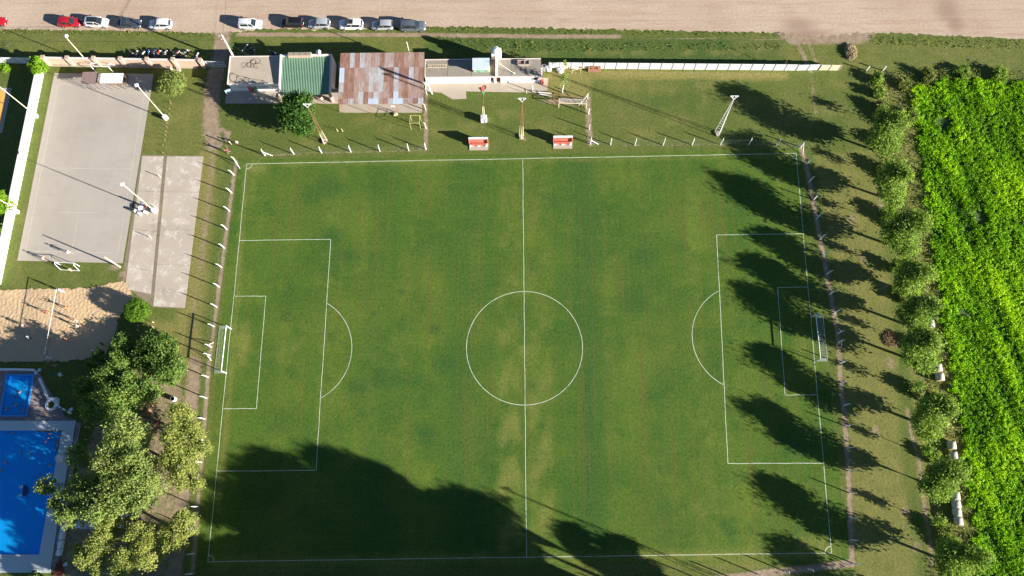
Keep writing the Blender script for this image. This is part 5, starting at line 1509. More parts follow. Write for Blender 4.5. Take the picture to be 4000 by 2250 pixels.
# ------------------------------------------------------------------ people
SK = [plain('skin_%d' % i, c, .6, var=.08, spec=.3) for i, c in enumerate(((.46, .27, .19), (.36, .20, .13), (.55, .34, .25)))]
M_hair = plain('dark_hair', (.025, .018, .013), .7)
CL = {k: plain('cloth_' + k, c, .85, var=.1) for k, c in dict(white=(.76, .75, .72), red=(.55, .03, .06), blue=(.05, .08, .32), black=(.02, .02, .024), orange=(.62, .20, .06), purple=(.20, .12, .42), pink=(.62, .25, .28), beige=(.55, .48, .33), grey=(.28, .29, .31), green=(.06, .22, .14)).items()}
def pose(kind):
    J = dict(pelvis=(0, 0, .93), belly=(0, 0, 1.08), chest=(0, .0, 1.30), neck=(0, 0, 1.46), head=(0, .01, 1.56),
             shl=(-.18, 0, 1.40), ell=(-.26, .0, 1.12), wrl=(-.27, .08, .88), shr=(.18, 0, 1.40), elr=(.26, 0, 1.12), wrr=(.27, .08, .88),
             hil=(-.09, 0, .88), knl=(-.10, .03, .50), anl=(-.11, 0, .09), tol=(-.13, .16, .04), hir=(.09, 0, .88), knr=(.10, .03, .50), anr=(.11, 0, .09), tor=(.13, .16, .04))
    if kind == 'walk':
        J.update(knl=(-.10, .22, .52), anl=(-.10, .18, .10), tol=(-.11, .35, .07), knr=(.10, -.05, .50), anr=(.10, -.30, .14), tor=(.11, -.18, .04), ell=(-.27, -.12, 1.14), wrl=(-.26, -.02, .92), elr=(.27, .10, 1.14), wrr=(.25, .28, 1.0))
    elif kind == 'reach':
        J.update(ell=(-.33, .12, 1.62), wrl=(-.30, .22, 1.88), elr=(.36, .2, 1.45), wrr=(.42, .42, 1.55), knl=(-.18, .1, .5), anl=(-.24, .02, .09), tol=(-.27, .18, .04), anr=(.22, -.05, .09), tor=(.24, .11, .04))
    elif kind == 'crouch':
        J.update(pelvis=(0, -.15, .72), belly=(0, -.06, .86), chest=(0, .08, 1.03), neck=(0, .17, 1.16), head=(0, .22, 1.25), shl=(-.18, .12, 1.12), ell=(-.28, .3, .92), wrl=(-.2, .5, .86), shr=(.18, .12, 1.12), elr=(.28, .3, .92), wrr=(.2, .5, .86), hil=(-.1, -.13, .68), knl=(-.2, .16, .48), anl=(-.2, 0, .09), tol=(-.24, .16, .04), hir=(.1, -.13, .68), knr=(.2, .16, .48), anr=(.2, 0, .09), tor=(.24, .16, .04))
    elif kind == 'sit':
        J.update(pelvis=(0, 0, .50), belly=(0, -.03, .66), chest=(0, -.05, .88), neck=(0, -.03, 1.04), head=(0, 0, 1.14), shl=(-.18, -.04, .98), ell=(-.25, .06, .72), wrl=(-.18, .30, .64), shr=(.18, -.04, .98), elr=(.25, .06, .72), wrr=(.18, .30, .64), hil=(-.1, .04, .48), knl=(-.14, .44, .50), anl=(-.14, .46, .09), tol=(-.15, .62, .04), hir=(.1, .04, .48), knr=(.14, .44, .50), anr=(.14, .46, .09), tor=(.15, .62, .04))
    elif kind == 'swim':
        J.update(pelvis=(0, -.35, .75), belly=(0, -.2, .82), chest=(0, -.02, .90), neck=(0, .16, .98), head=(0, .24, 1.03), shl=(-.18, .05, .94), ell=(-.38, .2, .92), wrl=(-.5, .4, .93), shr=(.18, .05, .94), elr=(.36, .22, .92), wrr=(.46, .44, .93), hil=(-.1, -.4, .72), knl=(-.14, -.8, .62), anl=(-.16, -1.18, .58), tol=(-.17, -1.36, .54), hir=(.1, -.4, .72), knr=(.14, -.78, .66), anr=(.16, -1.16, .66), tor=(.17, -1.34, .62))
    return J
BONES = [('pelvis', 'belly'), ('belly', 'chest'), ('chest', 'neck'), ('neck', 'head'), ('chest', 'shl'), ('shl', 'ell'), ('ell', 'wrl'), ('chest', 'shr'), ('shr', 'elr'), ('elr', 'wrr'),
         ('pelvis', 'hil'), ('hil', 'knl'), ('knl', 'anl'), ('anl', 'tol'), ('pelvis', 'hir'), ('hir', 'knr'), ('knr', 'anr'), ('anr', 'tor')]
RAD = dict(pelvis=(.145, .10), belly=(.135, .095), chest=(.16, .11), neck=(.055, .055), head=(.06, .06), shl=(.07, .06), ell=(.045, .045), wrl=(.03, .03), shr=(.07, .06), elr=(.045, .045), wrr=(.03, .03),
           hil=(.085, .09), knl=(.06, .06), anl=(.042, .045), tol=(.04, .03), hir=(.085, .09), knr=(.06, .06), anr=(.042, .045), tor=(.04, .03))
def body_mesh(kind):
    J = pose(kind); names = list(J)
    me = bpy.data.meshes.new('body')
    me.from_pydata([J[n] for n in names], [(names.index(a), names.index(b2)) for a, b2 in BONES], [])
    ob = bpy.data.objects.new('body_builder', me); COL.objects.link(ob)
    ob.modifiers.new('skin', 'SKIN')
    sv = me.skin_vertices[0].data
    for i, n in enumerate(names):
        sv[i].radius = RAD[n]; sv[i].use_root = (n == 'pelvis')
    s2 = ob.modifiers.new('sub', 'SUBSURF'); s2.levels = 1; s2.render_levels = 1
    dg = bpy.context.evaluated_depsgraph_get(); dg.update()
    ev = ob.evaluated_get(dg)
    out = bpy.data.meshes.new_from_object(ev)
    bpy.data.objects.remove(ob)
    V = [v.co.copy() for v in out.vertices]; F = [tuple(p.vertices) for p in out.polygons]
    bpy.data.meshes.remove(out)
    # clothing by the nearest bone
    seg_ = [(Vector(J[a]), Vector(J[b2]), a, b2) for a, b2 in BONES]
    mi = []
    for f in F:
        c = sum((V[i] for i in f), Vector()) / len(f)
        best = None
        for a, b2, na, nb in seg_:
            d = b2 - a; u = max(0, min(1, (c - a).dot(d) / d.length_squared)); ds_ = (a + d * u - c).length
            if best is None or ds_ < best[0]: best = (ds_, na, nb, u)
        _, na, nb, u = best
        if nb in ('belly', 'chest') or nb in ('shl', 'shr') or (na == 'chest' and nb == 'neck' and u < .6) or (nb in ('ell', 'elr') and u < .55): mi.append(1)
        elif na == 'pelvis' or (nb in ('knl', 'knr') and u < .75): mi.append(2)
        elif nb in ('tol', 'tor'): mi.append(3)
        else: mi.append(0)
    b_ = MB(); b_.v = V; b_.f = F; b_.m = mi
    # head with nose, ears, eyes, mouth and hair, part of the same mesh
    h = Vector(J['head']) + Vector((0, .01, .07))
    b_.ball(h, .115, 12, 8, 0, (.82, .95, 1.15)); b_.ball(h + Vector((0, -.02, .035)), .122, 12, 8, 3, (.86, .95, 1.05))
    b_.ball(h + Vector((0, .11, -.02)), .02, 6, 4, 0, (.8, 1.2, 1.2))
    for s_ in (-1, 1):
        b_.ball(h + Vector((s_ * .097, 0, -.01)), .026, 6, 4, 0, (.4, .8, 1.2)); b_.ball(h + Vector((s_ * .036, .098, .005)), .012, 6, 4, 3)
    b_.ball(h + Vector((0, .1, -.065)), .02, 6, 4, 2, (1.3, .4, .35))
    # hands: palm, four fingers and a thumb
    for w_, e_, s_ in (('wrl', 'ell', -1), ('wrr', 'elr', 1)):
        w0 = Vector(J[w_]); d = (w0 - Vector(J[e_])).normalized(); side = d.cross(Vector((0, 1, 0)))
        if side.length < .1: side = d.cross(Vector((1, 0, 0)))
        side.normalize(); nrm_ = d.cross(side).normalized()
        b_.tube([w0 - d * .01, w0 + d * .04, w0 + d * .085], [.028, .036, .034], 6, 0)
        for k, ln in enumerate((.066, .078, .072, .056)):
            o_ = w0 + d * .08 + side * (.027 - .018 * k)
            b_.tube([o_, o_ + d * ln * .55 + nrm_ * .006, o_ + d * ln * .9 + nrm_ * .026], [.0095, .009, .007], 5, 0)
        o_ = w0 + d * .03 + side * .032
        b_.tube([o_, o_ + d * .025 + side * .025, o_ + d * .058 + side * .03 + nrm_ * .01], [.012, .011, .008], 5, 0)
    return b_.mesh('body_' + kind, [SK[0], CL['white'], CL['blue'], M_hair], True)
BODY = {k: body_mesh(k) for k in ('stand', 'walk', 'reach', 'crouch', 'sit', 'swim')}
def person(label, px, py, kind, top, bottom, skin=0, rz=0.0, z=0.0, bare=False, group=None, hair=None):
    p = G(px, py, max(z, 0))
    o = bpy.data.objects.new('person', BODY[kind]); COL.objects.link(o)
    o.location = (p.x, p.y, z); o.rotation_euler = (0, 0, rz)
    s_ = random.uniform(.93, 1.04); o.scale = (s_, s_, s_)
    for i, mm in enumerate((SK[skin], SK[skin] if bare else CL[top], CL[bottom], hair or M_hair)):
        o.material_slots[i].link = 'OBJECT'; o.material_slots[i].material = mm
    tag(o, label, 'person', group)
    return o
person('person in a red top and blue shorts leaning at the fence corner post', 897, 598, 'reach', 'red', 'blue', 0, 1.0)
person('person in white standing on the worn track by the corner fence', 905, 566, 'stand', 'white', 'white', 0, 2.5)
person('person in pale clothes bending beside the corner fence', 931, 562, 'crouch', 'white', 'beige', 1, 2.2)
person('person in purple at the court table near the lamp drum', 566, 806, 'stand', 'purple', 'black', 1, 2.8)
person('person in pink beside the person in purple at the court table', 578, 812, 'sit', 'pink', 'black', 0, 2.0)
person('person in white running on the lower part of the concrete court', 280, 992, 'walk', 'white', 'white', 0, 1.2)
person('bare chested person next to the small lower goal', 183, 1015, 'walk', 'white', 'beige', 2, 4.2, bare=True)
person('person in pale yellow standing behind the small lower goal', 284, 1060, 'stand', 'beige', 'beige', 2, .4)
person('person in orange on the sand left of the clipped bush shadow', 272, 1208, 'reach', 'orange', 'orange', 0, 1.4, .04)
person('bare chested person in the middle of the sunlit sand', 308, 1256, 'reach', 'white', 'white', 2, 1.7, .04, True)
person('person in white at the centre of the sunlit sand', 314, 1278, 'walk', 'white', 'white', 0, 1.9, .04)
person('bare chested person by the lower edge of the lit sand', 266, 1328, 'crouch', 'white', 'orange', 1, 1.5, .04, True)
person('person in dark clothes just behind the volleyball net', 192, 1282, 'crouch', 'black', 'black', 1, 4.6, .04)
person('person in maroon shade near the net top', 186, 1222, 'reach', 'red', 'black', 1, 4.7, .04)
person('person alone in the shaded sand left of the net', 104, 1276, 'walk', 'grey', 'black', 0, 4.5, .04)
person('person in white cap in the lower shaded sand', 127, 1322, 'stand', 'white', 'black', 1, 4.9, .04, hair=CL['white'])
person('person in red in the tree shade at the right end of the sand', 410, 1347, 'stand', 'red', 'black', 1, 2.0, .04)
person('bare chested person standing on shaded grass below the sand', 203, 1416, 'stand', 'white', 'black', 0, .6, bare=True)
person('person in orange shorts walking on shaded grass below the sand', 224, 1430, 'walk', 'white', 'orange', 0, 2.3, bare=True)
person('person in red sitting among the trees near the brown canopy', 622, 1655, 'sit', 'red', 'black', 1, 1.0)
person('person in orange on the pool side under the trees', 296, 1826, 'stand', 'orange', 'white', 0, 1.3)
person('person in white sitting in front of the green roofed hall', 1260, 392, 'sit', 'white', 'white', 1, 4.0)
swim = [(28, 1597, 'beside the near left corner of the paddling pool', 'orange'), (90, 1602, 'in the near right corner of the paddling pool', 'white'), (66, 1583, 'in the lower middle of the paddling pool', 'black'), (78, 1532, 'in the upper middle of the paddling pool', 'black'), (58, 1548, 'in the centre of the paddling pool', 'black'),
        (48, 1690, 'at the far wall of the big pool on the left', 'black'), (195, 1694, 'by the far wall of the big pool near the ladder', 'red'), (233, 1702, 'in the far right corner of the big pool', 'orange'), (190, 1712, 'second from the far wall near the pool corner', 'black'), (178, 1727, 'third in the group near the pool corner', 'black'),
        (226, 1724, 'at the right wall of the pool, highest of three', 'black'), (223, 1740, 'at the right wall of the pool, middle of three', 'black'), (217, 1755, 'at the right wall of the pool, lowest of three', 'black'), (115, 1772, 'swimming in the middle of the big pool', 'black'), (22, 1805, 'far left in the middle of the big pool', 'red'), (3, 1838, 'cut by the left edge in the big pool', 'black'),
        (193, 1815, 'sunlit near the right wall of the big pool', 'orange'), (146, 1856, 'near the tree branch over the big pool', 'black'), (84, 1768, 'splashing in the pale patch of the big pool', 'white')]
for i, (x_, y_, lab, c_) in enumerate(swim):
    sw_ = i in (13, 4, 17, 18)
    person('swimmer ' + lab, x_, y_, 'swim' if sw_ else 'stand', 'black', c_, i % 3, random.uniform(0, 6), -1.0 if sw_ else (-.88 if i < 5 else -1.18), True, 'bathers in the pools')

# ------------------------------------------------------------------ court table, chairs
def chair(label, px, py, rz, mat=None):
    t_ = thing('garden_chair', label, 'chair', G(px, py), rz, 'white plastic chairs')
    mt = mat or M_plastic
    MB().box((0, 0, .42), (.46, .44, .05)).local('seat', mt, t_); MB().box((0, -.22, .68), (.44, .05, .5)).local('backrest', mt, t_)
    for sx in (-.2, .2):
        for sy in (-.19, .19): MB().tube([(sx * 1.1, sy * 1.1, 0), (sx, sy, .4)], .025, 5).local('leg', mt, t_)
        MB().box((sx * 1.15, 0, .62), (.05, .44, .04)).local('armrest', mt, t_)
p = G(557, 818); tb_ = thing('garden_table', 'white square table by the lamp drum on the court', 'table', p, .05)
MB().box((0, 0, .72), (.82, .8, .05)).local('top', M_plastic, tb_)
for sx in (-.34, .34):
    for sy in (-.33, .33): MB().tube([(sx, sy, 0), (sx, sy, .7)], .03, 5).local('leg', M_plastic, tb_)
chair('white plastic chair in front of the court table', 552, 838, 2.6); chair('white plastic chair right of the court table', 576, 834, 4.2); chair('white plastic chair tipped toward the court left of the table', 531, 826, 1.0)
chair('white plastic chair on the pool side of the trees by the white ring', 284, 1600, .5); chair('white plastic chair at the end of the low white wall', 160, 1447, 1.2); chair('white plastic chair beside the first one near the paddling pool', 146, 1458, 2.0)
chair('white plastic chair in the tree shade left of the crowns', 240, 1466, 2.2); chair('white plastic chair alone in the dark shade near the lower trees', 500, 2010, 1.0)
chair('white plastic chair between lower trees and timber steps', 262, 2203, .4)
def stool(label, px, py):
    t_ = thing('bin_drum', label, 'drum', G(px, py)); MB().lathe([(.38, 0), (.4, .2), (.4, .75), (.36, .8)], n=14).local('drum', M_white, t_); MB().lathe([(.34, .8), (.1, .79)], n=14).local('opening', M_dark, t_)
stool('white open drum at the edge of the trees by the dirt track', 682, 1560); stool('white drum in the clearing below the brown canopy', 533, 1645)

# volleyball net
na, nb = G(252, 1142), G(205, 1402)
vb = thing('volleyball_net', 'volleyball net on two white padded posts across the sand', 'net', (na.x, na.y, 0))
d = nb - na
for o_ in (Vector(), d):
    q_ = MB().tube([o_, o_ + Vector((0, 0, 2.5))], .06, 6).local('post', M_black, vb)
    for z0, z1 in ((.25, 1.0), (1.25, 2.0)): MB().tube([o_ + Vector((0, 0, z0)), o_ + Vector((0, 0, z1))], .14, 8).local('pad', M_white, q_)
n = MB(); net_grid(n, Vector((0, 0, 1.5)), d + Vector((0, 0, 1.5)), d + Vector((0, 0, 2.4)), Vector((0, 0, 2.4)), 60, 5, .006); n.local('mesh', M_wire, vb)
MB().wall((0, 0), d, 2.38, 2.46, .02).local('tape', M_plastic, vb)

# ------------------------------------------------------------------ pool furniture
wpts = Gs([(-40, 1444), (70, 1444), (138, 1446)])
lw2 = thing('low_wall', 'low white wall above the paddling pool', 'wall', wpts[0])
for a, b2 in zip(wpts[:-1], wpts[1:]): MB().wall(a, b2, 0, .5, .3).obj('wall_bay', M_white, lw2)
wpts = Gs([(157, 1478), (192, 1557), (230, 1558), (228, 1585)])
lw2 = thing('low_wall', 'slanting low white wall between paddling pool and trees', 'wall', wpts[0])
for a, b2 in zip(wpts[:-1], wpts[1:]): MB().wall(a, b2, 0, .45, .32).obj('wall_bay', M_white, lw2)
p = G(205, 1582); rp = thing('ring_planter', 'round white ring planter with grass at the bend of the low wall', 'planter', p)
b_ = MB(); ring(b_, [Vector((.58 * math.cos(a), .58 * math.sin(a), 0)) for a in np.linspace(0, 6.283, 28, endpoint=False)], [Vector((.92 * math.cos(a), .92 * math.sin(a), 0)) for a in np.linspace(0, 6.283, 28, endpoint=False)], 0, .5)
b_.local('rim', M_white, rp)
MB().lathe([(.575, 0), (.575, .3)], n=24).local('soil', M_lawn, rp)
for i, (a, c) in enumerate((((232, 1588), (241, 1593)), ((248, 1597), (258, 1603)), ((268, 1608), (280, 1616)))):
    t_ = thing('kerb_block', ('first', 'second', 'third')[i] + ' white kerb block leading from the ring planter to the trees', 'kerb', G(*a), group='white kerb blocks'); b_ = MB().wall(G(*a), G(*c), 0, .35, .25); b_.obj('block', M_white, t_); MB().wall(G(*a), G(*c), .352, .39, .29).obj('cap', M_plastic, t_)
# white bench wall by the pool, in sections
t_ = thing('poolside_bench', 'long white bench wall beside the right deck of the big pool', 'bench', G(250, 2045))
bw = [(252, 2040), (247, 2076), (241, 2110), (236, 2145), (230, 2172)]
for a, b2 in zip(bw[:-1], bw[1:]):
    u, v2 = G(*a), G(*b2); e = (v2 - u).normalized() * .06
    MB().wall(u + e, v2 - e, .0, .45, .62).obj('seat_block', M_white, t_); MB().wall(u + e + Vector((.42, .04, 0)), v2 - e + Vector((.42, .04, 0)), 0, .85, .1).obj('backrest', M_plastic, t_)
# upper white wall patches that show between the crowns
t_ = thing('white_bath_house', 'white flat roofed bath house mostly hidden under the middle trees', 'building', G(500, 2020))
u = [G(445, 1960, 2.4), G(466, 1958, 2.4), G(462, 2055, 2.4), G(438, 2055, 2.4)]
MB().prism([G(330, 1985), G(490, 1985), G(480, 2062), G(322, 2062)], 0, 2.3).obj('walls', M_white, t_)
MB().prism([G(322, 1978, 2.4), G(455, 1978, 2.4), G(447, 2066, 2.4), G(314, 2066, 2.4)], 2.31, 2.45).obj('roof', M_deckpool, t_)
# timber steps
t_ = thing('timber_steps', 'dark red timber slat steps at the foot of the pool deck', 'steps', G(238, 2215))
a, c = G(222, 2198), G(252, 2248)
for i in range(16):
    y_ = a.y + (c.y - a.y) * i / 15
    MB().box(((a.x + c.x) / 2 - .02 * i, y_, .12 + .012 * (15 - i)), (1.35, .075, .05), rz=.04).obj('slat', M_redwood, t_)
MB().box(((a.x + c.x) / 2 - .15, (a.y + c.y) / 2, .05), (1.2, abs(a.y - c.y), .08)).obj('bearer', M_dark, t_)
# pool ladder and float
p = G(226, 1683); t_ = thing('pool_ladder', 'white metal pool ladder at the far right corner of the big pool', 'ladder', (p.x, p.y, .1))
for s_ in (-.3, .3): MB().tube([(s_, .5, 0), (s_, .4, .7), (s_, .1, .85), (s_, -.12, .6), (s_, -.12, -.9)], .03, 6).local('handrail', M_plastic, t_)
for z in (-.1, -.4, -.7): MB().box((0, -.12, z), (.6, .1, .04)).local('tread', M_steel, t_)
p = G(92, 1917); t_ = thing('pool_float', 'navy rounded float with a pale blue side drifting in the big pool', 'float', (p.x, p.y, -.05), .1)
pts = [(.0 + .55 * math.cos(a), .85 * math.sin(a)) for a in np.linspace(-1.57, 1.57, 12)]
MB().prism([(x_ * 1.5, y_) for x_, y_ in pts], 0, .22).local('cushion', M_navy, t_)
MB().box((-.33, .62, .1), (.62, .42, .2)).local('side_pad', M_paleblue, t_); MB().box((-.4, -.66, .1), (.7, .3, .2)).local('side_pad', M_paleblue, t_); MB().tube([(-.1, .5, .1), (-.3, .1, .1), (-.35, -.5, .1)], .07, 6).local('strap', M_paleblue, t_)
p = G(136, 2238); t_ = thing('deck_grate', 'dark square grate in the lower pool deck', 'grate', (p.x, p.y, .13)); MB().box((0, 0, .02), (.75, .8, .04)).local('plate', M_greymetal, t_)
for k in range(6): MB().box((-.3 + .12 * k, 0, .05), (.05, .75, .02)).local('bar', M_dark, t_)
p = G(228, 1790, .15); t_ = thing('sun_mat', 'round pale mat on the right pool deck', 'mat', (p.x + .2, p.y, .135)); MB().lathe([(.7, 0), (.72, .04), (.6, .06)], n=20).local('pad', M_cream, t_); MB().lathe([(.5, .061), (.45, .075)], n=18).local('centre', M_white, t_)
# brown canopy between the trees
cc = [G(568, 1578, 2.5), G(601, 1576, 2.5), G(597, 1632, 2.5), G(556, 1620, 2.5)]
t_ = thing('brown_canopy', 'brown tarpaulin canopy glimpsed between the left trees', 'canopy', ((cc[0].x + cc[2].x) / 2, (cc[0].y + cc[2].y) / 2, 0))
b_ = MB(); cen = sum(cc, Vector()) / 4 + Vector((0, 0, .3))
b_.add(cc + [cen], [(0, 1, 4), (1, 2, 4), (2, 3, 4), (3, 0, 4)]); b_.obj('cover', M_tarp, t_)
for q_ in cc: MB().tube([(q_.x, q_.y, 0), (q_.x, q_.y, 2.5)], .04, 5).obj('pole', M_wood, t_)

# ------------------------------------------------------------------ yard odds and ends
p = G(2321, 282); t_ = thing('brick_stack', 'stack of red bricks against the white panel wall', 'bricks', p)
b_ = MB(); rb = random.Random(5)
for L_ in range(9):
    for i in range(8):
        for j in range(5):
            if L_ > 6 and rb.random() < .35: continue
            b_.box((-.98 + i * .28 + rb.gauss(0, .01), .15 + j * .26 + rb.gauss(0, .01), .08 + L_ * .115), (.25, .13 if (L_ + j) % 2 else .235, .1), rz=rb.gauss(0, .05))
o = b_.local('bricks', M_brick, t_); o['kind'] = 'stuff'
MB().box((0, .65, .015), (2.2, 1.4, .03)).local('pallet', M_wood, t_)
p = G(2190, 283); t_ = thing('white_sack', 'heap of white sacks beside the panel wall', 'sack', p)
for (x_, y_, z_, r_) in ((0, 0, .35, .5), (.25, .5, .4, .5), (-.3, .4, .32, .42), (.1, .9, .55, .42)): MB().ball((x_, y_, z_), r_, 9, 6, sq=(1, .8, .8)).local('sack', M_plastic, t_)
p = G(2146, 272); t_ = thing('grey_box', 'small grey appliance near the passage by the panel wall', 'box', p)
MB().box((0, 0, .4), (.8, .7, .8)).local('body', M_plastic, t_); MB().lathe([(.24, .8), (.2, .84)], n=14).local('dial', M_greymetal, t_)
a, c = G(2234, 287), G(2267, 284)
t_ = thing('cream_rail', 'cream pipe rail frame in front of the panel wall', 'frame', a)
for o_ in (Vector(), c - a): MB().tube([o_, o_ + Vector((0, 0, 1.1))], .05, 5).local('leg', M_cream, t_)
MB().tube([Vector((0, 0, 1.1)), (c - a) * 1.5 + Vector((0, .3, 1.1))], .05, 5).local('rail', M_cream, t_)
a, c = G(2275, 262, 1.0), G(2303, 272, .05); t_ = thing('loose_plank', 'pale plank leaning against the panel wall', 'plank', (c.x, c.y, 0)); MB().tube([(0, 0, .05), (a.x - c.x, a.y - c.y, 1.0)], .06, 4).local('board', M_cream, t_)
for i, (a, c) in enumerate((((2102, 361), (2153, 366)), ((2106, 368), (2156, 378)))):
    u, v2 = G(*a), G(*c); t_ = thing('white_pipe', ('upper', 'lower')[i] + ' white pipe of two lying on the apron edge', 'pipe', (u.x, u.y, .12), group='white pipes on the apron'); MB().tube([(0, 0, 0), (v2.x - u.x, v2.y - u.y, .02)], .09, 8).local('tube', M_white, t_); MB().box((.3, -.05, -.05), (.2, .2, .1)).local('chock', M_wood, t_)
p = G(2080, 358); court_pole('white_post', 'white painted post on the changing room apron', p, 2.3, None, False, False, 'post', M_white, .1)
p = G(2057, 365); court_pole('cream_post', 'thin cream post at the apron edge', p, 1.5, None, False, False, 'post', M_cream, .05)
p = G(1668, 372); t_ = thing('stair_rail', 'white pipe stair rail at the shed corner', 'railing', p)
for (a, c) in (((0, 0, 0), (0, 0, 2.2)), ((0, 1.6, 0), (0, 1.6, 2.2)), ((0, 0, 2.2), (0, 1.6, 2.2)), ((.1, 1.6, 2.1), (1.0, .2, .1)), ((.0, 1.3, 1.2), (.95, .1, .05))): MB().tube([a, c], .05, 5).local('tube', M_white, t_)

# short stakes beside the round tree, and on the yard
for i, (x_, y_) in enumerate(((668, 400), (669, 408), (666, 429), (664, 449), (660, 470), (655, 484), (654, 499), (652, 517), (650, 532), (647, 549), (640, 571), (640, 601))):
    t_ = thing('wooden_stake', 'short pale stake, %s in the line from the clipped tree down to the slab yard' % 'first second third fourth fifth sixth seventh eighth ninth tenth eleventh last'.split()[i], 'stake', G(x_, y_), group='short stakes in a line')
    MB().tube([(0, 0, 0), (.02, 0, .55)], [.05, .035], 5).local('shaft', M_wood, t_); MB().lathe([(.05, .55), (.02, .6)], n=6).local('tip', M_cream, t_)
for lab, x_, y_ in (('stub post at the upper joint of the slab yard', 628, 692), ('stub post at the lower joint of the slab yard', 592, 929), ('stub post near the white drum of the court lamp', 611, 812)):
    t_ = thing('stub_post', lab, 'post', G(x_, y_)); MB().tube([(0, 0, 0), (0, 0, 1.1)], .06, 6).local('shaft', M_cream, t_); MB().lathe([(.1, 0), (.09, .06)], n=8).local('foot', M_apron, t_)
for lab, x_, y_ in (('upper right of four garden stakes below the clipped bush', 601, 1260), ('lower right of four garden stakes below the clipped bush', 599, 1278), ('upper left of four garden stakes below the clipped bush', 543, 1273), ('lower left of four garden stakes below the clipped bush', 541, 1291)):
    t_ = thing('garden_stake', lab, 'stake', G(x_, y_), group='garden stakes'); MB().tube([(0, 0, 0), (0, 0, .7)], .05, 6).local('shaft', M_cream, t_); MB().lathe([(.05, .7), (.02, .76)], n=6).local('tip', M_wood, t_)
# small cut pole stubs at the right end of the panel wall
for lab, x_, y_ in (('left of two white end posts past the cream panels', 3384, 276), ('right of two white end posts past the cream panels', 3448, 276)):
    t_ = thing('end_post', lab, 'post', G(x_, y_), group='end posts'); MB().box((0, 0, .7), (.16, .16, 1.4)).local('shaft', M_white, t_); MB().box((0, 0, 1.42), (.2, .2, .05)).local('cap', M_cream, t_)
# rubbish heap of dry stalks by the gate, mud heap
def heap(name, label, px, py, rx, ry, h, mat, n, ln):
    p = G(px, py); t_ = thing(name, label, 'heap', p)
    b_ = MB(); b_.ball((0, 0, 0), 1, 14, 8, sq=(rx * .8, ry * .8, h * .8)); b_.local('core', mat, t_, True)
    s_ = MB()
    for i in range(n):
        a = random.uniform(0, 6.28); r_ = math.sqrt(random.random())
        c = Vector((rx * r_ * math.cos(a), ry * r_ * math.sin(a), h * math.sqrt(max(0, 1 - r_ * r_ * .95))))
        d = Vector((random.gauss(0, 1), random.gauss(0, 1), random.gauss(0, .5))).normalized() * ln
        s_.tube([c - d, c + d], .03, 3)
    o = s_.local('stalks', mat, t_); o['kind'] = 'stuff'
heap('straw_heap', 'heap of dry straw coloured stalks on the verge near the sheet gate', 3322, 205, .9, 1.5, .55, M_straw, 420, .45)
heap('leaf_heap', 'brown heap of dry leaves and cuttings beside the tree row', 3483, 1325, 1.5, 1.3, .3, plain('dry_leaves', (.30, .19, .10), .9, var=.3, scale=5), 320, .22)
# round bales
def bale(label, px, py, z=.65, rz=0.0):
    p = G(px, py, z); t_ = thing('round_bale', label, 'bale', (p.x, p.y, .02), rz, 'wrapped round bales')
    b_ = MB(); n = 20; pr = [(-.60, .56), (-.58, .64), (-.2, .67), (.2, .67), (.58, .64), (.60, .56)]
    k = 0
    for (y_, r_) in pr:
        for j in range(n):
            a = 2 * math.pi * j / n; b_.v.append(Vector((r_ * math.cos(a), y_, .65 + r_ * math.sin(a))))
    for i in range(len(pr) - 1):
        for j in range(n): b_.f.append((i * n + j, i * n + (j + 1) % n, (i + 1) * n + (j + 1) % n, (i + 1) * n + j)); b_.m.append(0)
    b_.local('wrap', M_bale, t_, True)
    for s_, o_ in ((-1, 0), (1, (len(pr) - 1) * n)): MB().add([b_.v[o_ + j] + Vector((0, s_ * .004, 0)) for j in range(n)], [tuple(range(n))]).local('end_face', M_straw, t_)
bale('single round bale peeping out below the fourth tree crown', 3633, 1265)
bale('upper round bale of the pair by the middle crowns', 3663, 1437); bale('lower round bale of the pair by the middle crowns', 3671, 1473)
bale('upper round bale of the pair in open shade', 3717, 1740); bale('lower round bale of the pair in open shade', 3723, 1780)
bale('topmost bale of the lowest row, nearest the crown', 3732, 1938); bale('second bale of the lowest row', 3735, 1970); bale('third bale of the lowest row', 3738, 2002); bale('last bale of the lowest row', 3743, 2036)
bale('small bale showing between crown and field above the single one', 3622, 1172)

# ------------------------------------------------------------------ vegetation
F_plane = foliage('leaf_plane', (.028, .062, .014), (.072, .120, .026), (.150, .190, .042))
F_euca = foliage('leaf_eucalyptus', (.048, .082, .026), (.118, .155, .042), (.200, .225, .058))
F_yel = foliage('leaf_yellow_green', (.080, .105, .026), (.160, .180, .046), (.235, .240, .062))
F_pop = foliage('leaf_row_tree', (.042, .080, .015), (.115, .168, .032), (.215, .255, .056), .42)
F_round = foliage('leaf_round_tree', (.022, .056, .012), (.045, .092, .018), (.085, .140, .026))
F_clip = foliage('leaf_clipped', (.055, .080, .020), (.120, .145, .036), (.215, .230, .070))
F_bush = foliage('leaf_bush', (.028, .070, .008), (.060, .115, .012), (.110, .170, .016))
F_bright = foliage('leaf_bright', (.060, .130, .008), (.110, .195, .012), (.170, .250, .020))
F_crop = foliage('leaf_crop', (.042, .110, .005), (.145, .275, .007), (.29, .39, .010), .42)
F_weed = foliage('leaf_weed', (.042, .064, .016), (.095, .112, .030), (.190, .180, .060))
F_dark = foliage('leaf_dark_tree', (.020, .040, .012), (.040, .070, .018), (.075, .105, .026))

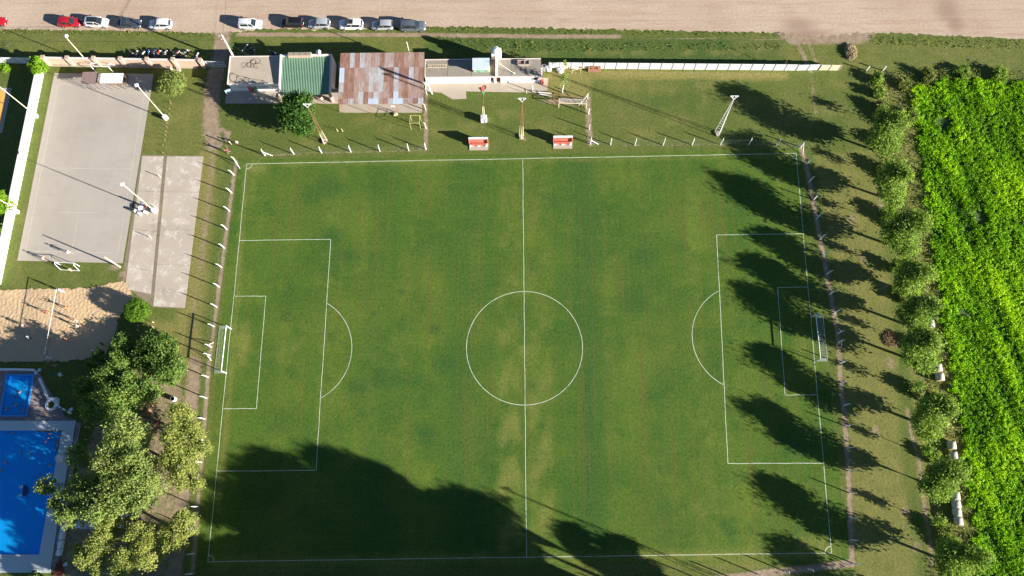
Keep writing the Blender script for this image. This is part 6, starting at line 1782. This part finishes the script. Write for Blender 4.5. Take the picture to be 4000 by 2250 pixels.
def leaf_mesh(name, C, N, S, T, mat, aspect=.62):
    n = len(C)
    N = N / np.linalg.norm(N, axis=1, keepdims=True)
    r = rng.normal(size=(n, 3)); Tn = np.cross(N, r); Tn /= np.linalg.norm(Tn, axis=1, keepdims=True) + 1e-9
    Bn = np.cross(N, Tn)
    a = Tn * (S[:, None] * .5); b2 = Bn * (S[:, None] * .5 * aspect)
    V = np.empty((n, 4, 3)); V[:, 0] = C - a; V[:, 1] = C + b2 + N * (S[:, None] * .08); V[:, 2] = C + a; V[:, 3] = C - b2 + N * (S[:, None] * .08)
    F = np.arange(4 * n).reshape(n, 4)
    me = quads_to_mesh(name, V.reshape(-1, 3), F, mat, False)
    set_attr(me, 'tint', np.clip(T, 0, 1), 'FACE')
    return me

def crown_points(blobs, n, leaf, clump=.16, shell=.5, tint0=.5):
    """leaves of a crown: clumps spread through the blobs, denser towards the outside"""
    w = np.array([b_[3] * b_[3] + .2 for b_ in blobs]); w = w / w.sum()
    C = []; N = []; T = []
    for b_, wi in zip(blobs, w):
        m_ = int(n * wi)
        if m_ < 8: continue
        per = 26
        k = max(3, m_ // per)
        d = rng.normal(size=(k, 3)); d /= np.linalg.norm(d, axis=1, keepdims=True)
        rad = shell + (1.06 - shell) * rng.random(k) ** .55
        rx, ry, rz = b_[3], b_[4] if len(b_) > 4 else b_[3], b_[5] if len(b_) > 5 else b_[3] * .9
        R3 = np.array([rx, ry, rz])
        cc = d * rad[:, None] * R3
        low = cc[:, 2] < -.55 * rz
        cc[low, 2] *= .6
        ct = tint0 + rng.normal(0, .16, k)
        idx = rng.integers(0, k, m_)
        off = rng.normal(size=(m_, 3)) * (clump * min(rx, rz) + .10)
        P = cc[idx] + off
        nn_ = d[idx] * .9 + rng.normal(size=(m_, 3)) * .75 + np.array([0, 0, .35])
        C.append(P + np.array(b_[:3])); N.append(nn_); T.append(ct[idx] + rng.normal(0, .13, m_))
    return np.concatenate(C), np.concatenate(N), np.concatenate(T)

def tree(name, label, base, blobs, n, leaf, mat, bark, r0=.22, clump=.16, shell=.5, cat='tree', group=None, dead=0, tint0=.5, limbs=True, off=(0, 0)):
    """blobs: (dx, dy, z, r[, ry, rz]) about the foot"""
    t_ = thing(name, label, cat, (base.x, base.y, 0), group=group)
    zt = max(b_[2] for b_ in blobs)
    mx = sum(b_[0] for b_ in blobs) / len(blobs); my = sum(b_[1] for b_ in blobs) / len(blobs)
    tr_ = MB(); z1 = zt * .85
    tr_.tube([(0, 0, -.1), (mx * .12, my * .1, z1 * .25), (mx * .45 + .1, my * .4, z1 * .6), (mx, my, z1)], [r0 * 1.25, r0, r0 * .7, r0 * .25], 8)
    if limbs:
        for b_ in blobs:
            s0 = min(.75, max(.25, (b_[2] - b_[3]) / z1))
            p0 = Vector((mx * s0 * .8, my * s0 * .8, z1 * s0)); p2 = Vector(b_[:3])
            pm_ = p0.lerp(p2, .55) + Vector((0, 0, b_[3] * .15))
            tr_.tube([p0, pm_, p2], [r0 * .5, r0 * .32, r0 * .12], 6)
            for _ in range(4):
                q_ = p2 + Vector((random.gauss(0, .5), random.gauss(0, .5), random.gauss(.1, .4))) * b_[3]
                tr_.tube([pm_.lerp(p2, .6), q_], [r0 * .16, r0 * .05], 4)
    tr_.local('trunk', bark, t_, True)
    C, N, T = crown_points(blobs, n, leaf, clump, shell, tint0)
    S = leaf * rng.uniform(.65, 1.3, len(C))
    link('crown', leaf_mesh('crown', C, N, S, T, mat), t_)
    if dead:
        dm_ = MB()
        for i in range(dead):
            b_ = random.choice(blobs); a = random.uniform(0, 6.28)
            p = Vector(b_[:3]); 
            for k in range(5):
                d = Vector((math.cos(a + random.gauss(0, .3)), math.sin(a + random.gauss(0, .3)), random.gauss(.25, .15))) * b_[3] * random.uniform(1.0, 1.6)
                m_ = p + d * .55 + Vector((random.gauss(0, .12), random.gauss(0, .12), .1))
                dm_.tube([p + d * .2, m_, p + d], [.05, .035, .012], 4)
        dm_.local('bare_branches', M_barkpale, t_)['kind'] = 'stuff'
    return t_

def blobs_round(h0, h1, r, n, seed, squash=1.0):
    rr = random.Random(seed); out = []
    H = (h1 - h0); cz = (h0 + h1) / 2
    ax_, ay_ = rr.uniform(-.18, .18) * r, rr.uniform(-.18, .18) * r
    ex_, ey_ = rr.uniform(.85, 1.18), rr.uniform(.85, 1.18)
    out.append((ax_, ay_, cz, r * .66, r * .66, H * .36))
    for i in range(n):
        a = 2.4 * i + rr.uniform(-.3, .3); z = h0 + H * (.2 + .65 * ((i * .618) % 1))
        e = math.sqrt(max(.05, 1 - ((z - cz) / (H / 2)) ** 2))
        d = r * e * rr.uniform(.45, .68)
        q_ = r * rr.uniform(.24, .54)
        out.append((ax_ + ex_ * d * math.cos(a), ay_ + ey_ * d * math.sin(a), z, q_, q_, q_ * .9))
    return out

def at_px(px, py, z):
    return G(px, py, z)
# row of trees on the right
ROW = [((3410, 585), 9.6, 2.9, 'first, uppermost'), ((3432, 765), 9.8, 3.0, 'second from the top'), ((3458, 950), 9.8, 3.0, 'third from the top'), ((3512, 1130), 9.0, 2.5, 'fourth from the top, rather slim'), ((3522, 1262), 9.6, 2.8, 'fifth from the top'),
       ((3532, 1395), 9.8, 3.0, 'sixth from the top'), ((3556, 1640), 9.4, 2.6, 'seventh from the top'), ((3602, 1882), 10.2, 2.9, 'eighth from the top'), ((3652, 2175), 9.8, 2.9, 'ninth, lowest in view'), ((3700, 2440), 9.8, 3.0, 'tenth, just below the view')]
for i, (b_, h, r, lab) in enumerate(ROW):
    h += (1.2, .9, 1.4, .6, 1.3, 1.0, 1.5, 1.1, 1.2, 1.0)[i]
    tree('row_tree', 'leafy green tree in the right hand row, ' + lab, G(*b_), blobs_round(1.2 + .5 * (i % 3), h, r * (1.14, 1.02, 1.2, 1.1, 1.0, 1.16, 1.22, 1.05, 1.18, 1.1)[i], 15, 40 + i), 11000, .34, F_pop, M_bark, .2, .2, .35, group='trees along the right side', tint0=(.46, .58, .5, .64, .48, .55, .62, .5, .57, .5)[i])
sap = [((3412, 470), 4.0, 1.2, 'slim sapling in the gap above the first row tree'), ((3432, 676), 4.2, 1.1, 'slim sapling between the first and second row trees'), ((3448, 868), 4.6, 1.2, 'slim sapling between the second and third row trees'), ((3492, 1045), 4.4, 1.1, 'slim sapling above the fourth row tree'),
       ((3536, 1330), 4.0, 1.0, 'slim sapling between the fifth and sixth row trees'), ((3548, 1520), 4.4, 1.1, 'slim sapling between the sixth and seventh row trees'), ((3585, 1765), 4.2, 1.0, 'slim sapling between the seventh and eighth row trees'), ((3630, 2035), 4.2, 1.0, 'slim sapling between the eighth and ninth row trees')]
for i, (b_, h, r, lab) in enumerate(sap):
    tree('sapling', lab, G(*b_), [(0, 0, h * .7, r * .55, r * .55, h * .25), (.2, .1, h * .85, r * .4, r * .4, h * .14)], 420, .28, F_pop, M_bark, .06, .3, .3, group='saplings along the right side')
bush = [((3445, 660), 2.6, 1.5), ((3470, 850), 2.8, 1.6), ((3495, 1050), 2.6, 1.5), ((3545, 1170), 2.4, 1.3), ((3470, 560), 2.6, 1.6), ((3480, 480), 2.2, 1.5), ((3500, 700), 2.2, 1.3), ((3530, 900), 2.2, 1.3), ((3590, 1360), 2.4, 1.3), ((3585, 1520), 2.6, 1.4), ((3650, 1560), 2.0, 1.2), ((3640, 1780), 2.2, 1.2), ((3680, 2080), 2.6, 1.5), ((3720, 2150), 2.4, 1.4), ((3560, 460), 1.8, 1.4), ((3620, 300), 1.8, 1.5), ((3760, 292), 1.6, 1.5), ((3900, 300), 1.9, 1.6), ((3520, 330), 1.8, 1.3), ((3424, 318), 2.2, 1.0), ((3428, 372), 2.2, 1.0), ((3432, 425), 2.3, 1.1)]
bl_ = 'by the first gap of the tree row|by the second gap of the tree row|by the third gap of the tree row|beside the fourth row tree|above the first row tree|highest in the rough strip|below the first row tree on the field side|below the second row tree on the field side|between two bales of the middle|in the gap under the sixth row tree|on the field side below the paired bales|beside the bales in open shade|above the lowest row tree|on the field side of the lowest row tree|at the upper corner of the crop|on the upper field margin, left|on the upper field margin, middle|on the upper field margin, right|at the head of the rough strip|first along the ditch by the end posts|second along the ditch by the end posts|third along the ditch by the end posts'.split('|')
for i, ((b_, h, r), lab) in enumerate(zip(bush, bl_)):
    tree('hedge_bush', 'rough leafy bush ' + lab, G(*b_), blobs_round(.1, h * .68, r, 7, 300 + i), 1700, .3, F_pop if i % 3 else F_weed, M_bark, .07, .22, .3, 'bush', 'bushes in the rough strip', tint0=.55)
# round tree in front of the hall
tree('round_tree', 'big dense round green tree in front of the green roofed hall', G(1195, 478), blobs_round(1.2, 7.0, 3.35, 16, 3), 15000, .36, F_round, M_bark, .25, .15, .45, tint0=.42)
tree('clipped_tree', 'neatly clipped round tree with pale leaves beside the court', G(694, 355), [(0, 0, 2.6, 2.15, 2.15, 1.7), (.4, .2, 2.8, 1.9, 1.9, 1.5)], 9000, .26, F_clip, M_bark, .2, .05, .82, tint0=.5, limbs=False)
tree('clipped_bush', 'clipped round bright green bush at the end of the slab yard', G(553, 1222), [(0, 0, 1.75, 1.75, 1.75, 1.5), (0, 0, 2.1, 1.72, 1.72, 1.1), (0, 0, 1.0, 1.65, 1.65, .9)], 9500, .2, F_bush, M_bark, .2, .03, .9, 'bush', tint0=.55, limbs=False)
tree('corner_shrub', 'light green leafy shrub leaning over the corner of the white side wall', G(178, 290), blobs_round(1.4, 4.0, 1.5, 9, 8), 3600, .3, F_bright, M_bark, .12, .2, .4, 'shrub')
tree('wall_shrub', 'bright shrub behind the white side wall beside the lower pole', G(12, 792, 2), blobs_round(1.0, 4.2, 1.9, 9, 9), 3600, .3, F_bright, M_bark, .12, .2, .4, 'shrub')
tree('wall_shrub', 'smaller bright shrub behind the white side wall cut by the left edge', G(-22, 905, 2), blobs_round(1.0, 3.6, 1.5, 8, 19), 2400, .3, F_bright, M_bark, .12, .2, .4, 'shrub')
tree('wall_shrub', 'small pale shrub left of the corner wall', G(30, 272), blobs_round(.2, 1.4, .8, 6, 29), 900, .24, F_bright, M_bark, .06, .2, .4, 'shrub')
tree('young_tree', 'thin young tree with a whitewashed stem on the training lawn', G(2196, 362), [(.15, .2, 3.4, .55), (.3, .5, 4.3, .5), (.05, .3, 5.0, .4)], 420, .24, F_euca, M_white, .09, .35, .2)
tree('young_tree', 'thin leaning young tree behind the white sacks', G(2200, 285), [(.2, .1, 2.6, .35), (.1, .2, 3.3, .3)], 160, .2, F_euca, M_cream, .06, .35, .2)

# left cluster: crowns placed over the photograph's crowns, each with its own foot
def cluster_tree(name, label, crowns, n, leaf, mat, bark, foot=None, **kw):
    fat = 1.0 if name == 'casuarina' else 1.16
    P = [(G(x, y, z), r, rz) for (x, y, z, r, rz) in crowns]
    bx = sum(p[0].x for p in P) / len(P); by = sum(p[0].y for p in P) / len(P)
    base = Vector((bx, by, 0)) if foot is None else G(*foot)
    bl = []
    rr = random.Random(len(label))
    n = int(n * 1.7)
    for p, r, rz in P:
        dx, dy = p.x - base.x, p.y - base.y
        r *= fat
        bl.append((dx, dy, p.z, r * .78, r * .78, rz))
        bl.append((dx * .9, dy * .9, p.z * .52, r * .7, r * .7, min(p.z * .4, r * .9)))
        for k in range(5):
            a = rr.uniform(0, 6.28); q_ = r * rr.uniform(.36, .55)
            bl.append((dx + r * .62 * math.cos(a), dy + r * .62 * math.sin(a), p.z + rr.uniform(-.5, .5) * rz, q_, q_, q_ * .8))
    return tree(name, label, base, bl, n, leaf, mat, bark, **kw)
GR = 'trees between the pool and the pitch'
cluster_tree('plane_tree', 'dark green broadleaf tree at the top right of the left group', [(590, 1385, 2.6, 2.9, 1.6), (665, 1440, 3.4, 2.2, 1.5), (640, 1350, 2.3, 1.8, 1.2)], 9000, .34, F_plane, M_bark, group=GR, tint0=.48)
cluster_tree('plane_tree', 'dark green broadleaf tree at the top left of the left group', [(455, 1425, 2.5, 1.7, 1.2), (385, 1405, 2.0, 1.5, 1.0), (340, 1530, 5, 2.0, 1.4), (470, 1340, 1.9, 1.5, 1.0)], 7000, .34, F_plane, M_bark, foot=(480, 1480), group=GR, tint0=.45)
cluster_tree('plane_tree', 'tall pale crowned broadleaf tree in the middle of the left group', [(430, 1480, 6.2, 2.2, 1.6), (430, 1590, 7.5, 2.6, 1.8), (370, 1600, 7.5, 2.0, 1.5), (500, 1520, 6.5, 2.2, 1.6), (560, 1530, 6.2, 2.0, 1.5)], 12000, .34, F_plane, M_bark, foot=(510, 1590), group=GR, tint0=.62)
cluster_tree('gum_tree', 'broad grey green gum tree spreading left over the pool edge', [(480, 1690, 10.5, 2.6, 2.0), (440, 1770, 10, 2.4, 1.8), (520, 1830, 10.5, 2.7, 2.0), (560, 1900, 10, 2.3, 1.7), (470, 1880, 10, 2.3, 1.7)], 14000, .32, F_euca, M_barkpale, foot=(560, 1790), group=GR, tint0=.6)
cluster_tree('gum_tree', 'gum tree with a long bough reaching over the big pool', [(390, 1960, 9.5, 2.3, 1.6), (310, 1980, 9, 2.0, 1.4), (240, 1960, 8.5, 1.6, 1.2), (180, 1900, 8, 1.3, 1.0), (250, 2030, 8.5, 1.3, 1.0), (340, 1880, 8, 1.8, 1.3), (300, 1790, 7, 1.6, 1.2), (470, 1960, 9.5, 1.9, 1.5), (540, 1970, 9, 1.6, 1.3)], 13000, .32, F_euca, M_barkpale, foot=(470, 1960), group=GR, tint0=.56)
cluster_tree('casuarina', 'yellow green feathery tree beside the dirt track, upper one', [(700, 1620, 8, 1.7, 1.5), (670, 1690, 8, 1.6, 1.4), (750, 1690, 7.5, 1.5, 1.2), (690, 1740, 8, 1.5, 1.3)], 7500, .26, F_yel, M_bark, foot=(715, 1690), group=GR, clump=.22, tint0=.5, dead=2)
cluster_tree('casuarina', 'yellow green feathery tree beside the dirt track, lower one', [(665, 1790, 8, 1.6, 1.4), (710, 1810, 8, 1.5, 1.2), (700, 1870, 8, 1.6, 1.3), (745, 1760, 7.5, 1.2, 1.0), (790, 1740, 7, 1.0, .9), (760, 1895, 7, .8, .7)], 7500, .26, F_yel, M_bark, foot=(735, 1835), group=GR, clump=.22, tint0=.5, dead=2)
cluster_tree('casuarina', 'straggly tree with bare branches at the top left of the lower group', [(410, 2045, 8, 1.3, 1.1), (400, 2090, 8, 1.2, 1.0)], 3600, .26, F_yel, M_barkpale, foot=(450, 2070), group=GR, clump=.25, tint0=.48, dead=4)
cluster_tree('casuarina', 'straggly tree at the centre of the lower group', [(530, 2065, 8, 1.2, 1.1), (510, 2095, 8, 1.0, .9), (565, 2120, 8, 1.5, 1.2), (570, 2190, 8, 1.4, 1.2), (560, 2160, 8, 1.2, 1.0)], 6000, .26, F_yel, M_barkpale, foot=(610, 2120), group=GR, clump=.25, tint0=.55, dead=3)
cluster_tree('casuarina', 'straggly tree with bare twigs at the right of the lower group', [(715, 2020, 8, 1.2, 1.0), (695, 2055, 8, 1.3, 1.1), (650, 2080, 7.5, 1.2, 1.0), (670, 2130, 7.5, 1.2, 1.0), (720, 2070, 8, 1.0, .8)], 5200, .26, F_yel, M_barkpale, foot=(720, 2080), group=GR, clump=.25, tint0=.52, dead=5)
cluster_tree('casuarina', 'straggly tree at the bottom left of the lower group', [(340, 2165, 8, 1.5, 1.1), (375, 2140, 8, 1.4, 1.1), (330, 2195, 7.5, 1.1, .9), (300, 2150, 7, .9, .8)], 4200, .26, F_yel, M_barkpale, foot=(400, 2170), group=GR, clump=.25, tint0=.45, dead=2)
cluster_tree('casuarina', 'straggly tree touching the bottom edge of the view', [(480, 2180, 8, 1.4, 1.1), (470, 2220, 8, 1.3, 1.0), (385, 2215, 7.5, 1.0, .8)], 4200, .26, F_yel, M_barkpale, foot=(520, 2215), group=GR, clump=.25, tint0=.45, dead=3)
tree('pool_shrub', 'small bright shrub poking up at the bottom pool deck', G(170, 2262), blobs_round(.5, 3.0, 1.2, 7, 77), 1400, .28, F_plane, M_bark, .08, .2, .4, 'shrub', tint0=.7)
# tall trees below the view, whose shadows lie across the pitch
sv_ = Vector((math.cos(SUN_AZ), math.sin(SUN_AZ), 0)); tanE = math.tan(SUN_EL)
TIPS = [((545, 1160), -43), ((650, 1172), -45), ((715, 1152), -43), ((800, 1195), -46), ((810, 1192), -43), ((880, 1218), -45), ((965, 1250), -43), ((1020, 1246), -47), ((1095, 1240), -44), ((1130, 1325), -46), ((1230, 1410), -47), ((1435, 1352), -44), ((1530, 1400), -46), ((450, 1190), -44), ((360, 1230), -46), ((60, 1235), -43), ((140, 1275), -45), ((70, 1320), -42.5), ((190, 1330), -44), ((130, 1395), -43), ((250, 1385), -46), ((20, 1290), -45), ((600, 1320), -43), ((740, 1335), -42.5), ((880, 1340), -43), ((1020, 1350), -43), ((1140, 1345), -42.5), ((300, 1330), -42.5), ((400, 1390), -43), ((480, 1340), -44), ((200, 1270), -43.5), ((330, 1290), -45), ((100, 1360), -44), ((-20, 1340), -43), ((-50, 1400), -44), ((-60, 1270), -43), ((560, 1300), -42.5), ((660, 1390), -42.5), ((520, 1160), -44), ((590, 1156), -42.5), ((655, 1162), -44), ((740, 1190), -43), ((490, 1185), -43)]
proto = []
for i, ((tx_, ty_), yb) in enumerate(TIPS):
    T_ = G(tx_ * 1.5528, ty_ * 1.5528)
    L_ = (T_.y - yb) / -sv_.y
    base = T_ + sv_ * L_; h = L_ * tanE + .5
    if i < 6:
        t_ = tree('tall_tree', 'tall dark tree below the lower fence', Vector((base.x, base.y, 0)), blobs_round(h * (.10 if i in (0, 1) else .5 if i < 4 else .68), h, 3.6 + .4 * (i % 3), 20, 100 + i), 9000, .5, F_dark, M_bark, .4, .16, .3, group='tall trees below the lower fence')
        proto.append((t_, h))
    else:
        s_, hp_ = proto[i % 2] if i in (13, 14) or 15 <= i <= 21 or 27 <= i < 38 else proto[4 + i % 2] if 6 <= i <= 12 else proto[2 + i % 2]
        t_ = copy_tree(s_); t_.location = (base.x, base.y, 0); t_.rotation_euler = (0, 0, i * 1.3); k = h / hp_
        kx = (.6 + .4 * k) * (.75 if 8 <= i <= 12 else 1.0)
        t_.scale = (kx, kx, k)
    t_['label'] = 'tall dark tree below the lower fence, number %s from the right' % (('one two three four five six seven eight nine ten eleven twelve thirteen fourteen fifteen sixteen seventeen eighteen nineteen twenty twenty-one twenty-two twenty-three twenty-four twenty-five twenty-six twenty-seven twenty-eight twenty-nine thirty thirty-one thirty-two thirty-three thirty-four thirty-five thirty-six thirty-seven thirty-eight thirty-nine forty forty-one forty-two forty-three'.split()[i]))

# ------------------------------------------------------------------ crop field
CROP = [(3560, 335), (3620, 330), (3700, 312), (3850, 318), (4000, 325), (4350, 330), (4350, 2330), (3830, 2330), (3812, 2150), (3805, 2030), (3778, 1900), (3762, 1740), (3738, 1560), (3712, 1400), (3682, 1240), (3655, 1060), (3640, 900), (3612, 760), (3590, 600), (3572, 450)]
cp0 = Gs(CROP)
cp = ragged(cp0 + [cp0[0]], .7, .45)[:-1]
xs = [p.x for p in cp]; ys = [p.y for p in cp]
def wavy(X, Y, n, f0, f1, rg, squash=1.0, ang=0.0, spread=3.14):
    Z = np.zeros(X.shape)
    for _ in range(n):
        a_ = ang + rg.uniform(-spread, spread); f_ = rg.uniform(f0, f1)
        Z += np.sin(f_ * (X * math.cos(a_) + Y * math.sin(a_)) + rg.uniform(0, 6.28))
    return Z / math.sqrt(n / 2)
npl = 22000
PX = rng.uniform(min(xs), min(max(xs), 92), npl); PY = rng.uniform(min(ys), max(ys), npl)
ok = inside(cp, PX, PY); PX, PY = PX[ok], PY[ok]
rg = np.random.default_rng(21)
lowf = wavy(PX, PY, 16, .15, .7, rg); ridge = wavy(PX, PY, 10, .9, 2.2, rg, ang=R_(20), spread=.5)
keep = rng.random(len(PX)) < np.clip(1.1 + .25 * ridge + .18 * lowf, .55, 1)
for (x_, y_, rx, ry_) in ((3828, 850, 1.3, 1.2), (3765, 1225, 1.4, .9), (3690, 480, 1.3, 1.4)):
    p = G(x_, y_); keep &= (((PX - p.x) / rx) ** 2 + ((PY - p.y) / ry_) ** 2) > rng.uniform(.4, 1.2, len(PX))
PX, PY, lowf, ridge = PX[keep], PY[keep], lowf[keep], ridge[keep]
PH = np.clip(.62 + .10 * ridge + .06 * lowf + rng.normal(0, .10, len(PX)), .25, 1.2)
PT = .46 + .13 * lowf + .10 * ridge + rng.normal(0, .12, len(PX))
per = 20
I = np.repeat(np.arange(len(PX)), per); n = len(I)
d = rng.normal(size=(n, 3)); d[:, 2] = np.abs(d[:, 2]) + .1; d /= np.linalg.norm(d, axis=1, keepdims=True)
rr_ = rng.uniform(.4, 1.0, n)
C = np.stack([PX[I] + d[:, 0] * rr_ * .42, PY[I] + d[:, 1] * rr_ * .42, PH[I] * (.25 + .75 * d[:, 2] * rr_)], 1)
N = d * .6 + np.array([0, 0, .5]) + rng.normal(size=(n, 3)) * .5
o = link('crop_field', leaf_mesh('crop_field', C, N, .23 * rng.uniform(.6, 1.4, n), PT[I] + rng.normal(0, .12, n), F_crop, .7))
tag(o, 'dense bright green crop field along the right edge', 'crop', kind='stuff')
# soil under the crop
b_ = MB(); b_.prism(cp, -.05, .012, bottom=False); tag(b_.obj('field_soil', plain('field_soil', (.055, .10, .02), .95, var=.3, scale=1.5)), kind='structure')

# ------------------------------------------------------------------ rank grass and weeds
def weeds(name, label, polys, per_m2, h, size, mat, tint0=.5, seed=0, line=None):
    Cs = []; Ns = []; Ts = []; Ss = []
    for px, hh_, tt_ in polys:
        poly = Gs(px); xs = [p.x for p in poly]; ys = [p.y for p in poly]
        area = (max(xs) - min(xs)) * (max(ys) - min(ys))
        nn_ = int(area * per_m2)
        X = rng.uniform(min(xs), max(xs), nn_); Y = rng.uniform(min(ys), max(ys), nn_)
        k = inside(poly, X, Y)
        X, Y = X[k], Y[k]
        cl = np.zeros(len(X))
        for _ in range(14):
            a_ = rng.uniform(0, 6.28); f_ = rng.uniform(.25, 3.2); cl += np.sin(f_ * (X * math.cos(a_) + Y * math.sin(a_)) + rng.uniform(0, 6.28))
        cl = .5 + .5 * np.tanh(cl / 3.0)
        k = rng.random(len(X)) < .25 + .75 * cl
        X, Y, cl = X[k], Y[k], cl[k]
        Z = hh_ * (.25 + .75 * cl) * rng.random(len(X)) ** .6
        Cs.append(np.stack([X, Y, Z + .02], 1)); Ns.append(np.array([0, 0, .8]) + rng.normal(size=(len(X), 3)) * .7)
        Ts.append(tt_ + (cl - .5) * .3 + rng.normal(0, .2, len(X))); Ss.append(size * rng.uniform(.5, 1.4, len(X)))
    o = link(name, leaf_mesh(name, np.concatenate(Cs), np.concatenate(Ns), np.concatenate(Ss), np.concatenate(Ts), mat, .45))
    tag(o, label, 'weeds', kind='stuff')
weeds('verge_weeds', 'rank green weeds on the verge behind the panel wall', [([(1720, 148), (2000, 152), (2060, 200), (1980, 225), (1740, 205)], .5, .45), ([(2000, 160), (3060, 172), (3060, 195), (2000, 205)], .28, .55), ([(1670, 107), (2400, 118), (3080, 130), (3080, 145), (2400, 138), (1670, 126)], .3, .35), ([(0, 116), (830, 130), (830, 145), (0, 130)], .15, .5), ([(3400, 140), (4000, 158), (4000, 200), (3400, 175)], .3, .55)], 14, 0, .26, F_weed)
weeds('rough_margin', 'tall rough grass and weeds between tree row and crop field', [([(3400, 275), (3480, 290), (3540, 430), (3560, 520), (3440, 520), (3415, 400)], .9, .7), ([(3480, 285), (3700, 270), (4020, 285), (4020, 325), (3700, 312), (3570, 335), (3575, 480), (3540, 440)], 1.0, .4), ([(3440, 520), (3575, 500), (3600, 700), (3640, 950), (3560, 960), (3480, 760)], .7, .5),
      ([(3540, 950), (3645, 940), (3685, 1250), (3720, 1450), (3640, 1450), (3570, 1150)], .5, .6), ([(3630, 1450), (3735, 1470), (3765, 1750), (3790, 1950), (3770, 2000), (3700, 1700), (3610, 1700)], .4, .65), ([(3660, 1830), (3790, 1950), (3812, 2150), (3815, 2270), (3640, 2270), (3650, 2060)], .7, .6)], 26, 0, .3, F_weed)
weeds('court_edge_tufts', 'grass tufts along the joint of the slab yard', [([(640, 610), (652, 610), (600, 1195), (588, 1195)], .1, .5)], 18, 0, .16, F_weed)
